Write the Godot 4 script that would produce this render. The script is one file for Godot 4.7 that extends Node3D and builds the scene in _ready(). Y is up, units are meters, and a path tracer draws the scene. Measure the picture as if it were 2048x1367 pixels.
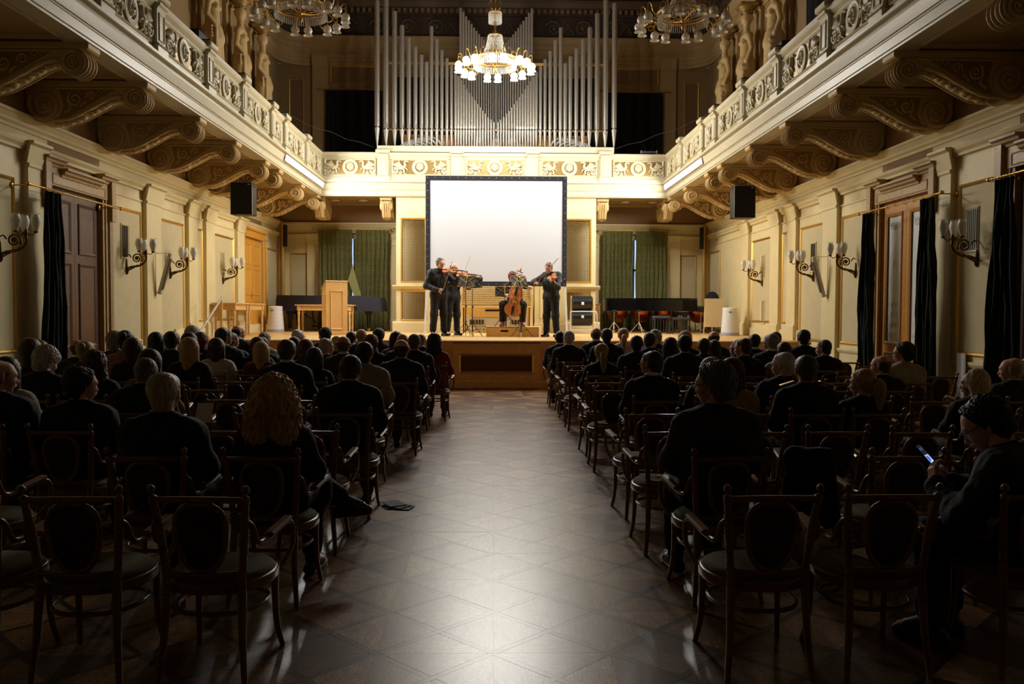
extends Node3D
# A concert hall seen from the aisle. x right, y up, the stage lies towards -z.  d = distance from the camera along -z.

func _ready():
	# ---- camera
	var cam := Camera3D.new()
	cam.name = "camera"
	cam.fov = rad_to_deg(2.0 * atan(683.5 / 1700.0))
	cam.near = 0.05
	cam.far = 200.0
	add_child(cam)
	cam.position = Vector3(0, CAMY, 0)
	cam.rotation = Vector3(deg_to_rad(-2.1), deg_to_rad(-1.2), deg_to_rad(0.22))
	cam.current = true
	# ---- daylight sky outside the windows, exposure
	var env := Environment.new()
	env.background_mode = Environment.BG_SKY
	var sm := ProceduralSkyMaterial.new()
	sm.sky_top_color = Color(0.35, 0.52, 0.85)
	sm.sky_horizon_color = Color(0.75, 0.83, 0.95)
	sm.ground_bottom_color = Color(0.2, 0.2, 0.22)
	sm.ground_horizon_color = Color(0.6, 0.65, 0.7)
	sm.energy_multiplier = 1.5
	var sky := Sky.new()
	sky.sky_material = sm
	env.sky = sky
	env.tonemap_mode = Environment.TONE_MAPPER_LINEAR
	env.tonemap_exposure = EXPOSURE
	env.sdfgi_enabled = true
	env.ssao_enabled = true
	env.ssil_enabled = true
	var we := WorldEnvironment.new()
	we.name = "environment"
	we.environment = env
	add_child(we)
	rng.seed = 77
	noise.seed = 5
	noise.frequency = 1.0
	make_materials()
	# ---- stage lighting: LED strips under the ledge of the gallery, then the lit chandelier
	for s in [-1, 1]:
		led_strip(s)
	build_chandeliers()
	# ---- room
	build_floor()
	build_shell()
	for s in [-1, 1]:
		build_side_wall(s)
	build_back_wall()
	build_gallery()
	build_stage()
	build_organ()
	# ---- objects
	build_screen()
	build_stage_things()
	build_wall_things()
	build_chairs()
	build_people()
	build_audience()
	build_small_things()

const CAMY := 1.62
const EXPOSURE := 1.35
const W := 6.6        # half width of the hall
const BD := 26.5      # distance of the back wall
const G := 4.87       # half width between the gallery fronts
const GD := 24.07     # distance of the back gallery front
const SD := 17.65     # distance of the stage front
const SY := 1.007     # stage height
var rng := RandomNumberGenerator.new()
var noise := FastNoiseLite.new()
var M := {}
var used := {}
var cache := {}

func P(x: float, y: float, d: float) -> Vector3:
	return Vector3(x, y, -d)

# world point of a photograph pixel at distance d (used only to read positions off the plan)
func row_x(px: float, d: float) -> float:
	return (px - 988.0) * d / 1700.0
func row_y(py: float, d: float) -> float:
	return CAMY - (py - 621.0) * d / 1700.0

# ------------------------------------------------------------------ mesh builder
class MB:
	var v := PackedVector3Array()
	var uv := PackedVector2Array()
	var ix := PackedInt32Array()
	func pt(p: Vector3, t := Vector2.ZERO) -> int:
		v.append(p)
		uv.append(t)
		return v.size() - 1
	func tri(a: int, b: int, c: int):
		ix.append(a)
		ix.append(c)
		ix.append(b)
	func face(p: Array, t := []):
		var k := v.size()
		for i in p.size():
			v.append(p[i])
			uv.append(t[i] if t.size() else Vector2.ZERO)
		for i in range(2, p.size()):
			tri(k, k + i - 1, k + i)
	func box(c: Vector3, s: Vector3, b := Basis()):
		var h := s * 0.5
		for ax in 3:
			for sg in [-1.0, 1.0]:
				var n := Vector3.ZERO
				n[ax] = sg
				var a := Vector3.ZERO
				a[(ax + 1) % 3] = 1.0
				var e := n.cross(a)
				var q := []
				for k in [[-1, -1], [1, -1], [1, 1], [-1, 1]]:
					q.append(c + b * ((n + a * k[0] + e * k[1]) * h))
				face(q)
	func cbox(c: Vector3, s: Vector3, r := 0.01, b := Basis()):
		# box with chamfered edges
		var h := s * 0.5
		r = minf(r, minf(h.x, minf(h.y, h.z)) * 0.95)
		var i := h - Vector3(r, r, r)
		for ax in 3:
			for sg in [-1.0, 1.0]:
				var n := Vector3.ZERO
				n[ax] = sg
				var a := Vector3.ZERO
				a[(ax + 1) % 3] = 1.0
				var e := n.cross(a)
				var q := []
				for k in [[-1, -1], [1, -1], [1, 1], [-1, 1]]:
					q.append(c + b * (n * h + (a * k[0] + e * k[1]) * i))
				face(q)
		for ax in 3:
			var u := (ax + 1) % 3
			var w := (ax + 2) % 3
			for su in [-1.0, 1.0]:
				for sw in [-1.0, 1.0]:
					var q := []
					for k in [[-1, 0], [1, 0], [1, 1], [-1, 1]]:
						var p := Vector3.ZERO
						p[ax] = k[0] * i[ax]
						p[u] = su * (h[u] if k[1] == 0 else i[u])
						p[w] = sw * (i[w] if k[1] == 0 else h[w])
						q.append(c + b * p)
					if su * sw < 0:
						q.reverse()
					face(q)
		for sx in [-1.0, 1.0]:
			for sy in [-1.0, 1.0]:
				for sz in [-1.0, 1.0]:
					var q := [c + b * Vector3(sx * h.x, sy * i.y, sz * i.z), c + b * Vector3(sx * i.x, sy * h.y, sz * i.z), c + b * Vector3(sx * i.x, sy * i.y, sz * h.z)]
					if sx * sy * sz < 0:
						q.reverse()
					face(q)
	func grid(rows: Array, wrap := false, flip := false, caps := false):
		# rows of PackedVector3Array, all of one length, shared vertices
		var m: int = rows[0].size()
		var k := v.size()
		for i in rows.size():
			for j in m:
				v.append(rows[i][j])
				uv.append(Vector2(float(j) / maxi(1, m - 1), float(i) / maxi(1, rows.size() - 1)))
		var mm := m if wrap else m - 1
		for i in rows.size() - 1:
			for j in mm:
				var j2 := (j + 1) % m
				var a := k + i * m + j
				var b := k + i * m + j2
				var c := k + (i + 1) * m + j2
				var d := k + (i + 1) * m + j
				if flip:
					tri(a, d, c)
					tri(a, c, b)
				else:
					tri(a, b, c)
					tri(a, c, d)
		if caps:
			for e in 2:
				var r: PackedVector3Array = rows[0] if e == 0 else rows[rows.size() - 1]
				var q := []
				for p in r:
					q.append(p)
				if (e == 0) != flip:
					q.reverse()
				face(q)
	func tube(path: Array, rad, sides := 8, caps := true, closed := false, flat := Vector2.ONE, upv := Vector3.ZERO):
		var n := path.size()
		var rows := []
		var t0: Vector3 = (path[1] - path[0]).normalized()
		var up := Vector3.UP if absf(t0.y) < 0.9 else Vector3.RIGHT
		if upv != Vector3.ZERO:
			up = upv
		var x := up.cross(t0).normalized()
		for i in n:
			var a: Vector3 = path[i - 1] if i > 0 else (path[n - 1] if closed else path[i])
			var b: Vector3 = path[i + 1] if i < n - 1 else (path[0] if closed else path[i])
			var t := (b - a).normalized()
			if upv != Vector3.ZERO:
				x = upv.cross(t).normalized()
			else:
				x = (x - t * x.dot(t)).normalized()
			var y := t.cross(x)
			var r: float = rad if rad is float else rad[i]
			var row := PackedVector3Array()
			for j in sides:
				var an := TAU * j / sides
				row.append(path[i] + (x * cos(an) * flat.x + y * sin(an) * flat.y) * r)
			rows.append(row)
		if closed:
			rows.append(rows[0])
		grid(rows, true, false, caps and not closed)
	func lathe(prof: Array, seg := 16, xf := Transform3D.IDENTITY, lobes := 0, amp := 0.0):
		# prof: Vector2(radius, height) going up; a repeated point makes a crease
		var rows := []
		var last := Vector2(-9, -9)
		for p in prof:
			if p == last:
				if rows.size() > 1:
					grid(rows, true, true)
				rows = []
			last = p
			var row := PackedVector3Array()
			for j in seg:
				var an := TAU * j / seg
				var rr: float = p.x
				if lobes:
					rr *= 1.0 + amp * cos(an * lobes)
				row.append(xf * Vector3(cos(an) * rr, p.y, sin(an) * rr))
			rows.append(row)
		if rows.size() > 1:
			grid(rows, true, true)
	func ell(c: Vector3, r: Vector3, b := Basis(), seg := 12):
		var rows := []
		for i in seg / 2 + 1:
			var ph := PI * i / (seg / 2) - PI / 2
			var row := PackedVector3Array()
			for j in seg:
				var an := TAU * j / seg
				row.append(c + b * (Vector3(cos(an) * cos(ph), sin(ph), sin(an) * cos(ph)) * r))
			rows.append(row)
		grid(rows, true, true)
	func pex(poly: PackedVector2Array, o: Vector3, a: Vector3, b: Vector3, s: Vector3, bev := 0.0):
		# prism: polygon in the plane (a, b) at o pushed along s
		var pl := poly.duplicate()
		if Geometry2D.is_polygon_clockwise(pl):
			pl.reverse()
		var flip := a.cross(b).dot(s) < 0
		var n := pl.size()
		var rings := [[pl, 0.0], [pl, 1.0]]
		if bev > 0.0:
			var inset := PackedVector2Array()
			for i in n:
				var e0 := (pl[i] - pl[(i + n - 1) % n]).normalized()
				var e1 := (pl[(i + 1) % n] - pl[i]).normalized()
				var m := (Vector2(-e0.y, e0.x) + Vector2(-e1.y, e1.x))
				m = m / maxf(0.5, m.length_squared() * 0.5) 
				inset.append(pl[i] + m * bev)
			var f := bev / s.length()
			rings = [[inset, 0.0], [pl, f], [pl, 1.0 - f], [inset, 1.0]]
		for e in 2:
			var r = rings[0] if e == 0 else rings[rings.size() - 1]
			var t := Geometry2D.triangulate_polygon(r[0])
			var k := v.size()
			for p in r[0]:
				pt(o + a * p.x + b * p.y + s * r[1], p)
			for i in range(0, t.size(), 3):
				var q := [k + t[i], k + t[i + 1], k + t[i + 2]]
				var w0: Vector2 = r[0][t[i]]
				var ar: float = (r[0][t[i + 1]] - w0).cross(r[0][t[i + 2]] - w0)
				if (ar < 0) != ((e == 0) != flip):
					tri(q[0], q[2], q[1])
				else:
					tri(q[0], q[1], q[2])
		for ri in rings.size() - 1:
			var r0 = rings[ri]
			var r1 = rings[ri + 1]
			for i in n:
				var j := (i + 1) % n
				var q := [o + a * r0[0][i].x + b * r0[0][i].y + s * r0[1], o + a * r0[0][j].x + b * r0[0][j].y + s * r0[1], o + a * r1[0][j].x + b * r1[0][j].y + s * r1[1], o + a * r1[0][i].x + b * r1[0][i].y + s * r1[1]]
				if flip:
					q.reverse()
				face(q)
	func add(o: MB, xf := Transform3D.IDENTITY):
		var k := v.size()
		for p in o.v:
			v.append(xf * p)
		uv.append_array(o.uv)
		var neg := xf.basis.determinant() < 0
		for i in range(0, o.ix.size(), 3):
			ix.append(k + o.ix[i])
			ix.append(k + o.ix[i + (2 if neg else 1)])
			ix.append(k + o.ix[i + (1 if neg else 2)])
	func mesh() -> ArrayMesh:
		var n := PackedVector3Array()
		n.resize(v.size())
		for i in range(0, ix.size(), 3):
			var a := ix[i]
			var b := ix[i + 1]
			var c := ix[i + 2]
			var f := (v[c] - v[a]).cross(v[b] - v[a])
			n[a] += f
			n[b] += f
			n[c] += f
		for i in n.size():
			n[i] = n[i].normalized() if n[i].length_squared() > 1e-20 else Vector3.UP
		var ar := []
		ar.resize(Mesh.ARRAY_MAX)
		ar[Mesh.ARRAY_VERTEX] = v
		ar[Mesh.ARRAY_NORMAL] = n
		ar[Mesh.ARRAY_TEX_UV] = uv
		ar[Mesh.ARRAY_INDEX] = ix
		var m := ArrayMesh.new()
		if ix.size():
			m.add_surface_from_arrays(Mesh.PRIMITIVE_TRIANGLES, ar)
		return m

# ------------------------------------------------------------------ nodes
func numbered(called: String) -> String:
	if not used.has(called):
		used[called] = 0
		return called
	used[called] += 1
	return "%s_%03d" % [called, used[called]]

func thing(called: String, label: String, category: String, at := Vector3.ZERO, turn := 0.0, group := "") -> Node3D:
	var o := Node3D.new()
	o.name = numbered(called)
	add_child(o)
	o.position = at
	o.rotation.y = turn
	o.set_meta("label", label)
	o.set_meta("category", category)
	if group:
		o.set_meta("group", group)
	return o

func part(parent: Node, called: String, mb, m: Material, xf := Transform3D.IDENTITY, label := "") -> MeshInstance3D:
	var o := MeshInstance3D.new()
	o.name = called
	o.mesh = mb if mb is Mesh else mb.mesh()
	o.material_override = null
	o.set_surface_override_material(0, m)
	o.transform = xf
	if label:
		o.set_meta("label", label)
	parent.add_child(o, true)
	return o

func single(called: String, label: String, category: String, mb, m: Material, xf := Transform3D.IDENTITY, group := "") -> MeshInstance3D:
	var o := part(self, numbered(called), mb, m, xf, label)
	o.set_meta("category", category)
	if group:
		o.set_meta("group", group)
	return o

func struct_node(called: String) -> Node3D:
	var o := Node3D.new()
	o.name = called
	add_child(o)
	o.set_meta("kind", "structure")
	return o

func copy(o: Node3D, at: Vector3, turn: float, label: String) -> Node3D:
	var base: String = o.get_meta("base_name") if o.has_meta("base_name") else String(o.name)
	var c: Node3D = o.duplicate()
	c.name = numbered(base)
	add_child(c)
	c.position = at
	c.rotation.y = turn
	c.set_meta("label", label)
	return c

func T(p: Vector3, b := Basis()) -> Transform3D:
	return Transform3D(b, p)

func spiral(c: Vector3, a: Vector3, b: Vector3, r0: float, r1: float, a0: float, turns: float, n := 28) -> Array:
	var out := []
	for i in n + 1:
		var t := float(i) / n
		var an := a0 + TAU * turns * t
		var r := lerpf(r0, r1, pow(t, 0.8))
		out.append(c + (a * cos(an) + b * sin(an)) * r)
	return out

func curve(pts: Array, n := 6) -> Array:
	# Catmull-Rom through pts
	var out := []
	for i in pts.size() - 1:
		var p0 = pts[maxi(0, i - 1)]
		var p1 = pts[i]
		var p2 = pts[i + 1]
		var p3 = pts[mini(pts.size() - 1, i + 2)]
		for k in n:
			var t := float(k) / n
			out.append(0.5 * ((2.0 * p1) + (p2 - p0) * t + (2.0 * p0 - 5.0 * p1 + 4.0 * p2 - p3) * t * t + (3.0 * p1 - p0 - 3.0 * p2 + p3) * t * t * t))
	out.append(pts[pts.size() - 1])
	return out

func ramp(r0: float, r1: float, n: int) -> Array:
	var out := []
	for i in n:
		out.append(lerpf(r0, r1, float(i) / maxi(1, n - 1)))
	return out

func V2(a: Array) -> PackedVector2Array:
	var out := PackedVector2Array()
	for i in range(0, a.size(), 2):
		out.append(Vector2(a[i], a[i + 1]))
	return out

func prof(a: Array) -> Array:
	var out := []
	for i in range(0, a.size(), 2):
		out.append(Vector2(a[i], a[i + 1]))
	return out

# ------------------------------------------------------------------ materials
func ntex(freq: float, lo: Color, hi: Color, size := 256, oct := 4, sx := 1) -> NoiseTexture2D:
	var f := FastNoiseLite.new()
	f.seed = rng.randi() % 1000
	f.frequency = freq
	f.fractal_octaves = oct
	var t := NoiseTexture2D.new()
	t.width = size * sx
	t.height = size
	t.seamless = true
	t.noise = f
	var g := Gradient.new()
	g.set_color(0, lo)
	g.set_color(1, hi)
	t.color_ramp = g
	return t

func wood_image(base: Color, dark: Color, sd: int, w := 256, h := 256, along := 10.0, across := 60.0) -> ImageTexture:
	var im := Image.create(w, h, false, Image.FORMAT_RGB8)
	var f := FastNoiseLite.new()
	f.seed = sd
	f.frequency = 1.0
	f.fractal_octaves = 3
	for y in h:
		for x in w:
			# tileable by blending the two ends
			var u := float(x) / w
			var q := float(y) / h
			var a := f.get_noise_2d(u * along, q * across)
			var b := f.get_noise_2d((u - 1.0) * along, q * across)
			var k := lerpf(a, b, smoothstep(0.8, 1.0, u)) * 0.9 + 0.5
			var fine := f.get_noise_2d(u * along * 4.0 + 31.0, q * across * 4.0) * 0.35
			im.set_pixel(x, y, base.lerp(dark, clampf(k + fine, 0.0, 1.0)))
	return ImageTexture.create_from_image(im)

func mat(called: String, c: Color, rough := 0.7, metal := 0.0, tex: Texture2D = null, scale := 1.0) -> StandardMaterial3D:
	var m := StandardMaterial3D.new()
	m.resource_name = called
	m.albedo_color = c
	m.roughness = rough
	m.metallic = metal
	if tex:
		m.albedo_texture = tex
		m.uv1_triplanar = true
		m.uv1_scale = Vector3.ONE * scale
	M[called] = m
	return m

func make_materials():
	var mottle := ntex(0.02, Color(0.96, 0.96, 0.96), Color(1, 1, 1))
	var cloth := ntex(0.2, Color(0.72, 0.72, 0.72), Color(1, 1, 1), 256, 3)
	var streak := ntex(0.03, Color(0.6, 0.6, 0.6), Color(1, 1, 1), 256, 4)
	mat("cream", Color8(226, 210, 160), 0.55, 0, mottle, 0.4)
	mat("panel", Color8(202, 188, 146), 0.8, 0, mottle, 0.5)
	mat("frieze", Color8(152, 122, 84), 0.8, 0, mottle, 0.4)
	mat("gallery", Color8(206, 197, 166), 0.42, 0, mottle, 0.6)
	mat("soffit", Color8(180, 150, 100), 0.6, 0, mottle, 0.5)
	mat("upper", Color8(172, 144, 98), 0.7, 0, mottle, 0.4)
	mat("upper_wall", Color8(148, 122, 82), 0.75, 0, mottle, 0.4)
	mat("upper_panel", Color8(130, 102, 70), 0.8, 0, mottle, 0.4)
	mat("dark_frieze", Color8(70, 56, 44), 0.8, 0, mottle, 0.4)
	mat("dark_relief", Color8(92, 74, 56), 0.7)
	mat("ceiling", Color8(96, 78, 58), 0.85, 0, mottle, 0.3)
	mat("stone", Color8(204, 176, 122), 0.6, 0, mottle, 2.0)
	mat("field", Color8(158, 128, 72), 0.4, 0.35, mottle, 2.0)
	mat("gold", Color8(212, 170, 84), 0.35, 0.75)
	mat("brass", Color8(196, 156, 80), 0.3, 0.9)
	mat("bronze", Color8(96, 76, 44), 0.35, 0.85)
	mat("black", Color8(14, 14, 17), 0.45)
	mat("black_gloss", Color8(10, 10, 13), 0.08)
	mat("black_cloth", Color8(24, 25, 34), 0.9, 0, cloth, 6.0)
	mat("black_curtain", Color8(20, 20, 25), 0.95, 0, cloth, 4.0)
	mat("steel", Color8(196, 196, 198), 0.3, 0.9)
	mat("chrome", Color8(220, 220, 222), 0.12, 1.0)
	mat("pipe", Color8(196, 190, 178), 0.36, 0.72, ntex(0.05, Color(0.82, 0.82, 0.82), Color(1, 1, 1)), 3.0)
	mat("white", Color8(228, 230, 232), 0.5)
	mat("white_metal", Color8(206, 206, 204), 0.35, 0.3)
	mat("screen", Color8(186, 189, 195), 0.85)
	mat("velvet", Color8(122, 122, 66), 0.9, 0, ntex(0.02, Color(0.65, 0.65, 0.65), Color(1, 1, 1)), 2.0)
	M.velvet.rim_enabled = true
	M.velvet.rim = 0.3
	mat("velvet_lining", Color8(158, 156, 96), 0.85)
	mat("dark_velvet", Color8(26, 38, 27), 0.92, 0, cloth, 3.0)
	mat("seat", Color8(104, 100, 60), 0.9, 0, cloth, 8.0)
	M.seat.rim_enabled = true
	M.seat.rim = 0.4
	var oak := wood_image(Color8(206, 160, 96), Color8(178, 128, 70), 3)
	var pine := wood_image(Color8(228, 190, 126), Color8(206, 162, 98), 8)
	var brown := wood_image(Color8(108, 68, 36), Color8(74, 44, 22), 11)
	var darkw := wood_image(Color8(148, 106, 64), Color8(98, 68, 40), 14)
	mat("oak", Color(1, 1, 1), 0.4, 0, oak, 0.8)
	mat("pine", Color(1, 1, 1), 0.42, 0, pine, 0.9)
	mat("door_brown", Color(1, 1, 1), 0.4, 0, brown, 0.7)
	mat("door_frame", Color(1, 1, 1), 0.45, 0, wood_image(Color8(190, 160, 110), Color8(160, 128, 82), 21), 0.7)
	mat("door_yellow", Color8(255, 240, 200), 0.4, 0, wood_image(Color8(226, 180, 92), Color8(198, 148, 66), 22), 0.8)
	mat("stage_wood", Color(1, 1, 1), 0.35, 0, wood_image(Color8(238, 186, 116), Color8(212, 154, 90), 23), 0.6)
	mat("chair_wood", Color(1, 1, 1), 0.28, 0, darkw, 1.5)
	mat("chair_panel", Color8(58, 44, 36), 0.6, 0, cloth, 14.0)
	mat("console_wood", Color(1, 1, 1), 0.4, 0, wood_image(Color8(244, 222, 170), Color8(228, 198, 138), 25), 0.8)
	mat("violin", Color8(255, 255, 255), 0.15, 0, wood_image(Color8(216, 138, 62), Color8(184, 102, 40), 26), 4.0)
	M.violin.clearcoat_enabled = true
	M.violin.clearcoat = 0.6
	mat("copper", Color8(200, 112, 66), 0.25, 1.0)
	mat("paper", Color8(226, 222, 208), 0.8)
	mat("tan_paper", Color8(206, 184, 138), 0.8)
	mat("crystal", Color8(235, 232, 222), 0.12)
	M.crystal.transparency = BaseMaterial3D.TRANSPARENCY_ALPHA
	M.crystal.albedo_color.a = 0.45
	mat("shade_off", Color8(238, 236, 228), 0.3)
	M.shade_off.transparency = BaseMaterial3D.TRANSPARENCY_ALPHA
	M.shade_off.albedo_color.a = 0.85
	mat("frosted", Color8(226, 224, 214), 0.3)
	M.frosted.backlight_enabled = true
	M.frosted.backlight = Color(0.5, 0.5, 0.48)
	mat("clear_glass", Color8(240, 245, 245), 0.05)
	M.clear_glass.transparency = BaseMaterial3D.TRANSPARENCY_ALPHA
	M.clear_glass.albedo_color.a = 0.15
	mat("etched", Color8(224, 227, 220), 0.35)
	M.etched.backlight_enabled = true
	M.etched.backlight = Color(0.3, 0.32, 0.33)
	mat("etched_white", Color8(236, 234, 226), 0.7)
	var lamp := mat("lamp", Color8(255, 250, 240), 0.4)
	lamp.emission_enabled = true
	lamp.emission = Color8(255, 246, 230)
	lamp.emission_energy_multiplier = 2.0
	var led := mat("led", Color8(255, 255, 255), 0.4)
	led.emission_enabled = true
	led.emission = Color8(255, 250, 240)
	led.emission_energy_multiplier = 2.6
	mat("mesh_grille", Color8(120, 96, 52), 0.5, 0.5)
	mat("dark_hole", Color8(18, 15, 12), 0.9)
	mat("skin", Color8(214, 164, 134), 0.55)
	M.skin.subsurf_scatter_enabled = true
	M.skin.subsurf_scatter_strength = 0.1
	mat("skin_tan", Color8(188, 134, 104), 0.55)
	mat("cover_cloth", Color8(40, 42, 56), 0.75, 0, cloth, 5.0)
	mat("sign_green", Color8(60, 190, 90), 0.5)
	M.sign_green.emission_enabled = true
	M.sign_green.emission = Color8(90, 230, 130)
	M.sign_green.emission_energy_multiplier = 0.5
	mat("sign_white", Color8(240, 250, 240), 0.5)
	M.sign_white.emission_enabled = true
	M.sign_white.emission = Color8(235, 255, 240)
	M.sign_white.emission_energy_multiplier = 0.8

func tint(base: String, c: Color, rough := -1.0) -> StandardMaterial3D:
	var key := base + c.to_html() + str(rough)
	if not cache.has(key):
		var m: StandardMaterial3D = M[base].duplicate()
		m.albedo_color = c
		if rough >= 0:
			m.roughness = rough
		m.resource_name = key
		cache[key] = m
	return cache[key]

# ------------------------------------------------------------------ lights
func led_strip(s: int):
	var lab := "white LED strip glowing under the %s gallery ledge beside the stage" % ("left" if s < 0 else "right")
	var t := thing("led_strip", lab, "light strip", Vector3.ZERO, 0.0, "LED strips under the gallery ledge")
	# slim luminaire fixed on the hollow moulding of the fascia, facing the hall
	var x := s * (G - 0.1)
	var tilt := Basis(Vector3(0, 0, 1), s * 0.22)
	var mb := MB.new()
	mb.cbox(P(x, 5.09, 21.75), Vector3(0.02, 0.15, 4.3), 0.004, tilt)
	part(t, "housing", mb, M.white_metal)
	var g := MB.new()
	g.cbox(P(x - s * 0.012, 5.087, 21.75), Vector3(0.008, 0.135, 4.26), 0.002, tilt)
	part(t, "diffuser", g, M.led)
	for k in 2:
		var l := AreaLight3D.new()
		l.name = "strip_light"
		l.area_size = Vector2(1.75, 0.13)
		l.light_color = Color8(255, 252, 246)
		l.light_energy = LED
		l.shadow_enabled = true
		l.area_range = 40.0
		t.add_child(l, true)
		l.position = P(x - s * 0.022, 5.085, 20.5 + 1.8 * k)
		l.rotation = Vector3(-0.32, s * PI / 2, 0)

func crystal_strand(mb: MB, a: Vector3, b: Vector3, n: int, r: float):
	for i in n:
		var c := a.lerp(b, (i + 0.5) / n)
		mb.ell(c, Vector3(r, a.distance_to(b) / n * 0.48, r), Basis(), 4)

func chandelier(label: String, at: Vector3, turn: float, lit: bool):
	var t := thing("chandelier", label, "chandelier", at, turn, "" if lit else "unlit side chandeliers")
	# at = centre of the lamp ring
	var st := MB.new()
	st.lathe(prof([0.0, -0.12, 0.03, -0.1, 0.045, -0.03, 0.02, 0.02, 0.05, 0.06, 0.09, 0.09, 0.03, 0.12, 0.02, 0.3, 0.02, 0.72, 0.05, 0.75, 0.065, 0.79, 0.03, 0.82, 0.022, 0.9, 0.022, 1.3, 0.06, 1.34, 0.022, 1.4, 0.02, 3.9]), 12)
	part(t, "stem", st, M.brass)
	var rim := MB.new()
	for q in [[0.5, 0.2], [0.49, 0.14], [0.29, 0.3], [0.16, 0.74], [0.15, 1.27]]:
		var ring := []
		for j in 40:
			ring.append(Vector3(cos(TAU * j / 40) * q[0], q[1], sin(TAU * j / 40) * q[0]))
		var hoop := MB.new()
		hoop.tube(ring, 0.012, 6, false, true)
		part(t, "hoop", hoop, M.brass)
	for j in 8:
		var an := TAU * j / 8
		var o := Vector3(cos(an), 0, sin(an))
		rim.tube([o * 0.05 + Vector3(0, 0.06, 0), o * 0.25 + Vector3(0, 0.1, 0), o * 0.5 + Vector3(0, 0.2, 0)], 0.01, 5)
		# leaf crown above the ring and on the stem
		rim.tube(curve([o * 0.5 + Vector3(0, 0.2, 0), o * 0.52 + Vector3(0, 0.3, 0), o * 0.46 + Vector3(0, 0.38, 0), o * 0.4 + Vector3(0, 0.36, 0)], 4), ramp(0.016, 0.006, 13), 5)
		rim.tube(curve([o * 0.03 + Vector3(0, 1.3, 0), o * 0.13 + Vector3(0, 1.34, 0), o * 0.12 + Vector3(0, 1.46, 0), o * 0.16 + Vector3(0, 1.52, 0)], 4), ramp(0.014, 0.006, 13), 5)
	part(t, "leaf_crown", rim, M.brass)
	var cr := MB.new()
	for j in 72:
		var an := TAU * j / 72
		var o := Vector3(cos(an), 0, sin(an))
		cr.tube([o * 0.5 + Vector3(0, 0.19, 0), o * 0.5 + Vector3(0, -0.02, 0), o * 0.5 + Vector3(0, -0.035, 0)], [0.011, 0.012, 0.002], 4, false)
	part(t, "prism_ring", cr, M.crystal)
	var bk := MB.new()
	for j in 44:
		var an := TAU * j / 44
		var o := Vector3(cos(an), 0, sin(an))
		var a := o * 0.16 + Vector3(0, 0.74, 0)
		var b := o * 0.28 + Vector3(0, 0.3, 0)
		crystal_strand(bk, a, (a + b) * 0.5 - o * 0.02, 7, 0.012)
		crystal_strand(bk, (a + b) * 0.5 - o * 0.02, b, 7, 0.013)
		if j % 2 == 0:
			crystal_strand(bk, b, o * 0.49 + Vector3(0, 0.2, 0), 6, 0.013)
	part(t, "bead_basket", bk, M.crystal)
	var up := MB.new()
	for j in 32:
		var an := TAU * j / 32
		var o := Vector3(cos(an), 0, sin(an)) * 0.15
		up.tube([o + Vector3(0, 1.27, 0), o + Vector3(0, 1.04, 0), o + Vector3(0, 1.02, 0)], [0.01, 0.011, 0.002], 4, false)
	part(t, "upper_prisms", up, M.crystal)
	if not cache.has("lamp_shade"):
		var am := MB.new()
		am.tube(curve([Vector3(0.49, 0.16, 0), Vector3(0.62, 0.06, 0), Vector3(0.74, 0.1, 0), Vector3(0.8, 0.24, 0), Vector3(0.87, 0.26, 0), Vector3(0.88, 0.16, 0), Vector3(0.87, 0.09, 0)], 5), 0.011, 6)
		am.lathe(prof([0.0, 0.105, 0.028, 0.1, 0.034, 0.085, 0.03, 0.07]), 10, T(Vector3(0.87, 0, 0)))
		am.tube(curve([Vector3(0.62, 0.06, 0), Vector3(0.66, -0.02, 0), Vector3(0.73, 0.0, 0), Vector3(0.71, 0.05, 0)], 4), ramp(0.01, 0.005, 13), 5)
		cache["lamp_arm"] = am.mesh()
		var sh := MB.new()
		sh.lathe(prof([0.094, -0.105, 0.07, -0.07, 0.058, -0.055]), 24, T(Vector3(0.87, 0, 0)), 8, 0.06)
		sh.lathe(prof([0.058, -0.055, 0.08, -0.03, 0.088, 0.0, 0.08, 0.035, 0.055, 0.068, 0.028, 0.085]), 24, T(Vector3(0.87, 0, 0)))
		cache["lamp_shade"] = sh.mesh()
	for j in 16:
		var an := TAU * (j / 2) / 8.0 + deg_to_rad(8.5) * (1 if j % 2 else -1)
		var b := Basis(Vector3.UP, an)
		var arm := part(t, "arm", cache["lamp_arm"], M.brass, T(Vector3.ZERO, b))
		part(arm, "shade", cache["lamp_shade"], M.lamp if lit else M.shade_off)
		if lit:
			# the tulip shades open downwards: most of the light leaves below
			var l := SpotLight3D.new()
			l.name = "bulb_light"
			l.light_color = Color8(255, 250, 241)
			l.light_energy = LAMP
			l.light_size = 0.05
			l.spot_range = 60.0
			l.spot_attenuation = 2.0
			l.spot_angle = 88.0
			l.spot_angle_attenuation = 0.3
			l.shadow_enabled = true
			arm.add_child(l, true)
			l.transform = Transform3D(Basis(Vector3(1, 0, 0), -PI / 2), Vector3(0.87, -0.11, 0))
			# what passes through the white glass all round
			var u := OmniLight3D.new()
			u.name = "shade_light"
			u.light_color = Color8(255, 250, 241)
			u.light_energy = LAMP_UP
			u.light_size = 0.06
			u.omni_range = 60.0
			u.omni_attenuation = 2.0
			u.shadow_enabled = true
			arm.add_child(u, true)
			u.position = Vector3(0.87, -0.02, 0)

const LAMP := 1.0
const LAMP_UP := 0.4
const LED := 12.0

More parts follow.
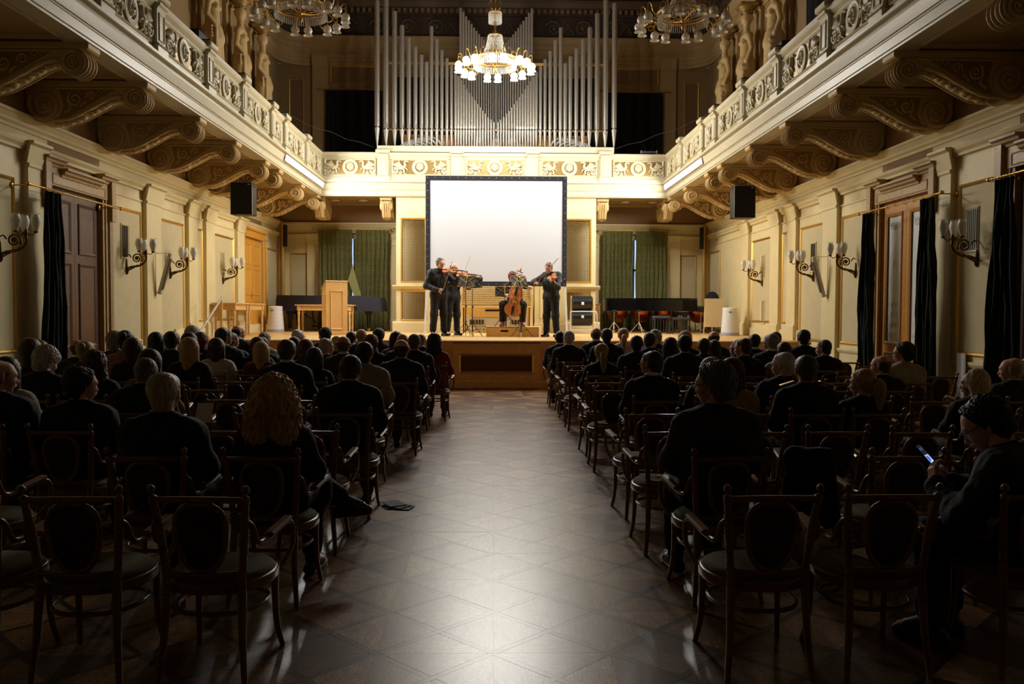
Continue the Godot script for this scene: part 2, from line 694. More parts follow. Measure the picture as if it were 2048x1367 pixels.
func build_chandeliers():
	chandelier("lit crystal chandelier of white glass shades hanging before the organ", P(0.0, 7.36, 20.3), deg_to_rad(94), true)
	chandelier("unlit crystal chandelier hanging at the left above the gallery", P(row_x(606, 17.0), 7.38, 17.0), 0.2, false)
	chandelier("unlit crystal chandelier hanging at the right above the gallery", P(row_x(1360, 17.0), 7.32, 17.0), 0.35, false)

# ------------------------------------------------------------------ floor
func scratch_texture(n: int, dark: float) -> ImageTexture:
	var size := 1024
	var im := Image.create(size, size, false, Image.FORMAT_RGB8)
	im.fill(Color(1, 1, 1))
	var r := RandomNumberGenerator.new()
	r.seed = 9
	for k in n:
		var p := Vector2(r.randf() * size, r.randf() * size)
		var a := r.randf_range(-0.5, 0.5) + (PI / 2 if r.randf() < 0.8 else 0.0)
		var steps := int(r.randf_range(10, 110) if r.randf() < 0.8 else r.randf_range(100, 320))
		var g := r.randf_range(dark, 0.95)
		var bend := r.randf_range(-0.012, 0.012)
		for i in steps:
			p += Vector2(cos(a), sin(a))
			a += bend + r.randf_range(-0.08, 0.08)
			im.set_pixel(posmod(int(p.x), size), posmod(int(p.y), size), Color(g, g, g))
	return ImageTexture.create_from_image(im)

func build_floor():
	var f := struct_node("floor")
	var c := 0.552
	var d0 := 3.97
	var bed := MB.new()
	bed.box(P(0, -0.12, 6.0), Vector3(2 * W + 0.5, 0.216, 42.0))
	part(f, "floor_bed", bed, mat("floor_gap", Color8(40, 30, 22), 0.6))
	var scr := scratch_texture(5200, 0.25)
	var mats := []
	var rough := ntex(0.22, Color(0.78, 0.78, 0.78), Color(1, 1, 1), 256, 4)
	for q in [[Color8(172, 126, 78), Color8(116, 80, 50)], [Color8(134, 94, 58), Color8(88, 60, 38)], [Color8(204, 158, 102), Color8(144, 104, 64)], [Color8(88, 62, 42), Color8(60, 42, 30)]]:
		var m := mat("parquet%d" % mats.size(), Color(1, 1, 1), 0.37, 0.0, wood_image(q[0], q[1], 40 + mats.size(), 256, 256, 3.0, 34.0), 2.2)
		m.roughness_texture = rough
		m.metallic_specular = 0.75
		m.detail_enabled = true
		m.detail_albedo = scr
		m.detail_blend_mode = BaseMaterial3D.BLEND_MODE_MUL
		m.detail_uv_layer = BaseMaterial3D.DETAIL_UV_2
		m.uv2_triplanar = true
		m.uv2_world_triplanar = true
		m.uv2_scale = Vector3.ONE * 0.42
		mats.append(m)
	var w := 0.03
	var h := c / 2
	var gap := 0.0002
	var shapes := [V2([-h + w * 0.83, -h + gap, h - w * 0.83, -h + gap, 0, -w * 0.83]), V2([-h, -h, -h + w * 0.8, -h, h, h - w * 0.8, h, h, h - w * 0.8, h, -h, -h + w * 0.8]), V2([-h, h, -h + w * 0.8, h, -0.001, w * 0.8, -w * 0.8, 0.001, -h, h - w * 0.8])]
	var fine := []
	var rough_m := []
	for p in shapes:
		var mb := MB.new()
		mb.pex(p, Vector3(0, -0.012, 0), Vector3(1, 0, 0), Vector3(0, 0, -1), Vector3(0, 0.012, 0), 0.0002)
		fine.append(mb.mesh())
		var mr := MB.new()
		mr.pex(p, Vector3(0, -0.012, 0), Vector3(1, 0, 0), Vector3(0, 0, -1), Vector3(0, 0.012, 0))
		rough_m.append(mr)
	var rest := [MB.new(), MB.new(), MB.new(), MB.new()]
	for i in range(-12, 12):
		for j in range(-32, 25):
			var o := P((i + 0.5) * c, 0, d0 + (j + 0.5) * c)
			var near := i >= -2 and i < 2 and j >= -1 and j < 10 or (j < 1 and j >= -1 and i == 2)
			for k in 7:
				var sh := 0 if k < 4 else (1 if k == 4 else 2)
				var turn := k * PI / 2 if k < 4 else (0.0 if k < 6 else PI)
				var mi := 3 if k > 3 else rng.randi() % 3
				var b := Basis(Vector3.UP, turn) * Basis(Vector3(1, 0, 0), rng.randf_range(-0.0009, 0.0009))
				var xf := T(o + Vector3(0, rng.randf_range(-0.0003, 0.0003), 0), b)
				if near:
					part(f, "parquet_piece", fine[sh], mats[mi], xf)
				else:
					rest[mi].add(rough_m[sh], xf)
	var all := ArrayMesh.new()
	for k in 4:
		all.add_surface_from_arrays(Mesh.PRIMITIVE_TRIANGLES, rest[k].mesh().surface_get_arrays(0))
		all.surface_set_material(k, mats[k])
	var o := MeshInstance3D.new()
	o.name = "parquet"
	o.mesh = all
	o.set_meta("kind", "stuff")
	f.add_child(o)

# ------------------------------------------------------------------ shell
func slab(mb: MB, rects: Array, holes: Array, place: Callable):
	# rects: [u0, v0, u1, v1]; holes the same; place(u0, v0, u1, v1) adds the box
	var us := [rects[0], rects[2]]
	for q in holes:
		us.append(q[0])
		us.append(q[2])
	us.sort()
	for i in us.size() - 1:
		if us[i + 1] - us[i] < 0.001:
			continue
		var m: float = (us[i] + us[i + 1]) / 2
		var cuts := []
		for q in holes:
			if q[0] < m and q[2] > m:
				cuts.append([q[1], q[3]])
		cuts.sort()
		var v: float = rects[1]
		for q in cuts:
			if q[0] > v:
				place.call(us[i], v, us[i + 1], q[0])
			v = q[1]
		if v < rects[3]:
			place.call(us[i], v, us[i + 1], rects[3])

func build_shell():
	var c := struct_node("ceiling")
	var mb := MB.new()
	mb.box(P(0, 11.5, 6.0), Vector3(2 * W + 0.6, 0.2, 42.0))
	part(c, "ceiling_slab", mb, M.ceiling)
	var beams := MB.new()
	for i in 13:
		beams.box(P(0, 11.3, -11.0 + i * 3.0), Vector3(2 * W, 0.22, 0.4))
	for x in [-4.4, -1.5, 1.5, 4.4]:
		beams.box(P(x, 11.3, 6.0), Vector3(0.4, 0.2, 41.0))
	part(c, "beam", beams, M.upper_panel)
	var r := struct_node("wall_rear")
	mb = MB.new()
	mb.box(P(0, 5.7, RD - 0.3), Vector3(2 * W + 0.6, 11.6, 0.3))
	part(r, "plaster", mb, M.frieze)

const PIL := [[3.6, 4.2], [8.0, 8.5], [12.1, 12.5], [16.15, 16.85], [18.35, 18.9], [19.45, 20.05], [21.8, 22.4]]
const WIN := [5.6]
const RD := -14.0   # rear end of the hall, far behind the camera
const CORB := [6.2, 8.4, 10.6, 12.35, 14.5, 16.5, 18.6, 19.75, 22.0, 24.0]

func wx(s: int, out: float) -> float:
	return s * (W - out)

# profile (out, y) pushed along the side wall from d0 to d1
func run(mb: MB, pr: PackedVector2Array, s: int, d0: float, d1: float):
	mb.pex(pr, P(s * W, 0, d0), Vector3(-s, 0, 0), Vector3.UP, Vector3(0, 0, -(d1 - d0)))

func frame_bars(mb: MB, o: Vector3, a: Vector3, b: Vector3, n: Vector3, w: float, h: float, t := 0.05, depth := 0.03):
	# picture-frame moulding round a w x h rectangle centred at o, facing n
	var pr := [[0.0, 0.0], [0.0, depth * 0.6], [t * 0.3, depth], [t * 0.7, depth * 0.55], [t, 0.004], [t, 0.0]]
	var rows := []
	for q in pr:
		var row := []
		for k in [[-1, -1], [1, -1], [1, 1], [-1, 1]]:
			row.append(o + a * (w / 2 - q[0]) * k[0] + b * (h / 2 - q[0]) * k[1] + n * q[1])
		rows.append(row)
	var flip := a.cross(b).dot(n) < 0
	for i in rows.size() - 1:
		for k in 4:
			var k2 := (k + 1) % 4
			var f := [rows[i][k], rows[i][k2], rows[i + 1][k2], rows[i + 1][k]]
			if flip:
				f.reverse()
			mb.face(f)

func build_side_wall(s: int):
	var side := "left" if s < 0 else "right"
	var w := struct_node("wall_" + side)
	var holes := [[12.78, -0.1, 14.42, 3.45]]
	if s > 0:
		holes.append([9.0, -0.1, 10.64, 3.45])
		holes.append([16.9, 6.2, 18.1, 9.0])
	else:
		holes.append([22.55, SY, 24.3, 3.6])
	for d in WIN:
		holes.append([d - 0.6, 6.2, d + 0.6, 8.9])
	var mb := MB.new()
	slab(mb, [RD - 0.2, -0.1, BD + 0.3, 11.5], holes, func(u0, v0, u1, v1): mb.box(P(s * (W + 0.15), (v0 + v1) / 2, (u0 + u1) / 2), Vector3(0.3, v1 - v0, u1 - u0)))
	part(w, "plaster", mb, M.cream)
	var doors := [[12.55, 14.65]]
	if s > 0:
		doors.append([8.77, 10.87])
	# pilasters with their capitals and the breaks of the entablature
	for q in PIL:
		var y0: float = SY if q[0] > SD else 0.0
		var pm := MB.new()
		run(pm, V2([0, y0, 0.11, y0, 0.11, y0 + 0.3, 0.08, y0 + 0.34, 0.08, 3.6, 0.1, 3.62, 0.1, 3.66, 0.085, 3.68, 0.085, 3.78, 0.1, 3.82, 0.135, 3.9, 0.15, 3.96, 0, 3.96]), s, q[0], q[1])
		part(w, "pilaster", pm, M.cream)
		var br := MB.new()
		run(br, V2([0.1, 3.66, 0.15, 3.9, 0.2, 3.93, 0.2, 3.965, 0.1, 3.97]), s, q[0] - 0.06, q[1] + 0.06)
		part(w, "pilaster_cap", br, M.cream)
	var co := MB.new()
	run(co, V2([0, 3.83, 0.05, 3.83, 0.06, 3.87, 0.1, 3.91, 0.115, 3.95, 0, 3.955]), s, RD, BD)
	run(co, V2([0, 4.1, 0.03, 4.1, 0.035, 4.14, 0.07, 4.17, 0.075, 4.2, 0.12, 4.26, 0.14, 4.27, 0.14, 4.31, 0, 4.315]), s, RD, BD)
	run(co, V2([0, 3.62, 0.02, 3.62, 0.025, 3.65, 0, 3.66]), s, doors[0][1], BD)
	part(w, "cornice", co, M.cream)
	var fr := MB.new()
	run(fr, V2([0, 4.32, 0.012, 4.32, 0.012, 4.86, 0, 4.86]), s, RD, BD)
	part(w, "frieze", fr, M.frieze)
	# framed fields
	var fields := [[14.8, 16.05, 1.02, 3.42], [16.95, 18.22, 1.02, 3.42], [18.98, 19.36, SY + 0.35, 3.42], [20.15, 21.66, SY + 0.35, 3.42], [24.75, 25.9, SY + 0.35, 3.42], [4.6, 7.6, 1.02, 3.42]]
	if s < 0:
		fields.append([9.1, 11.85, 1.02, 3.42])
	else:
		fields.append([11.0, 11.98, 1.02, 3.42])
	for q in fields:
		var o := P(s * W, (q[2] + q[3]) / 2, (q[0] + q[1]) / 2)
		var pm := MB.new()
		pm.box(o, Vector3(0.012, q[3] - q[2] - 0.02, q[1] - q[0] - 0.02))
		part(w, "wall_panel", pm, M.panel)
		var gm := MB.new()
		frame_bars(gm, o, Vector3(0, 0, 1), Vector3.UP, Vector3(-s, 0, 0), q[1] - q[0], q[3] - q[2], 0.055, 0.035)
		part(w, "panel_moulding", gm, M.gold)
	# dado
	var da := MB.new()
	for q in [[RD, doors[0][0]], [doors[0][1], SD]]:
		run(da, V2([0, 0, 0.05, 0, 0.05, 0.22, 0.03, 0.25, 0, 0.26]), s, q[0], q[1])
		run(da, V2([0, 0.86, 0.02, 0.86, 0.045, 0.9, 0.045, 0.93, 0, 0.945]), s, q[0], q[1])
	run(da, V2([0, SY, 0.045, SY, 0.045, SY + 0.2, 0, SY + 0.22]), s, SD, BD)
	part(w, "dado", da, M.cream)
	# upper storey: painted wall, pilaster strips, fields, entablature
	var uw := MB.new()
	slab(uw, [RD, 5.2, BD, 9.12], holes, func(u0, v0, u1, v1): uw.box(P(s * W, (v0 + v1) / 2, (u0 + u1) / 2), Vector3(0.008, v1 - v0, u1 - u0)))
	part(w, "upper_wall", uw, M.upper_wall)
	for d in [2.4, 4.6, 6.6, 8.6, 10.6, 12.6, 14.7, 19.1, 21.2, 23.2]:
		var pm := MB.new()
		run(pm, V2([0, 5.2, 0.1, 5.2, 0.1, 9.0, 0.14, 9.04, 0.14, 9.1, 0, 9.1]), s, d - 0.24, d + 0.24)
		part(w, "upper_pilaster", pm, M.upper)
	for i in WIN.size():
		var n := struct_node("window_%d" % (4 + i * 2 + (0 if s < 0 else 1)))
		var fm := MB.new()
		for z in [-0.58, 0.0, 0.58]:
			fm.box(P(s * (W + 0.12), 7.55, WIN[i] + z), Vector3(0.06, 2.7, 0.06))
		for y in [6.23, 7.9, 8.87]:
			fm.box(P(s * (W + 0.12), y, WIN[i]), Vector3(0.06, 0.06, 1.2))
		part(n, "window_frame", fm, M.white)
		var gm := MB.new()
		gm.box(P(s * (W + 0.12), 7.55, WIN[i]), Vector3(0.008, 2.66, 1.16))
		part(n, "pane", gm, M.clear_glass)
	for d in [3.5, 7.6, 11.6, 13.65, 20.15, 22.2, 24.3]:
		var o := P(s * W, 7.3, d)
		var pm := MB.new()
		pm.box(o, Vector3(0.012, 2.9, 1.1))
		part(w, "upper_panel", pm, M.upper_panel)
		var gm := MB.new()
		frame_bars(gm, o, Vector3(0, 0, 1), Vector3.UP, Vector3(-s, 0, 0), 1.14, 2.94, 0.05, 0.03)
		part(w, "upper_moulding", gm, M.gold)

func build_back_wall():
	var w := struct_node("wall_back")
	var mb := MB.new()
	var holes := []
	for s in [-1, 1]:
		holes.append([minf(s * 5.2, s * 3.5), SY + 0.5, maxf(s * 5.2, s * 3.5), 4.0])
	slab(mb, [-W - 0.3, -0.1, W + 0.3, 11.5], holes, func(u0, v0, u1, v1): mb.box(P((u0 + u1) / 2, (v0 + v1) / 2, BD + 0.15), Vector3(u1 - u0, v1 - v0, 0.3)))
	part(w, "plaster", mb, M.cream)
	for s in [-1, 1]:
		# window behind the stage curtain
		var n := struct_node("window_%d" % (1 if s < 0 else 2))
		var fm := MB.new()
		for x in [3.52, 4.35, 5.18]:
			fm.box(P(s * x, 2.75, BD + 0.14), Vector3(0.07, 2.5, 0.06))
		for y in [SY + 0.54, 2.9, 3.97]:
			fm.box(P(s * 4.35, y, BD + 0.14), Vector3(1.7, 0.07, 0.06))
		part(n, "window_frame", fm, M.white)
		var gm := MB.new()
		gm.box(P(s * 4.35, 2.75, BD + 0.14), Vector3(1.66, 2.44, 0.008))
		part(n, "pane", gm, M.clear_glass)
		# entablature, pilasters, fields of the wing
		var e := MB.new()
		var x0 := minf(s * 2.6, s * W)
		for pr in [V2([0, 3.83, 0.05, 3.83, 0.06, 3.87, 0.1, 3.91, 0.115, 3.95, 0, 3.955]), V2([0, 4.1, 0.03, 4.1, 0.07, 4.17, 0.12, 4.26, 0.14, 4.27, 0.14, 4.31, 0, 4.315]), V2([0, SY, 0.045, SY, 0.045, SY + 0.2, 0, SY + 0.22])]:
			e.pex(pr, P(x0, 0, BD), Vector3(0, 0, 1), Vector3.UP, Vector3(W - 2.6, 0, 0))
		part(w, "cornice", e, M.cream)
		var fr := MB.new()
		fr.box(P(s * 4.6, 4.59, BD), Vector3(4.0, 0.54, 0.024))
		part(w, "frieze", fr, M.frieze)
		for x in [5.58, 3.05]:
			var pm := MB.new()
			pm.pex(V2([0, SY, 0.11, SY, 0.11, SY + 0.3, 0.08, SY + 0.34, 0.08, 3.6, 0.1, 3.62, 0.085, 3.68, 0.085, 3.78, 0.135, 3.9, 0.15, 3.96, 0, 3.96]), P(s * x - 0.2, 0, BD), Vector3(0, 0, 1), Vector3.UP, Vector3(0.4, 0, 0))
			part(w, "pilaster", pm, M.cream)
		var o := P(s * 6.05, 2.35, BD)
		var pn := MB.new()
		pn.box(o, Vector3(0.46, 2.0, 0.012))
		part(w, "wall_panel", pn, M.panel)
		var gm2 := MB.new()
		frame_bars(gm2, o, Vector3(1, 0, 0), Vector3.UP, Vector3(0, 0, 1), 0.5, 2.04, 0.045, 0.03)
		part(w, "panel_moulding", gm2, M.gold)
		# upper storey
		var uw := MB.new()
		uw.box(P(s * W / 2, 7.2, BD), Vector3(W, 3.9, 0.008))
		part(w, "upper_wall", uw, M.upper_wall)
		for x in [5.35, 3.3]:
			var pm := MB.new()
			pm.pex(V2([0, 5.2, 0.1, 5.2, 0.1, 9.0, 0.13, 9.02, 0.13, 9.1, 0.2, 9.35, 0.2, 9.4, 0, 9.4]), P(s * x - 0.24, 0, BD), Vector3(0, 0, 1), Vector3.UP, Vector3(0.48, 0, 0))
			part(w, "upper_pilaster", pm, M.upper)
		for q in [[6.1, 0.42, 7.4, 2.6], [4.3, 1.5, 8.85, 0.5]]:
			var oo := P(s * q[0], q[2], BD)
			var p2 := MB.new()
			p2.box(oo, Vector3(q[1], q[3], 0.012))
			part(w, "upper_panel", p2, M.upper_panel)
			var g2 := MB.new()
			frame_bars(g2, oo, Vector3(1, 0, 0), Vector3.UP, Vector3(0, 0, 1), q[1] + 0.04, q[3] + 0.04, 0.05, 0.03)
			part(w, "upper_moulding", g2, M.gold)
	# upper entablature running round the hall with rounded corners, dark frieze, dentils
	var plan := [Vector2(-W, RD)]
	for s in [-1, 1]:
		for i in 7:
			var an := (PI / 2) * i / 6.0
			var q := Vector2(cos(an), sin(an)) if s > 0 else Vector2(-cos(PI / 2 - an), sin(PI / 2 - an))
			if s < 0:
				q = Vector2(-cos(an), sin(an))
				plan.append(Vector2(-(W - 0.9), BD - 0.9) + q * 0.9)
			else:
				q = Vector2(sin(an), cos(an))
				plan.append(Vector2(W - 0.9, BD - 0.9) + q * 0.9)
	plan.append(Vector2(W, RD))
	w = struct_node("trim_1")
	var en := MB.new()
	usweep(en, prof([0, 9.1, 0.04, 9.1, 0.04, 9.2, 0.07, 9.21, 0.07, 9.32, 0.1, 9.34, 0.13, 9.4, 0.13, 9.44, 0.05, 9.45, 0.05, 9.62, 0.08, 9.64, 0.12, 9.72, 0.2, 9.8, 0.22, 9.86, 0.26, 9.92, 0.26, 9.96, 0, 9.97]), plan)
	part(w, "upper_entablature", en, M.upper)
	var df := MB.new()
	usweep(df, prof([0.03, 9.97, 0.03, 10.62, 0.16, 10.63, 0.16, 10.68]), plan)
	part(w, "dark_frieze", df, M.dark_frieze)
	var uc := MB.new()
	usweep(uc, prof([0.1, 10.68, 0.1, 10.82, 0.3, 10.83, 0.34, 10.95, 0.4, 10.98, 0.4, 11.03, 0.3, 11.05, 0.3, 11.4]), plan)
	part(w, "crown_moulding", uc, M.dark_relief)
	var dn := MB.new()
	for i in 64:
		dn.box(P(-5.6 + i * 0.178, 10.75, BD - 0.16), Vector3(0.09, 0.12, 0.12))
	part(w, "dentils", dn, M.upper_panel)
	# scrollwork on the dark frieze
	var scm := MB.new()
	for i in 13:
		var c := P(-5.4 + i * 0.9, 10.3, BD - 0.05)
		var f := 1.0 if i % 2 else -1.0
		scm.tube(spiral(c, Vector3(f, 0, 0), Vector3.UP, 0.26, 0.05, 0.2, 1.6), ramp(0.045, 0.02, 29), 6)
		scm.tube(curve([c + Vector3(-f * 0.26, -0.2, 0), c + Vector3(-f * 0.45, 0.1, 0), c + Vector3(-f * 0.6, 0.2, 0)], 5), ramp(0.04, 0.015, 11), 6)
		scm.ell(c, Vector3(0.07, 0.07, 0.05), Basis(), 8)
	part(w, "frieze_scrollwork", scm, M.dark_relief)

func usweep(mb: MB, pr: Array, plan: Array):
	# profile (offset into the hall, height) carried along a plan of (x, d) points
	var n := plan.size()
	var off := []
	for i in n:
		var t0: Vector2 = (plan[i] - plan[maxi(0, i - 1)]).normalized()
		var t1: Vector2 = (plan[mini(n - 1, i + 1)] - plan[i]).normalized()
		if i == 0 or t0 == Vector2.ZERO:
			t0 = t1
		if i == n - 1 or t1 == Vector2.ZERO:
			t1 = t0
		var m := Vector2(t0.y, -t0.x) + Vector2(t1.y, -t1.x)
		off.append(m / maxf(0.3, m.length_squared() * 0.5))
	for k in pr.size() - 1:
		for i in n - 1:
			var q := []
			for e in [[i, 0], [i + 1, 0], [i + 1, 1], [i, 1]]:
				var r: Vector2 = pr[k + e[1]]
				var p: Vector2 = plan[e[0]] + off[e[0]] * r.x
				q.append(P(p.x, r.y, p.y))
			mb.face(q)

# ------------------------------------------------------------------ gallery
func griffin_mesh() -> ArrayMesh:
	# winged griffin with a scroll tail, facing +x, about 0.46 x 0.38, in the plane z = 0
	var mb := MB.new()
	var z := Vector3(0, 0, 0.012)
	mb.ell(Vector3(0.0, -0.02, 0.01), Vector3(0.085, 0.055, 0.035), Basis(Vector3(0, 0, 1), 0.5), 10)
	mb.tube(curve([Vector3(0.04, 0.0, 0.01), Vector3(0.1, 0.04, 0.012), Vector3(0.085, 0.11, 0.012), Vector3(0.11, 0.165, 0.012), Vector3(0.17, 0.15, 0.012)], 5), ramp(0.04, 0.018, 21), 7)
	mb.ell(Vector3(0.165, 0.152, 0.014), Vector3(0.036, 0.022, 0.02), Basis(Vector3(0, 0, 1), -0.3), 8)
	mb.tube([Vector3(0.13, 0.17, 0.012), Vector3(0.12, 0.2, 0.012)], [0.012, 0.004], 5)
	for i in 6:
		var a := Vector3(0.02 - i * 0.012, 0.035 - i * 0.006, 0.018)
		var e := Vector3(-0.05 - i * 0.036, 0.19 - i * 0.022, 0.01)
		var m := (a + e) * 0.5 + Vector3(-0.035, 0.0, 0.012)
		mb.tube(curve([a, m, e], 4), [0.012, 0.018, 0.02, 0.021, 0.021, 0.02, 0.017, 0.012, 0.004], 6)
	mb.tube(curve([Vector3(-0.05, -0.05, 0.01), Vector3(-0.1, -0.02, 0.01), Vector3(-0.2, -0.03, 0.01)], 4), ramp(0.035, 0.026, 9), 6)
	mb.tube(spiral(Vector3(-0.145, -0.105, 0.01), Vector3(1, 0, 0), Vector3.UP, 0.085, 0.012, PI * 0.85, 1.75, 26), ramp(0.026, 0.012, 27), 6)
	mb.tube(spiral(Vector3(-0.02, -0.14, 0.01), Vector3(-1, 0, 0), Vector3.UP, 0.05, 0.01, -0.4, -1.4, 16), ramp(0.018, 0.009, 17), 6)
	mb.tube(curve([Vector3(0.04, -0.04, 0.012), Vector3(0.075, -0.1, 0.016), Vector3(0.06, -0.15, 0.012), Vector3(0.12, -0.185, 0.012)], 4), ramp(0.03, 0.012, 13), 6)
	mb.tube(curve([Vector3(0.07, -0.02, 0.012), Vector3(0.13, -0.04, 0.016), Vector3(0.15, -0.1, 0.012)], 4), ramp(0.022, 0.012, 9), 6)
	return mb.mesh()

func bust_mesh() -> ArrayMesh:
	var mb := MB.new()
	mb.ell(Vector3(0, -0.012, 0.02), Vector3(0.066, 0.088, 0.06), Basis(), 12)
	for k in 11:
		var an := -0.55 + k * 0.42
		mb.ell(Vector3(cos(an) * 0.078, 0.01 + sin(an) * 0.09, 0.03), Vector3(0.03, 0.03, 0.03), Basis(), 8)
	mb.tube([Vector3(0, 0.015, 0.078), Vector3(0, -0.02, 0.086)], [0.008, 0.014], 6)
	mb.ell(Vector3(0, -0.055, 0.068), Vector3(0.022, 0.008, 0.012), Basis(), 8)
	for sx in [-1, 1]:
		mb.ell(Vector3(sx * 0.028, 0.012, 0.068), Vector3(0.015, 0.007, 0.01), Basis(), 8)
	mb.ell(Vector3(0, 0.09, 0.035), Vector3(0.04, 0.03, 0.035), Basis(), 8)
	return mb.mesh()

func relief_panel(g: Node3D, o: Vector3, turn: float, wid: float):
	var b := Basis(Vector3.UP, turn)
	var hgt := 0.4
	var fm := MB.new()
	fm.box(Vector3(0, 0, 0.0), Vector3(wid, hgt, 0.012))
	var f := part(g, "relief_panel", fm, M.field, T(o, b))
	var fr := MB.new()
	frame_bars(fr, Vector3(0, 0, 0.004), Vector3(1, 0, 0), Vector3.UP, Vector3(0, 0, 1), wid + 0.08, hgt + 0.08, 0.05, 0.035)
	part(f, "panel_frame", fr, M.gallery)
	if not cache.has("griffin"):
		cache["griffin"] = griffin_mesh()
		cache["bust"] = bust_mesh()
		var rm := MB.new()
		rm.lathe(prof([0.215, 0.0, 0.225, 0.025, 0.205, 0.03, 0.205, 0.03, 0.165, 0.026, 0.165, 0.026, 0.15, 0.035, 0.138, 0.03, 0.13, 0.006]), 32, T(Vector3.ZERO, Basis(Vector3(1, 0, 0), PI / 2)))
		cache["medallion"] = rm.mesh()
	var far := minf(wid / 2 - 0.22, 0.52)
	if wid > 1.0:
		part(f, "griffin", cache["griffin"], M.gallery, T(Vector3(-far, 0, 0.005), Basis.from_scale(Vector3(1.08, 1.0, 1.5))))
		part(f, "griffin", cache["griffin"], M.gallery, T(Vector3(far, 0, 0.005), Basis(Vector3.UP, PI).scaled(Vector3(1, 1, 1)) * Basis.from_scale(Vector3(1.08, 1.0, -1.5))))
	elif wid > 0.45:
		part(f, "griffin", cache["griffin"], M.gallery, T(Vector3(0.0, 0, 0.005), Basis.from_scale(Vector3(0.9, 0.95, 1.3))))
	if wid > 1.0:
		part(f, "medallion_ring", cache["medallion"], M.gallery, T(Vector3(0, 0, 0.004)))
		part(f, "portrait_head", cache["bust"], M.gallery, T(Vector3(0, 0, 0.0)))

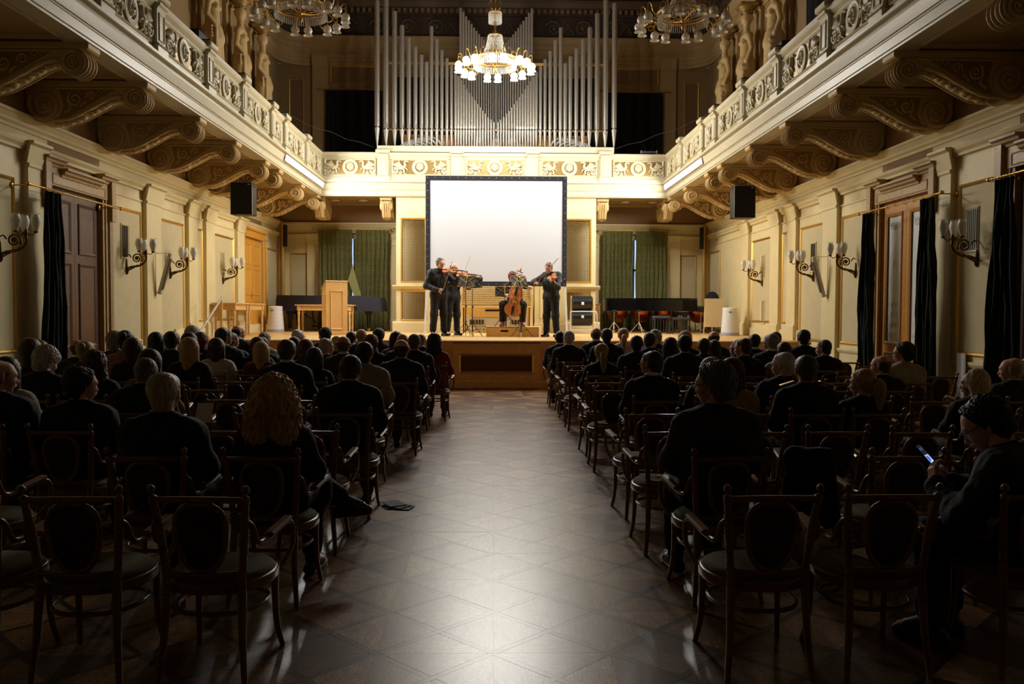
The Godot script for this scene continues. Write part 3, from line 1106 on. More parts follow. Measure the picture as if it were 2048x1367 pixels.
func corbel_meshes() -> Array:
	var body := MB.new()
	var pl := [Vector2(0.0, 0.0), Vector2(0.0, -0.3)]
	for i in 9:
		var an := PI * 1.05 + (PI * 0.6) * i / 8.0
		pl.append(Vector2(0.27, -0.25) + Vector2(cos(an), sin(an)) * 0.26)
	var sw := curve([pl[pl.size() - 1], Vector2(0.62, -0.45), Vector2(0.92, -0.3), Vector2(1.16, -0.17), Vector2(1.34, -0.13)], 5)
	for i in range(1, sw.size()):
		pl.append(sw[i])
	for i in 11:
		var an := PI * 1.12 + (PI * 1.38) * i / 10.0
		pl.append(Vector2(1.53, -0.15) + Vector2(cos(an), sin(an)) * 0.145)
	var poly := PackedVector2Array(pl)
	var wd := 0.3
	body.pex(poly, Vector3(0, 0, -wd / 2), Vector3(1, 0, 0), Vector3.UP, Vector3(0, 0, wd))
	body.cbox(Vector3(0.86, 0.05, 0), Vector3(1.7, 0.1, 0.34), 0.02)
	for e in [-1, 1]:
		var z := Vector3(0, 0, e * (wd / 2 + 0.004))
		body.tube(spiral(Vector3(0.27, -0.25, 0) + z, Vector3(-1, 0, 0), Vector3(0, -1, 0), 0.24, 0.03, -0.6, 2.4, 48), ramp(0.034, 0.018, 49), 6)
		body.ell(Vector3(0.27, -0.25, 0) + z, Vector3(0.04, 0.04, 0.035), Basis(), 8)
		body.tube(spiral(Vector3(1.53, -0.15, 0) + z, Vector3(1, 0, 0), Vector3(0, 1, 0), 0.135, 0.02, 1.4, 2.4, 40), ramp(0.026, 0.012, 41), 6)
		body.ell(Vector3(1.53, -0.15, 0) + z, Vector3(0.028, 0.028, 0.03), Basis(), 8)
		var edge := []
		for q in sw:
			edge.append(Vector3(q.x, q.y + 0.012, 0) + z)
		body.tube(edge, 0.022, 6)
		body.tube(curve([Vector3(0.42, -0.02, 0) + z, Vector3(0.8, -0.02, 0) + z, Vector3(1.3, -0.015, 0) + z, Vector3(1.5, -0.01, 0) + z], 4), 0.016, 6)
	# acanthus strip under the curve and the drop behind the nose
	for i in 14:
		var t := i / 13.0
		var q: Vector2 = sw[int(t * (sw.size() - 1))]
		body.ell(Vector3(q.x, q.y - 0.005, 0), Vector3(0.06, 0.03, 0.1 - 0.02 * (i % 2)), Basis(Vector3(0, 0, 1), 0.45), 8)
	body.ell(Vector3(1.36, -0.18, 0), Vector3(0.05, 0.05, 0.07), Basis(), 8)
	body.tube(curve([Vector3(1.36, -0.1, 0), Vector3(1.36, -0.2, 0), Vector3(1.4, -0.25, 0)], 4), ramp(0.05, 0.02, 9), 8)
	# raised bands on the nose
	for z in [-0.11, -0.04, 0.04, 0.11]:
		var arc := []
		for i in 12:
			var an := -PI * 0.65 + PI * 1.15 * i / 11.0
			arc.append(Vector3(1.53 + cos(an) * 0.15, -0.15 + sin(an) * 0.15, z))
		body.tube(arc, 0.017, 5)
	var field := MB.new()
	var fp := V2([0.48, -0.03, 1.26, -0.03, 1.04, -0.16, 0.8, -0.3, 0.58, -0.42, 0.46, -0.44, 0.54, -0.28])
	field.pex(fp, Vector3(0, 0, -wd / 2 - 0.006), Vector3(1, 0, 0), Vector3.UP, Vector3(0, 0, wd + 0.012))
	var scrs := []
	for e in [-1, 1]:
		var scr := MB.new()
		scrs.append(scr)
		var z := Vector3(0, 0, e * (wd / 2 + 0.01))
		scr.tube(spiral(Vector3(0.7, -0.17, 0) + z, Vector3(1, 0, 0), Vector3.UP, 0.105, 0.015, 2.4, 1.7, 26), ramp(0.02, 0.012, 27), 5)
		scr.tube(spiral(Vector3(0.93, -0.12, 0) + z, Vector3(1, 0, 0), Vector3(0, -1, 0), 0.07, 0.012, 2.6, 1.6, 22), ramp(0.017, 0.01, 23), 5)
		scr.tube(curve([Vector3(0.56, -0.36, 0) + z, Vector3(0.64, -0.3, 0) + z, Vector3(0.6, -0.2, 0) + z, Vector3(0.64, -0.08, 0) + z], 4), ramp(0.024, 0.012, 13), 5)
		for k in 6:
			scr.ell(Vector3(1.0 + k * 0.035, -0.075 + k * 0.004 + (0.014 if k % 2 else -0.014), 0) + z, Vector3(0.022, 0.012, 0.01), Basis(Vector3(0, 0, 1), 0.6 if k % 2 else -0.6), 6)
		for k in 4:
			scr.ell(Vector3(0.78 + k * 0.02, -0.27 + k * 0.018, 0) + z, Vector3(0.03, 0.014, 0.01), Basis(Vector3(0, 0, 1), -1.2 + k * 0.6), 6)
	return [body.mesh(), field.mesh(), scrs[0].mesh(), scrs[1].mesh()]

func build_gallery():
	var g := thing("gallery_balcony", "cream gallery running round the hall with relief balustrade and scroll corbels", "balcony")
	var plan := [Vector2(-G, RD), Vector2(-G, GD), Vector2(G, GD), Vector2(G, RD)]
	var fa := MB.new()
	usweep(fa, prof([-0.3, 4.82, 0.0, 4.82, 0.0, 4.85, 0.018, 4.855, 0.018, 4.97, 0.03, 4.98, 0.03, 5.0, 0.05, 5.0, 0.062, 5.04, 0.075, 5.09, 0.085, 5.13, 0.082, 5.16, 0.082, 5.185, 0.14, 5.19, 0.15, 5.2, 0.15, 5.235, 0.0, 5.24]), plan)
	part(g, "fascia", fa, M.gallery)
	# floor slab of the gallery
	var sl := MB.new()
	for s in [-1, 1]:
		sl.box(P(s * (G + W) / 2, 5.03, 5.05), Vector3(W - G - 0.02, 0.36, 38.0))
	sl.box(P(0, 5.03, (GD + BD) / 2), Vector3(2 * W, 0.36, BD - GD - 0.02))
	part(g, "floor_slab", sl, M.soffit)
	# coffer mouldings under the side galleries and the back gallery
	for s in [-1, 1]:
		for i in CORB.size() - 1:
			var dm: float = (CORB[i] + CORB[i + 1]) / 2
			var cm := MB.new()
			frame_bars(cm, P(s * 5.72, 4.85, dm), Vector3(1, 0, 0), Vector3(0, 0, 1), Vector3(0, -1, 0), 1.25, CORB[i + 1] - CORB[i] - 0.62, 0.06, 0.045)
			part(g, "coffer_moulding", cm, M.soffit)
		var cb := MB.new()
		frame_bars(cb, P(s * 4.1, 4.85, 25.4), Vector3(1, 0, 0), Vector3(0, 0, 1), Vector3(0, -1, 0), 1.5, 1.5, 0.06, 0.045)
		part(g, "coffer_moulding", cb, M.soffit)
	# balustrade
	var ba := MB.new()
	usweep(ba, prof([0.05, 5.24, 0.05, 5.32, 0.03, 5.34, 0.0, 5.36, 0.0, 5.4, -0.02, 5.4, -0.02, 5.86, 0.0, 5.86, 0.0, 5.9, 0.03, 5.93, 0.05, 5.95, 0.065, 5.98, 0.065, 6.03, -0.22, 6.04, -0.22, 5.24]), plan)
	part(g, "balustrade", ba, M.gallery)
	var fe := MB.new()
	usweep(fe, prof([0.04, 6.035, 0.04, 6.055, -0.21, 6.06, -0.21, 6.03]), plan)
	part(g, "felt_top", fe, M.dark_velvet)
	var post := MB.new()
	post.cbox(Vector3(0, 5.3, -0.02), Vector3(0.4, 0.14, 0.24), 0.01)
	post.pex(V2([0.12, 5.37, 0.09, 5.4, 0.07, 5.43, 0.07, 5.88, 0.09, 5.92, 0.12, 5.94, 0.12, 5.98, -0.2, 5.98, -0.2, 5.37]), Vector3(-0.15, 0, 0), Vector3(0, 0, 1), Vector3.UP, Vector3(0.3, 0, 0))
	post.cbox(Vector3(0, 6.06, -0.04), Vector3(0.4, 0.1, 0.36), 0.02)
	var pmesh := post.mesh()
	var pf := MB.new()
	frame_bars(pf, Vector3(0, 5.65, 0.07), Vector3(1, 0, 0), Vector3.UP, Vector3(0, 0, 1), 0.2, 0.4, 0.03, 0.018)
	var pfm := pf.mesh()
	var pt := MB.new()
	pt.cbox(Vector3(0, 6.118, -0.04), Vector3(0.36, 0.02, 0.32), 0.008)
	var ptm := pt.mesh()
	for s in [-1, 1]:
		var b := Basis(Vector3.UP, -s * PI / 2)
		var ds := CORB.slice(0, 9)
		for d in ds:
			var p := part(g, "post", pmesh, M.gallery, T(P(s * G, 0, d + 0.13), b))
			part(p, "post_panel", pfm, M.gallery)
			part(p, "post_top", ptm, M.dark_velvet)
		ds.append(GD + 0.12)
		for i in ds.size() - 1:
			relief_panel(g, P(s * (G + 0.012), 5.63, (ds[i] + ds[i + 1]) / 2 + 0.13 - (0.12 if i == ds.size() - 2 else 0.0)), -s * PI / 2, ds[i + 1] - ds[i] - 0.48)
		for x in [3.13, 1.07]:
			var p := part(g, "post", pmesh, M.gallery, T(P(s * x, 0, GD)))
			part(p, "post_panel", pfm, M.gallery)
		relief_panel(g, P(s * 4.05, 5.63, GD + 0.012), 0.0, 1.36)
		relief_panel(g, P(s * 2.1, 5.63, GD + 0.012), 0.0, 1.5)
	relief_panel(g, P(0, 5.63, GD + 0.012), 0.0, 1.55)
	# corbels
	var cm3 := corbel_meshes()
	for s in [-1, 1]:
		var b := Basis(Vector3.UP, 0.0 if s < 0 else PI)
		for d in CORB:
			var c := part(g, "corbel", cm3[0], M.stone, T(P(s * W, 4.74, d), b))
			part(c, "gilded_field", cm3[1], M.field)
			for e in 2:
				part(c, "scrollwork", cm3[2 + e], M.stone)
		# front-facing console corbels of the back gallery
		for x in [4.98, 3.08]:
			var fb := Basis(Vector3.UP, -PI / 2)
			var k := Basis.from_scale(Vector3(0.62, 0.95, 1.0))
			var c := part(g, "corbel", cm3[0], M.stone, T(P(s * x, 4.73, GD + 1.22), fb * k))
			part(c, "gilded_field", cm3[1], M.field)
			for e in 2:
				part(c, "scrollwork", cm3[2 + e], M.stone)
			var hang := MB.new()
			hang.pex(V2([0, 0, 0.3, 0, 0.26, -0.1, 0.18, -0.3, 0.1, -0.42, 0, -0.46]), Vector3(-0.12, 0, 0), Vector3(0, 0, 1), Vector3.UP, Vector3(0.24, 0, 0), 0.012)
			for e in [-0.06, 0.0, 0.06]:
				hang.tube(curve([Vector3(e, -0.02, 0.3), Vector3(e, -0.2, 0.24), Vector3(e, -0.42, 0.1)], 5), 0.018, 5)
			part(g, "console", hang, M.stone, T(P(s * x, 4.68, GD + 0.42)))

# ------------------------------------------------------------------ stage and organ block
func build_stage():
	var st := struct_node("floor_stage")
	var mb := MB.new()
	mb.box(P(0, SY - 0.03, (SD + BD) / 2), Vector3(2 * W, 0.06, BD - SD))
	part(st, "stage_boards", mb, M.pine)
	var fr := MB.new()
	fr.box(P(0, SY / 2 - 0.03, SD + 0.15), Vector3(2 * W, SY - 0.06, 0.1))
	part(st, "stage_front", fr, M.stage_wood)
	var no := MB.new()
	no.cbox(P(0, SY - 0.02, SD - 0.02), Vector3(2 * W, 0.04, 0.12), 0.012)
	part(st, "stage_nosing", no, M.pine)
	var mo := MB.new()
	mo.pex(V2([0, 0, 0.1, 0, 0.1, 0.12, 0.06, 0.17, 0, 0.18]), P(-W, 0, SD + 0.1), Vector3(0, 0, 1), Vector3.UP, Vector3(2 * W, 0, 0))
	mo.pex(V2([0, 0.8, 0.03, 0.8, 0.04, 0.84, 0.08, 0.9, 0.1, 0.96, 0, 0.97]), P(-W, 0, SD + 0.1), Vector3(0, 0, 1), Vector3.UP, Vector3(2 * W, 0, 0))
	part(st, "stage_mouldings", mo, M.stage_wood)
	# projecting middle bay with a grille
	var by := MB.new()
	by.pex(V2([-1.0, 0, 1.06, 0, 0.98, -0.16, -0.92, -0.16]), P(0.04, 0.17, SD + 0.1), Vector3(1, 0, 0), Vector3(0, 0, -1) * -1.0, Vector3(0, 0.63, 0))
	var bay := MB.new()
	slab(bay, [-0.86, 0.0, 0.96, 0.97], [[-0.7, 0.36, 0.8, 0.68]], func(u0, v0, u1, v1): bay.box(P((u0 + u1) / 2, (v0 + v1) / 2, SD + 0.05), Vector3(u1 - u0, v1 - v0, 0.1)))
	bay.cbox(P(0.05, 0.09, SD - 0.03), Vector3(1.9, 0.18, 0.1), 0.02)
	part(st, "middle_bay", bay, M.stage_wood)
	var gf := MB.new()
	frame_bars(gf, P(0.05, 0.52, SD), Vector3(1, 0, 0), Vector3.UP, Vector3(0, 0, 1), 1.56, 0.4, 0.04, 0.025)
	part(st, "grille_frame", gf, M.gold)
	var gr := MB.new()
	for i in 54:
		gr.box(P(-0.7 + (i + 0.5) * 1.5 / 54, 0.52, SD + 0.03), Vector3(0.011, 0.32, 0.006))
	for i in 12:
		gr.box(P(0.05, 0.36 + (i + 0.5) * 0.32 / 12, SD + 0.035), Vector3(1.5, 0.011, 0.006))
	part(st, "grille", gr, M.bronze)
	for x in [-1.55, -2.75, -3.95, -5.15, 1.65, 2.85, 4.05, 5.25]:
		var pn := MB.new()
		frame_bars(pn, P(x, 0.49, SD + 0.1), Vector3(1, 0, 0), Vector3.UP, Vector3(0, 0, 1), 0.98, 0.5, 0.07, 0.03)
		part(st, "stage_panel", pn, M.stage_wood)
	# wall block below the organ, with grilles
	var w := struct_node("wall_organ")
	var ob := MB.new()
	var hol := []
	for s in [-1, 1]:
		for q in [[1.08, 1.9], [2.05, 3.95]]:
			var a: float = s * (2.02 + 0.02)
			hol.append([a - 0.42 * 1.0, SY + q[0] - 1.007 + 0.28, a + 0.42, SY + q[1] - 1.007 + 0.32])
	var hh := [[-2.62, 1.36, -1.95, 2.16], [-2.62, 2.45, -1.95, 4.2], [1.95, 1.36, 2.72, 2.16], [1.95, 2.45, 2.72, 4.2]]
	slab(ob, [-2.78, SY, 2.88, 4.86], hh, func(u0, v0, u1, v1): ob.box(P((u0 + u1) / 2, (v0 + v1) / 2, GD + 0.25), Vector3(u1 - u0, v1 - v0, 0.3)))
	ob.box(P(0.05, 2.9, GD + 0.9), Vector3(5.6, 3.9, 0.1))
	part(w, "organ_wall", ob, M.cream)
	var om := MB.new()
	for pr in [V2([0, SY, 0.06, SY, 0.06, SY + 0.26, 0.03, SY + 0.3, 0, SY + 0.31]), V2([0, 2.22, 0.05, 2.23, 0.12, 2.3, 0.12, 2.33, 0, 2.34])]:
		for q in [[-2.88, 1.2], [1.75, 1.25]]:
			om.pex(pr, P(q[0], 0, GD + 0.1), Vector3(0, 0, 1), Vector3.UP, Vector3(q[1], 0, 0))
	part(w, "organ_wall_mouldings", om, M.cream)
	for h in hh:
		var cx: float = (h[0] + h[2]) / 2
		var cy: float = (h[1] + h[3]) / 2
		var f := MB.new()
		frame_bars(f, P(cx, cy, GD + 0.1), Vector3(1, 0, 0), Vector3.UP, Vector3(0, 0, 1), h[2] - h[0] + 0.06, h[3] - h[1] + 0.06, 0.045, 0.025)
		part(w, "grille_frame", f, M.gold)
		var gm := MB.new()
		var nx := int((h[2] - h[0]) / 0.045)
		var ny := int((h[3] - h[1]) / 0.045)
		for i in nx:
			gm.box(P(h[0] + (i + 0.5) * (h[2] - h[0]) / nx, cy, GD + 0.13), Vector3(0.014, h[3] - h[1], 0.006))
		for i in ny:
			gm.box(P(cx, h[1] + (i + 0.5) * (h[3] - h[1]) / ny, GD + 0.136), Vector3(h[2] - h[0], 0.014, 0.006))
		part(w, "grille", gm, M.mesh_grille)

func pipe_mesh(r: float, foot: float, total: float, mouth: bool) -> ArrayMesh:
	# foot cone, flattened mouth, cylinder; origin at the toe
	var mb := MB.new()
	mb.lathe(prof([r * 0.22, 0.0, r * 0.3, 0.03, r * 0.98, foot - 0.02, r * 0.98, foot - 0.02, r * 1.02, foot - 0.015, r * 1.02, foot + 0.015]), 14)
	mb.lathe(prof([r, foot + 0.055, r, total, r, total, r * 0.86, total, r * 0.86, total, r * 0.86, total - 0.1]), 14)
	mb.lathe(prof([r * 0.5, foot, r * 0.5, foot + 0.08]), 10)
	if mouth:
		# pointed upper lip pressed into the front
		mb.pex(V2([-r * 0.8, foot + 0.06, r * 0.8, foot + 0.06, 0.0, foot + 0.06 + r * 4.2]), Vector3(0, 0, r * 0.62), Vector3(1, 0, 0), Vector3.UP, Vector3(0, 0, r * 0.3), r * 0.06)
		mb.pex(V2([-r * 0.75, foot - 0.005, r * 0.75, foot - 0.005, 0.0, foot - r * 1.6]), Vector3(0, 0, r * 0.6), Vector3(1, 0, 0), Vector3.UP, Vector3(0, 0, r * 0.28), r * 0.05)
	return mb.mesh()

func build_organ():
	var t := thing("pipe_organ", "tall silver pipe organ standing on the back gallery", "pipe organ", P(0.03, 6.22, GD + 0.2))
	var k := 70.0
	var bs := MB.new()
	bs.cbox(Vector3(0, -0.09, -0.08), Vector3(6.66, 0.2, 0.62), 0.015)
	part(t, "wind_chest", bs, M.gallery)
	var ca := MB.new()
	ca.box(Vector3(0, 0.25, -0.6), Vector3(5.4, 0.42, 0.3))
	for i in 22:
		ca.box(Vector3(-2.5 + i * 0.24, 0.26, -0.43), Vector3(0.16, 0.22, 0.06))
	part(t, "wooden_pipe_rack", ca, M.oak)
	var bd := MB.new()
	bd.box(Vector3(0, 1.0, -0.9), Vector3(5.9, 2.4, 0.08))
	part(t, "swell_box", bd, M.dark_hole)
	var rod := MB.new()
	rod.box(Vector3(0, 2.37, -0.08), Vector3(6.3, 0.07, 0.05))
	rod.box(Vector3(0, 0.52, -0.1), Vector3(6.3, 0.05, 0.04))
	part(t, "rack_rail", rod, M.oak)
	for j in 5:
		var h := MB.new()
		h.tube(curve([Vector3(-2.75 + j * 0.06, 0.0, -0.2), Vector3(-2.6 + j * 0.1, 0.18 + j * 0.03, -0.25), Vector3(-2.2 + j * 0.12, 0.12 + j * 0.05, -0.3), Vector3(-2.0 + j * 0.12, 0.02, -0.35)], 6), 0.035, 8)
		part(t, "wind_hose", h, M.white_metal)
		part(t, "wind_hose", h, M.white_metal, T(Vector3.ZERO, Basis.from_scale(Vector3(-1, 1, 1))))
	# [offset from the middle in photo pixels, top row in the photo, width in pixels]
	var front := [[217, 4, 11], [200, 35, 10], [185.5, 62, 9.6], [172, 86, 9], [159, 104, 8.4], [147, 119, 8], [137, 133, 8.2], [127.5, 63, 7.6], [117, 88, 7.6], [107, 109, 7], [97, 125, 6.8], [88, 139, 6.4]]
	var y := 150.0
	var x := 80.0
	while x > 0:
		front.append([x, y, 4.4 + x * 0.02])
		y += 4.6 + x * 0.055
		x -= 5.4
	for s in [-1, 1]:
		for q in front:
			if q[0] < 2 and s > 0:
				continue
			var total: float = (298.0 - q[1]) / k
			part(t, "pipe", pipe_mesh(q[2] / k / 2, 0.46, total, q[2] > 5.2), M.pipe, T(Vector3(s * q[0] / k, 0.02, 0.0)))
		part(t, "pipe", pipe_mesh(0.075, 0.5, (298.0 - 16.0) / k, false), M.pipe, T(Vector3(s * 234 / k, 0.02, 0.05)))
		var tx := 71.0
		var top := 21.0
		while tx > 1:
			part(t, "pipe", pipe_mesh(0.018 + tx * 0.00028, 0.46, (298.0 - top) / k, false), M.pipe, T(Vector3(s * tx / k, 0.02, -0.22)))
			top += 3.2 + tx * 0.075
			tx -= 4.2 + tx * 0.02

# ------------------------------------------------------------------ cloth
func curtain_mesh(w: float, h: float, folds: float, amp: float, sd: int, pinch := 1.0, lean := 0.0, wb := 1.0) -> MB:
	# hanging cloth, closed (front and back sheet); origin at the top middle, width along x, folds along z
	var mb := MB.new()
	var nx := int(folds * 8)
	var ny := 14
	var f := FastNoiseLite.new()
	f.seed = sd
	f.frequency = 1.0
	for sheet in 2:
		var rows := []
		for i in ny + 1:
			var t := float(i) / ny
			var row := PackedVector3Array()
			for j in nx + 1:
				var u := float(j) / nx
				var ph := u * folds * TAU + f.get_noise_2d(u * 6.0, t * 0.8) * 2.0
				var a := amp * (0.55 + 0.45 * smoothstep(0.0, 0.25, t)) * (0.75 + 0.5 * f.get_noise_1d(u * 9.0 + 3.0))
				var wid := lerpf(pinch, wb, smoothstep(0.0, 0.6, t))
				var x := (u - 0.5) * w * wid + f.get_noise_2d(u * 3.0 + 9.0, t * 2.0) * 0.03 + lean * t
				var z := a * sin(ph) + f.get_noise_2d(u * 2.0, t * 3.0 + 20.0) * amp * 0.5 - (0.008 if sheet else 0.0)
				row.append(Vector3(x, -h * t, z))
			rows.append(row)
		mb.grid(rows, false, sheet == 0)
	return mb

func curtain_rod(t: Node3D, a: Vector3, b: Vector3, rings: int, wall: Vector3, r0 := 0.0, r1 := 1.0):
	var mb := MB.new()
	mb.tube([a, b], 0.014, 10)
	var dir := (b - a).normalized()
	for e in [[a, -1.0], [b, 1.0]]:
		mb.ell(e[0] + dir * e[1] * 0.03, Vector3(0.03, 0.03, 0.03), Basis(), 10)
		mb.ell(e[0] + dir * e[1] * 0.07, Vector3(0.016, 0.016, 0.016), Basis(), 8)
	part(t, "rod", mb, M.brass)
	for e in [a.lerp(b, 0.04), a.lerp(b, 0.96)]:
		var br := MB.new()
		br.tube([e, e + wall], 0.01, 8)
		var n := wall.normalized()
		br.lathe(prof([0.04, 0.0, 0.045, 0.01, 0.02, 0.02, 0.0, 0.021]), 12, T(e + wall * 0.98, Basis(Quaternion(Vector3.UP, -n))))
		part(t, "bracket", br, M.brass)
	var rg := MB.new()
	var ring := []
	var pn := dir.cross(Vector3.UP).normalized()
	for j in 12:
		ring.append((Vector3.UP * cos(TAU * j / 12) + pn * sin(TAU * j / 12)) * 0.026)
	rg.tube(ring, 0.004, 5, false, true)
	var rm := rg.mesh()
	for i in rings:
		part(t, "ring", rm, M.brass, T(a.lerp(b, lerpf(r0, r1, (i + 0.5) / rings)) - Vector3(0, 0.012, 0)))

func build_screen():
	var d := 22.9
	var x0 := -1.845
	var x1 := 1.94
	var y0 := 2.28
	var y1 := 5.217
	var cx := (x0 + x1) / 2
	var t := thing("projection_screen", "large white projection screen with black border standing at the back of the stage", "screen", P(cx, SY, d))
	var o := Vector3(0, -SY, 0)
	var bw := 0.125
	var sc := MB.new()
	sc.box(o + Vector3(0, (y0 + y1) / 2, 0.006), Vector3(x1 - x0 - 2 * bw + 0.01, y1 - y0 - 2 * bw + 0.01, 0.012))
	part(t, "screen_surface", sc, M.screen)
	for q in [[0, y1 - bw / 2, x1 - x0, bw], [0, y0 + bw / 2, x1 - x0, bw], [(x0 - x1 + bw) / 2, (y0 + y1) / 2, bw, y1 - y0 - 2 * bw], [(x1 - x0 - bw) / 2, (y0 + y1) / 2, bw, y1 - y0 - 2 * bw]]:
		var b := MB.new()
		b.cbox(o + Vector3(q[0], q[1], 0.012), Vector3(q[2], q[3], 0.03), 0.006)
		part(t, "border", b, M.black_cloth)
	var sn := MB.new()
	for i in 19:
		for y in [y0 + 0.05, y1 - 0.05]:
			sn.ell(o + Vector3((i / 18.0 - 0.5) * (x1 - x0 - 0.1), y, 0.03), Vector3(0.011, 0.011, 0.006), Basis(), 6)
	for i in 14:
		for s in [-1, 1]:
			sn.ell(o + Vector3(s * ((x1 - x0) / 2 - 0.05), lerpf(y0 + 0.2, y1 - 0.2, i / 13.0), 0.03), Vector3(0.011, 0.011, 0.006), Basis(), 6)
	part(t, "snap_fasteners", sn, M.steel).set_meta("kind", "stuff")
	for s in [-1, 1]:
		var lg := MB.new()
		var x: float = s * ((x1 - x0) / 2 - 0.03)
		lg.tube([Vector3(x, y0 - SY + 0.02, -0.02), Vector3(x + s * 0.05, 0.0, 0.03)], 0.028, 8)
		part(t, "leg", lg, M.white_metal)
		var ft := MB.new()
		ft.tube([Vector3(x + s * 0.05, 0.02, 0.4), Vector3(x + s * 0.05, 0.02, -0.4)], 0.02, 8)
		part(t, "foot", ft, M.white_metal)

# ------------------------------------------------------------------ stage furniture
func turned_leg(h: float, r: float) -> MB:
	var mb := MB.new()
	mb.cbox(Vector3(0, h - 0.07, 0), Vector3(r * 2.0, 0.14, r * 2.0), 0.006)
	mb.lathe(prof([r * 0.42, 0, r * 0.55, 0.03, r * 0.8, h * 0.2, r * 0.55, h * 0.22, r * 0.95, h * 0.25, r * 0.6, h * 0.28, r * 0.75, h * 0.5, r * 0.6, h * 0.62, r * 1.0, h * 0.66, r * 0.65, h * 0.69, r * 1.05, h - 0.2, r * 0.7, h - 0.15]), 14)
	return mb

func turned_table(label: String, at: Vector3, turn: float, w: float, dp: float, h: float):
	var t := thing("turned_leg_table", label, "table", at, turn, "pine tables with turned legs")
	var tp := MB.new()
	tp.cbox(Vector3(0, h - 0.0175, 0), Vector3(w, 0.035, dp), 0.01)
	part(t, "tabletop", tp, M.pine)
	var ap := MB.new()
	for s in [-1, 1]:
		ap.box(Vector3(0, h - 0.1, s * (dp / 2 - 0.07)), Vector3(w - 0.2, 0.13, 0.022))
		ap.box(Vector3(s * (w / 2 - 0.1), h - 0.1, 0), Vector3(0.022, 0.13, dp - 0.16))
	part(t, "apron", ap, M.pine)
	var lm := turned_leg(h - 0.036, 0.042).mesh()
	for sx in [-1, 1]:
		for sz in [-1, 1]:
			part(t, "leg", lm, M.pine, T(Vector3(sx * (w / 2 - 0.1), 0, sz * (dp / 2 - 0.07))))

func air_purifier(label: String, at: Vector3):
	var t := thing("air_humidifier", label, "humidifier", at, 0.0, "white ribbed humidifiers on the stage")
	var b := MB.new()
	b.lathe(prof([0.235, 0.0, 0.24, 0.02, 0.235, 0.06, 0.225, 0.07]), 24)
	part(t, "base", b, tint("white", Color8(160, 166, 176)))
	var r := MB.new()
	var pr := []
	for i in 15:
		var y := 0.07 + i * 0.038
		var rr := lerpf(0.232, 0.195, i / 14.0)
		pr += [rr - 0.008, y, rr, y + 0.006, rr, y + 0.03, rr - 0.008, y + 0.036]
	r.lathe(prof(pr), 24)
	part(t, "ribbed_body", r, M.white)
	var tp := MB.new()
	tp.lathe(prof([0.19, 0.638, 0.195, 0.66, 0.195, 0.7, 0.18, 0.72, 0.0, 0.725]), 24)
	part(t, "lid", tp, M.white)
	var dsp := MB.new()
	dsp.box(Vector3(-0.05, 0.6, 0.197), Vector3(0.07, 0.02, 0.012))
	part(t, "display", dsp, M.black)

func grand_outline(l: float, w: float) -> PackedVector2Array:
	# plan of a grand piano: keyboard end at x = l, straight side towards -y
	var out := PackedVector2Array([Vector2(l, 0), Vector2(l, w)])
	for q in curve([Vector2(l * 0.82, w), Vector2(l * 0.6, w * 0.97), Vector2(l * 0.42, w * 0.78), Vector2(l * 0.27, w * 0.52), Vector2(l * 0.13, w * 0.5), Vector2(0.02 * l, w * 0.4), Vector2(0.0, w * 0.22), Vector2(0.03 * l, 0.02 * w), Vector2(0.12 * l, 0)], 5):
		out.append(q)
	return out

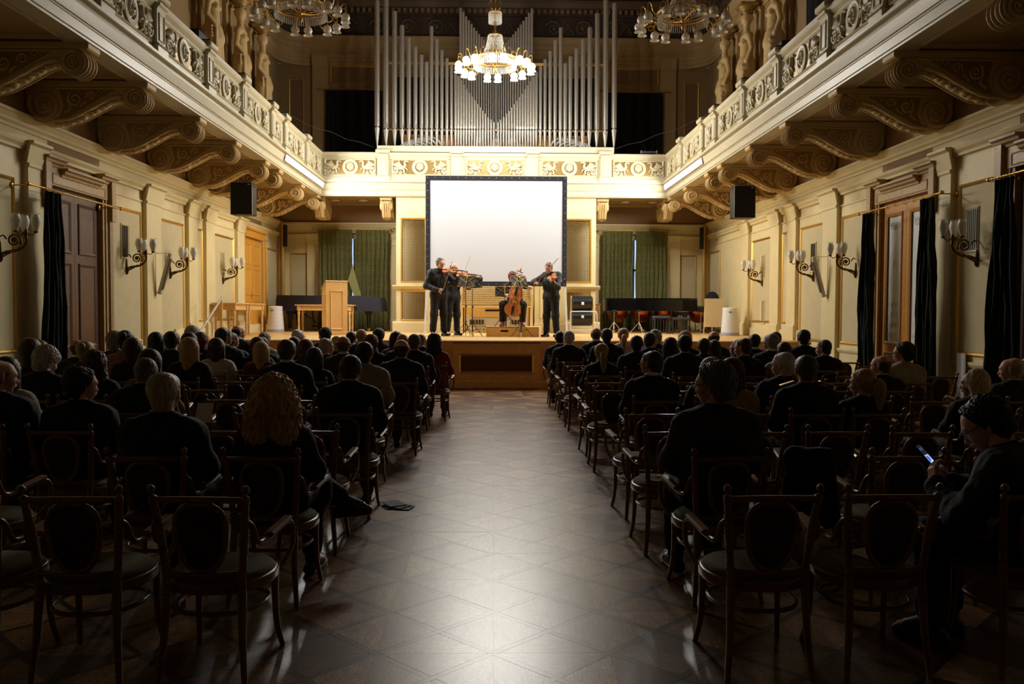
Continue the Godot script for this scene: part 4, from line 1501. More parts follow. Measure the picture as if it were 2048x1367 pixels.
func build_stage_things():
	# ---- projection of the photograph's left stage side
	var t := thing("covered_grand_piano", "grand piano under a dark blue cloth cover behind the lectern", "piano", P(-6.2, SY, 25.25))
	var pl := grand_outline(3.0, 1.5)
	var flip := PackedVector2Array()
	for q in pl:
		flip.append(Vector2(3.0 - q.x, q.y))
	var cv := MB.new()
	# cloth cover: rings of the outline, falling with soft folds and slanting at the tail
	var rows := []
	var np := flip.size()
	for k in [[0.0, 1.04, 0.0], [0.0, 1.035, 0.02], [0.25, 0.9, 0.05], [0.7, 0.7, 0.06], [1.0, 0.585, 0.075]]:
		var row := PackedVector3Array()
		for i in np:
			var q: Vector2 = flip[i]
			var c := Vector2(1.4, 0.7)
			var off: Vector2 = (q - c).normalized() * (k[2] + 0.02 * sin(i * 1.9) * k[0])
			var y: float = k[1] - (0.06 * smoothstep(2.3, 3.0, q.x) if k[0] < 0.5 else 0.0)
			row.append(Vector3(q.x + off.x, y, -q.y + 0.75 - off.y * 1.0))
		rows.append(row)
	cv.grid(rows, true, false)
	var tp := []
	for i in np:
		tp.append(rows[0][i])
	var tri := Geometry2D.triangulate_polygon(flip)
	for i in range(0, tri.size(), 3):
		cv.face([tp[tri[i]], tp[tri[i + 1]], tp[tri[i + 2]]])
	part(t, "cloth_cover", cv, M.cover_cloth)
	var bd := MB.new()
	bd.pex(flip, Vector3(0, 0.6, 0.75), Vector3(1, 0, 0), Vector3(0, 0, -1), Vector3(0, 0.36, 0))
	part(t, "body", bd, M.black_gloss)
	var lg := MB.new()
	lg.lathe(prof([0.03, 0.06, 0.05, 0.1, 0.06, 0.3, 0.075, 0.5, 0.09, 0.6]), 8)
	lg.cbox(Vector3(0, 0.55, 0), Vector3(0.2, 0.1, 0.2), 0.01)
	var lgm := lg.mesh()
	var ca := MB.new()
	ca.ell(Vector3(0, 0.04, 0), Vector3(0.045, 0.04, 0.03), Basis(), 10)
	ca.cbox(Vector3(0, 0.07, 0), Vector3(0.08, 0.03, 0.08), 0.008)
	var cam := ca.mesh()
	for q in [Vector3(0.3, 0, 0.55), Vector3(0.3, 0, -0.5), Vector3(2.55, 0, 0.4)]:
		var l := part(t, "leg", lgm, M.black, T(q))
		part(l, "caster", cam, M.brass)
	var ly := MB.new()
	ly.box(Vector3(1.0, 0.14, 0.1), Vector3(0.3, 0.04, 0.2))
	ly.tube([Vector3(0.9, 0.14, 0.1), Vector3(0.85, 0.6, 0.1)], 0.02, 6)
	ly.tube([Vector3(1.1, 0.14, 0.1), Vector3(1.15, 0.6, 0.1)], 0.02, 6)
	ly.tube([Vector3(1.1, 0.16, 0.1), Vector3(0.5, 0.58, 0.1)], 0.012, 6)
	part(t, "pedal_lyre", ly, M.black)

	# lectern
	t = thing("lectern", "tall pale wooden lectern with framed front panel at stage left", "lectern", P(-3.98, SY, 21.3), 0.46)
	var lb := MB.new()
	lb.pex(V2([-0.2, 0.06, 0.2, 0.06, 0.2, 1.31, -0.2, 1.13]), Vector3(-0.27, 0, 0), Vector3(0, 0, 1), Vector3.UP, Vector3(0.54, 0, 0))
	part(t, "body", lb, M.pine)
	var plh := MB.new()
	plh.cbox(Vector3(0, 0.04, 0), Vector3(0.57, 0.08, 0.43), 0.008)
	part(t, "plinth", plh, M.pine)
	var ltop := MB.new()
	ltop.cbox(Vector3(0, 1.235, 0), Vector3(0.58, 0.025, 0.47), 0.008, Basis(Vector3(1, 0, 0), -atan(0.18 / 0.4)))
	part(t, "reading_top", ltop, M.pine)
	var lf := MB.new()
	frame_bars(lf, Vector3(0, 0.62, 0.2), Vector3(1, 0, 0), Vector3.UP, Vector3(0, 0, 1), 0.32, 0.96, 0.03, 0.022)
	part(t, "front_panel_moulding", lf, M.pine)
	var ls := MB.new()
	frame_bars(ls, Vector3(-0.27, 0.58, 0), Vector3(0, 0, 1), Vector3.UP, Vector3(-1, 0, 0), 0.26, 0.85, 0.03, 0.016)
	part(t, "side_panel_moulding", ls, M.pine)

	turned_table("pine table with turned legs standing behind the lectern", P(-4.77, SY, 24.2), 0.0, 1.62, 0.62, 0.765)
	turned_table("pine table with turned legs by the left wall, nearer the audience", P(-6.2, SY, 20.2), PI / 2, 1.15, 0.56, 0.775)
	turned_table("pine table with turned legs beside the yellow doors", P(-6.25, SY, 21.75), PI / 2, 1.4, 0.5, 0.775)
	air_purifier("white ribbed humidifier beside the covered piano", P(-6.14, SY, 24.0))
	air_purifier("white ribbed humidifier beside the paper covered easel", P(6.08, SY, 21.8))

	# handrail of the stage steps
	t = thing("handrail", "pale sloping handrail of the steps at the left wall", "handrail", P(-6.0, 0, 18.0))
	var hr := MB.new()
	hr.tube([Vector3(0, 1.9, -0.9), Vector3(0, 0.95, 0.95)], 0.022, 8)
	part(t, "rail", hr, M.white_metal)
	for z in [-0.85, 0.9]:
		var hp := MB.new()
		var yb := SY if z < -0.4 else 0.0
		hp.box(Vector3(0, (yb + 1.42 - z * 0.51) / 2, z), Vector3(0.035, 1.42 - z * 0.51 - yb, 0.035))
		part(t, "post", hp, M.pine)
	t = thing("stage_steps", "wooden steps up to the stage by the left wall", "steps", P(-6.1, 0, 17.1))
	for i in 5:
		var sp := MB.new()
		sp.cbox(Vector3(0, 0.1 + i * 0.1, 0.4 - i * 0.2), Vector3(0.7, 0.2 + i * 0.2, 0.2), 0.01)
		part(t, "step", sp, M.stage_wood)

	# ---- organ console under the screen
	t = thing("organ_console", "pale wooden organ console with roll top below the screen", "organ console", P(0.06, SY, 23.75))
	var cs := MB.new()
	cs.box(Vector3(0, 0.55, -0.1), Vector3(1.8, 1.1, 0.3))
	part(t, "body", cs, M.console_wood)
	for s in [-1, 1]:
		var ck := MB.new()
		ck.pex(V2([-0.3, 0.0, 0.12, 0.0, 0.12, 0.68, 0.36, 0.68, 0.36, 1.05, 0.1, 1.36, -0.3, 1.36]), Vector3(s * 0.97 - 0.04, 0, 0), Vector3(0, 0, 1), Vector3.UP, Vector3(0.08, 0, 0), 0.008)
		part(t, "cheek", ck, M.console_wood)
	for i in 9:
		var rs := MB.new()
		rs.cbox(Vector3(0, 0.8 + i * 0.058, 0.33 - i * i * 0.0042), Vector3(1.86, 0.052, 0.03), 0.008, Basis(Vector3(1, 0, 0), -i * 0.07))
		part(t, "roll_top_slat", rs, M.console_wood)
	var ks := MB.new()
	ks.cbox(Vector3(0, 0.73, 0.2), Vector3(1.86, 0.05, 0.36), 0.01)
	part(t, "key_shelf", ks, M.console_wood)
	var kp := MB.new()
	kp.box(Vector3(0, 0.3, 0.07), Vector3(1.7, 0.22, 0.02))
	part(t, "knee_panel", kp, tint("white", Color8(206, 198, 176)))
	var slot := MB.new()
	slot.cbox(Vector3(-0.1, 0.62, 0.07), Vector3(0.42, 0.05, 0.03), 0.01)
	part(t, "handle_slot", slot, M.dark_hole)
	for i in 18:
		var pb := MB.new()
		pb.lathe(prof([0.028, 0.0, 0.03, 0.02, 0.02, 0.05, 0.0, 0.055]), 8, T(Vector3(0, 0, 0), Basis(Vector3(1, 0, 0), PI / 2)))
		pb.tube([Vector3(-0.03, -0.03, 0.01), Vector3(0.03, -0.03, 0.01), Vector3(0, 0.03, 0.01)], 0.006, 4, false, true)
		var sx := -0.72 + (i % 9) * 0.085 + (0.74 if i % 9 > 4 else 0.0)
		part(t, "toe_stud", pb, M.bronze, T(Vector3(sx, 0.34 - 0.07 * (i / 9), 0.085)))
	for i in 24:
		var pd := MB.new()
		pd.cbox(Vector3(-0.62 + i * 0.054, 0.07 + (0.03 if i % 7 in [1, 3, 5] else 0.0), 0.16), Vector3(0.024, 0.03, 0.3), 0.005)
		part(t, "pedal", pd, M.oak if i % 7 not in [1, 3, 5] else M.black)
	# wainscot on both sides of the console
	for s in [-1, 1]:
		var cx: float = s * 1.5 + 0.06
		var wn := get_node("wall_organ")
		var wb := MB.new()
		wb.box(P(cx, SY + 0.7, GD - 0.05), Vector3(0.86, 1.4, 0.3))
		wb.cbox(P(cx, SY + 0.13, GD - 0.21), Vector3(0.9, 0.26, 0.06), 0.015)
		part(wn, "wainscot", wb, M.cream)
		var wf := MB.new()
		frame_bars(wf, P(cx, SY + 0.85, GD - 0.2), Vector3(1, 0, 0), Vector3.UP, Vector3(0, 0, 1), 0.56, 0.9, 0.05, 0.02)
		part(wn, "wainscot_moulding", wf, M.cream)

	# ---- podium of two boxes, chair of the cellist
	t = thing("cello_podium", "low wooden podium box with a hand slot under the cellist", "podium", P(0.24, SY, 20.5))
	var pb1 := MB.new()
	slab(pb1, [-0.43, 0.0, 0.43, 0.236], [[-0.09, 0.115, 0.09, 0.16]], func(u0, v0, u1, v1): pb1.box(Vector3((u0 + u1) / 2, (v0 + v1) / 2, 0.49), Vector3(u1 - u0, v1 - v0, 0.02)))
	pb1.cbox(Vector3(0, 0.226, 0), Vector3(0.86, 0.02, 1.0), 0.004)
	pb1.box(Vector3(-0.42, 0.11, 0), Vector3(0.02, 0.22, 0.96))
	pb1.box(Vector3(0.42, 0.11, 0), Vector3(0.02, 0.22, 0.96))
	part(t, "box", pb1, M.pine)
	var ph := MB.new()
	ph.box(Vector3(0, 0.137, 0.46), Vector3(0.2, 0.06, 0.02))
	part(t, "hand_slot", ph, M.dark_hole)
	var pb2 := MB.new()
	pb2.cbox(Vector3(0, 0.118, 0), Vector3(0.38, 0.236, 1.0), 0.006)
	single("podium_extension", "narrow wooden podium box set beside the cello podium", "podium", pb2, M.pine, T(P(0.92, SY, 20.56), Basis(Vector3.UP, -0.12)))
	t = thing("stacking_chair", "black stacking chair on the podium carrying the cellist", "chair", P(0.5, SY + 0.236, 20.62), 0.0)
	var sc := MB.new()
	sc.cbox(Vector3(0, 0.44, 0), Vector3(0.42, 0.05, 0.4), 0.02)
	part(t, "seat", sc, M.black_cloth)
	var sb := MB.new()
	sb.cbox(Vector3(0, 0.72, -0.2), Vector3(0.4, 0.3, 0.04), 0.018, Basis(Vector3(1, 0, 0), 0.12))
	part(t, "backrest", sb, M.black_cloth)
	for sx in [-1, 1]:
		for sz in [-1, 1]:
			var sl := MB.new()
			sl.tube([Vector3(sx * 0.19, 0.43, sz * 0.17), Vector3(sx * 0.22, 0.0, sz * 0.22)], 0.011, 8)
			part(t, "leg", sl, M.black)
		var bu := MB.new()
		bu.tube([Vector3(sx * 0.19, 0.43, -0.17), Vector3(sx * 0.18, 0.86, -0.22)], 0.011, 8)
		part(t, "back_upright", bu, M.black)

	# ---- right stage side: open black grand, benches, timpani, easel ...
	t = thing("grand_piano", "glossy black grand piano standing before the right stage curtain", "piano", P(3.12, SY, 24.7))
	var gp := grand_outline(2.62, 1.5)
	var g1 := MB.new()
	g1.pex(gp, Vector3(0, 0.62, 0.75), Vector3(1, 0, 0), Vector3(0, 0, -1), Vector3(0, 0.34, 0), 0.008)
	part(t, "case", g1, M.black_gloss)
	var g2 := MB.new()
	g2.pex(gp, Vector3(0, 0.965, 0.75), Vector3(1, 0, 0), Vector3(0, 0, -1), Vector3(0, 0.022, 0), 0.006)
	part(t, "lid", g2, M.black_gloss)
	var g3 := MB.new()
	g3.cbox(Vector3(2.72, 0.68, 0), Vector3(0.24, 0.14, 1.42), 0.012)
	part(t, "key_bed", g3, M.black_gloss)
	for q in [Vector3(0.3, 0, 0.45), Vector3(2.3, 0, 0.6), Vector3(2.3, 0, -0.6)]:
		var l := part(t, "leg", lgm, M.black, T(q))
		part(l, "caster", cam, M.brass)
	var gl := MB.new()
	gl.box(Vector3(2.1, 0.12, 0.0), Vector3(0.2, 0.04, 0.32))
	for z in [-0.1, 0.1]:
		gl.tube([Vector3(2.1, 0.12, z), Vector3(2.2, 0.62, z)], 0.016, 6)
	part(t, "pedal_lyre", gl, M.black)
	for i in 2:
		t = thing("piano_bench", "adjustable grey piano bench %s of the pair under the grand piano" % ["at the left", "at the right"][i], "bench", P(4.55 + i * 0.5, SY, 23.1 + i * 0.05), 0.0, "piano benches")
		var bt := MB.new()
		bt.cbox(Vector3(0, 0.45 - i * 0.04, 0), Vector3(0.46, 0.08, 0.34), 0.025)
		part(t, "seat", bt, tint("black_cloth", Color8(64, 66, 76)))
		for sx in [-1, 1]:
			var bl := MB.new()
			for sz in [-1, 1]:
				bl.box(Vector3(sx * 0.2, 0.2, sz * 0.14), Vector3(0.03, 0.4, 0.03))
			bl.box(Vector3(sx * 0.2, 0.06, 0), Vector3(0.03, 0.03, 0.28))
			bl.box(Vector3(sx * 0.2, 0.39, 0), Vector3(0.03, 0.04, 0.3))
			part(t, "leg_frame", bl, tint("black", Color8(52, 52, 58)))
		for k in 4:
			var br := MB.new()
			br.box(Vector3(-0.12 + k * 0.08, 0.2, 0.14), Vector3(0.015, 0.36, 0.015))
			part(t, "front_slat", br, tint("black", Color8(52, 52, 58)))
		var kn := MB.new()
		kn.lathe(prof([0.03, 0, 0.032, 0.02, 0.0, 0.03]), 10, T(Vector3(0.24, 0.42, 0), Basis(Vector3(0, 0, 1), -PI / 2)))
		part(t, "knob", kn, M.black)
	# timpani behind and under the piano
	for i in 4:
		t = thing("kettledrum", "copper kettledrum seen under the grand piano, %s from the left" % ["first", "second", "third", "fourth"][i], "drum", P(3.75 + i * 0.72 + (0.25 if i == 3 else 0.0), SY, 25.8 - (0.25 if i == 3 else 0.0)), 0.0, "copper kettledrums")
		var bw := MB.new()
		bw.lathe(prof([0.0, 0.26, 0.15, 0.29, 0.26, 0.4, 0.31, 0.55, 0.32, 0.76]), 20)
		part(t, "bowl", bw, M.copper)
		var rm := MB.new()
		rm.lathe(prof([0.325, 0.75, 0.34, 0.76, 0.34, 0.79, 0.0, 0.795]), 20)
		part(t, "rim", rm, M.steel)
		for k in 3:
			var an := TAU * k / 3 + 0.5
			var lg2 := MB.new()
			lg2.tube([Vector3(cos(an) * 0.3, 0.62, sin(an) * 0.3), Vector3(cos(an) * 0.36, 0.3, sin(an) * 0.36), Vector3(cos(an) * 0.34, 0.0, sin(an) * 0.34)], 0.014, 6)
			part(t, "leg", lg2, M.black)
		var pe := MB.new()
		pe.cbox(Vector3(0, 0.05, 0.25), Vector3(0.12, 0.05, 0.3), 0.01)
		part(t, "pedal", pe, M.steel)
	# cymbal or drum stands standing about
	for q in [[3.35, 23.7, "chrome tripod stand at the tail of the grand piano"], [3.98, 23.3, "chrome tripod stand in front of the grand piano"], [6.0, 24.6, "chrome tripod stand right of the grand piano keyboard"]]:
		t = thing("tripod_stand", q[2], "stand", P(q[0], SY, q[1]), rng.randf() * 3.0, "chrome tripod stands")
		var pp := MB.new()
		pp.tube([Vector3(0, 0.12, 0), Vector3(0, 0.62, 0)], 0.012, 8)
		part(t, "pole", pp, M.chrome)
		for k in 3:
			var an := TAU * k / 3
			var l3 := MB.new()
			l3.tube([Vector3(0, 0.32, 0), Vector3(cos(an) * 0.26, 0.0, sin(an) * 0.26)], 0.008, 6)
			part(t, "leg", l3, M.chrome)
		var hd := MB.new()
		hd.cbox(Vector3(0, 0.62, 0), Vector3(0.1, 0.05, 0.1), 0.012)
		part(t, "clamp", hd, M.black)
	# easel with tan paper
	t = thing("easel", "wooden easel covered with tan paper at the right of the stage", "easel", P(5.86, SY, 22.6), -0.15)
	for s in [-1, 1]:
		var el := MB.new()
		el.tube([Vector3(s * 0.23, 0.95, 0.0), Vector3(s * 0.26, 0.0, 0.08)], 0.016, 6)
		part(t, "front_leg", el, M.pine)
	var er := MB.new()
	er.tube([Vector3(0, 0.95, -0.02), Vector3(0, 0.0, -0.4)], 0.016, 6)
	part(t, "rear_leg", er, M.pine)
	var ep := MB.new()
	ep.cbox(Vector3(0, 0.58, 0.05), Vector3(0.5, 0.76, 0.012), 0.003, Basis(Vector3(1, 0, 0), -0.06))
	part(t, "paper_sheet", ep, M.tan_paper)
	t = thing("office_chair", "dark blue upholstered chair behind the paper covered easel", "chair", P(6.12, SY, 23.7))
	var ob := MB.new()
	ob.ell(Vector3(0, 0.93, -0.1), Vector3(0.21, 0.25, 0.05), Basis(), 14)
	part(t, "backrest", ob, tint("black_cloth", Color8(30, 34, 58)))
	var os := MB.new()
	os.cbox(Vector3(0, 0.45, 0.1), Vector3(0.44, 0.08, 0.42), 0.03)
	part(t, "seat", os, tint("black_cloth", Color8(30, 34, 58)))
	var oc := MB.new()
	oc.tube([Vector3(0, 0.42, 0.1), Vector3(0, 0.06, 0.1)], 0.025, 8)
	oc.tube([Vector3(0, 0.44, -0.08), Vector3(0, 0.8, -0.13)], 0.02, 8)
	for k in 5:
		oc.tube([Vector3(0, 0.1, 0.1), Vector3(cos(TAU * k / 5) * 0.26, 0.03, 0.1 + sin(TAU * k / 5) * 0.26)], 0.015, 6)
	part(t, "stand", oc, M.black)
	# oak cabinet at the tail of the piano
	t = thing("oak_cabinet", "narrow oak cabinet between the trolley and the grand piano", "cabinet", P(3.06, SY, 25.75))
	var oa := MB.new()
	oa.cbox(Vector3(0, 0.4, 0), Vector3(0.26, 0.8, 0.4), 0.01)
	part(t, "body", oa, M.oak)
	var oat := MB.new()
	oat.cbox(Vector3(0, 0.82, 0), Vector3(0.3, 0.035, 0.44), 0.008)
	part(t, "top", oat, M.oak)
	var oad := MB.new()
	frame_bars(oad, Vector3(0, 0.42, 0.2), Vector3(1, 0, 0), Vector3.UP, Vector3(0, 0, 1), 0.2, 0.62, 0.03, 0.015)
	part(t, "door_moulding", oad, M.oak)
	# trolley with black padded panels
	t = thing("drum_trolley", "chrome tube trolley carrying two rounded black padded cases", "trolley", P(2.42, SY, 23.15))
	for i in 2:
		var ba := MB.new()
		ba.lathe(prof([0.0, -0.27, 0.2, -0.27, 0.21, -0.25, 0.21, 0.25, 0.2, 0.27, 0.0, 0.27]), 22, T(Vector3(-0.02, 0.42 + i * 0.4, -0.12), Basis(Vector3(0, 0, 1), PI / 2)))
		var cse := part(t, "padded_case", ba, tint("black", Color8(16, 16, 18), 0.35))
		var clm := MB.new()
		clm.cbox(Vector3(-0.02, 0.46 + i * 0.36, 0.1), Vector3(0.07, 0.08, 0.03), 0.006)
		part(cse, "clasp", clm, M.white)
	for s in [-1, 1]:
		var sd := MB.new()
		sd.cbox(Vector3(s * 0.3 - 0.02, 0.6, -0.06), Vector3(0.035, 0.85, 0.06), 0.006)
		part(t, "wooden_slat", sd, M.pine)
	var tb := MB.new()
	tb.tube(curve([Vector3(0.36, 0.03, 0.2), Vector3(0.36, 0.45, 0.2), Vector3(0.34, 0.56, 0.2), Vector3(0.25, 0.6, 0.2), Vector3(-0.36, 0.6, 0.2)], 5), 0.017, 8)
	tb.tube([Vector3(-0.36, 0.6, 0.2), Vector3(-0.36, 0.03, 0.2)], 0.017, 8)
	tb.tube([Vector3(-0.36, 0.1, 0.2), Vector3(0.36, 0.1, 0.2)], 0.017, 8)
	tb.tube([Vector3(-0.36, 0.1, -0.25), Vector3(0.36, 0.1, -0.25)], 0.017, 8)
	for s in [-1, 1]:
		tb.tube([Vector3(s * 0.36, 0.1, 0.2), Vector3(s * 0.36, 0.1, -0.25)], 0.017, 8)
	part(t, "tube_frame", tb, M.white_metal)
	# gold corner columns with slim black loudspeakers
	for s in [-1, 1]:
		t = thing("corner_column", "tall gilt column in the %s corner of the stage" % ("left" if s < 0 else "right"), "column", P(s * 6.42, SY, 26.0), 0.0, "gilt corner columns")
		var gc := MB.new()
		gc.lathe(prof([0.075, 0.0, 0.08, 0.04, 0.06, 0.08, 0.055, 3.2, 0.075, 3.24, 0.04, 3.28, 0.0, 3.3]), 14)
		part(t, "shaft", gc, M.gold)
		var gb := MB.new()
		gb.box(Vector3(s * 0.09, 1.6, -0.05), Vector3(0.05, 3.2, 0.16))
		part(t, "wall_board", gb, M.field)
		var sp := MB.new()
		sp.cbox(Vector3(-s * 0.1, 2.85, 0.06), Vector3(0.1, 0.66, 0.1), 0.012)
		single("line_loudspeaker", "slim black loudspeaker on the %s gilt corner column" % ("left" if s < 0 else "right"), "loudspeaker", sp, M.black, T(P(s * 6.42, SY, 26.0)), "slim loudspeakers on corner columns")
	# ---- stage curtains
	for s in [-1, 1]:
		var sd := "left" if s < 0 else "right"
		t = thing("stage_curtain", "pair of olive green velvet curtains at the %s stage window" % sd, "curtain", P(s * 4.31, 4.07, 26.22), 0.0, "olive velvet stage curtains")
		var wl := 1.04 if s < 0 else 1.0
		for e in [-1, 1]:
			var cm := curtain_mesh(1.03 if s < 0 else 0.94, 3.04, 7.5, 0.05, 10 + e + s * 3, 1.0, -0.05 * (1 if s < 0 and e > 0 else 0), 1.0)
			part(t, "curtain_leaf", cm, M.velvet, T(Vector3(e * (0.565 if s < 0 else 0.52), 0, 0)))
		if s < 0:
			var fl := MB.new()
			fl.pex(V2([0.0, -1.15, 0.1, -1.55, 0.24, -2.0, 0.3, -2.4, 0.12, -2.35, -0.14, -1.62]), Vector3(-0.02, 0.1, 0.09), Vector3(1, 0, 0), Vector3.UP, Vector3(0, 0, 0.012))
			part(t, "turned_lining", fl, M.velvet_lining)
		var rt := thing("curtain_rod", "brass curtain rod above the %s stage curtain" % sd, "curtain rod", Vector3.ZERO, 0.0, "curtain rods")
		curtain_rod(rt, P(s * 4.31 - 1.2, 4.11, 26.22), P(s * 4.31 + 1.2, 4.11, 26.22), 12, Vector3(0, 0, -0.26), 0.06, 0.94)
		# black curtains on the upper storey
		t = thing("blackout_curtain", "black curtain at the %s of the organ on the gallery" % sd, "curtain", P(s * 4.32, 8.32, 26.3), 0.0, "black gallery curtains")
		var bc := curtain_mesh(1.7, 3.1, 11.0, 0.035, 30 + s)
		part(t, "cloth", bc, M.black_curtain)
		rt = thing("curtain_rod", "dark curtain rod above the black curtain %s of the organ" % sd, "curtain rod", Vector3.ZERO, 0.0, "curtain rods")
		curtain_rod(rt, P(s * 4.32 - 1.0, 8.35, 26.3), P(s * 4.32 + 1.0, 8.35, 26.3), 12, Vector3(0, 0, -0.18), 0.06, 0.94)

func music_stand(label: String, at: Vector3, turn: float, h: float, tilt := 0.35):
	var t := thing("music_stand", label, "music stand", at, turn, "folding music stands")
	var pl := MB.new()
	pl.tube([Vector3(0, 0.12, 0), Vector3(0, h * 0.55, 0)], 0.012, 8)
	pl.tube([Vector3(0, h * 0.5, 0), Vector3(0, h - 0.12, 0)], 0.008, 8)
	part(t, "pole", pl, M.black)
	var ft := MB.new()
	ft.tube([Vector3(0, 0.02, 0), Vector3(0, 0.24, 0)], 0.011, 8)
	part(t, "lower_tube", ft, M.chrome)
	for k in 3:
		var an := TAU * k / 3 + 0.4
		var lg := MB.new()
		lg.tube([Vector3(0, 0.34, 0), Vector3(cos(an) * 0.3, 0.01, sin(an) * 0.3)], 0.008, 6)
		lg.tube([Vector3(0, 0.14, 0), Vector3(cos(an) * 0.15, 0.175, sin(an) * 0.15)], 0.006, 6)
		part(t, "leg", lg, M.black)
	for y in [0.36, h * 0.55]:
		var cl := MB.new()
		cl.cbox(Vector3(0.01, y, 0), Vector3(0.045, 0.035, 0.035), 0.008)
		part(t, "clamp", cl, M.black)
	var b := Basis(Vector3(1, 0, 0), -tilt)
	var o := T(Vector3(0, h - 0.14, 0), b)
	var dk := MB.new()
	dk.box(Vector3(0, 0.15, -0.012), Vector3(0.46, 0.28, 0.006))
	part(t, "score", dk, tint("black", Color8(26, 24, 20), 0.6), o)
	var rd := MB.new()
	for s in [-1, 1]:
		rd.tube([Vector3(0, 0.28, 0.0), Vector3(s * 0.22, 0.02, 0.0)], 0.0045, 5)
		rd.tube([Vector3(0, 0.12, 0.0), Vector3(s * 0.23, 0.26, 0.0)], 0.006, 5)
		rd.tube([Vector3(0, 0.0, 0.0), Vector3(s * 0.24, 0.02, 0.0)], 0.006, 5)
		rd.tube([Vector3(0, 0.27, 0.0), Vector3(s * 0.24, 0.27, 0.0)], 0.005, 5)
	rd.tube([Vector3(0, -0.04, 0), Vector3(0, 0.29, 0)], 0.009, 6)
	part(t, "desk_rods", rd, M.brass, o)

# ------------------------------------------------------------------ doors, lamps and fittings of the side walls
func raised_panel(mb: MB, o: Vector3, n: Vector3, w: float, h: float):
	frame_bars(mb, o, Vector3(0, 0, 1), Vector3.UP, n, w, h, 0.05, 0.02)

func door_case(dn: Node3D, s: int, dc: float, m: Material, hw := 1.05, top := 3.78):
	var n := Vector3(-s, 0, 0)
	var o := Vector3(s * W, 0, -dc)
	for e in [-1, 1]:
		var jm := MB.new()
		# stepped architrave
		var x0: float = 0.82
		jm.pex(V2([x0, 0, x0, 0.05, x0 + 0.07, 0.05, x0 + 0.07, 0.07, x0 + 0.14, 0.07, x0 + 0.15, 0.1, x0 + 0.2, 0.12, hw, 0.12, hw, 0]), o, Vector3(0, 0, e), n, Vector3(0, 3.45, 0))
		part(dn, "jamb", jm, m)
		var rv := MB.new()
		rv.box(o + Vector3(s * 0.12, 1.72, e * 0.81), Vector3(0.24, 3.44, 0.02))
		part(dn, "reveal", rv, m)
		var ea := MB.new()
		ea.pex(V2([0.98, 3.1, hw + 0.08, 3.1, hw + 0.08, top, 0.98, top]), o, Vector3(0, 0, e), Vector3.UP, n * 0.14)
		part(dn, "crossette", ea, m)
	var hd := MB.new()
	hd.pex(V2([-hw - 0.06, 3.45, hw + 0.06, 3.45, hw + 0.06, top - 0.04, -hw - 0.06, top - 0.04]), o, Vector3(0, 0, 1), Vector3.UP, n * 0.08)
	part(dn, "lintel", hd, m)
	var cr := MB.new()
	# cornice with a raised middle
	for q in [[-hw - 0.1, -0.6, top - 0.06], [-0.62, 0.62, top - 0.18], [0.6, hw + 0.1, top - 0.06]]:
		cr.pex(V2([0, 0, 0.1, 0, 0.11, 0.03, 0.15, 0.05, 0.16, 0.08, 0.2, 0.1, 0.2, 0.13, 0, 0.13]), o + Vector3(0, q[2], q[0]), n, Vector3.UP, Vector3(0, 0, q[1] - q[0]))
	part(dn, "lintel_cornice", cr, m)
	var ip := MB.new()
	frame_bars(ip, o + n * 0.08 + Vector3(0, 3.55, 0), Vector3(0, 0, 1), Vector3.UP, n, 1.7, 0.16, 0.02, 0.012)
	part(dn, "lintel_moulding", ip, m)

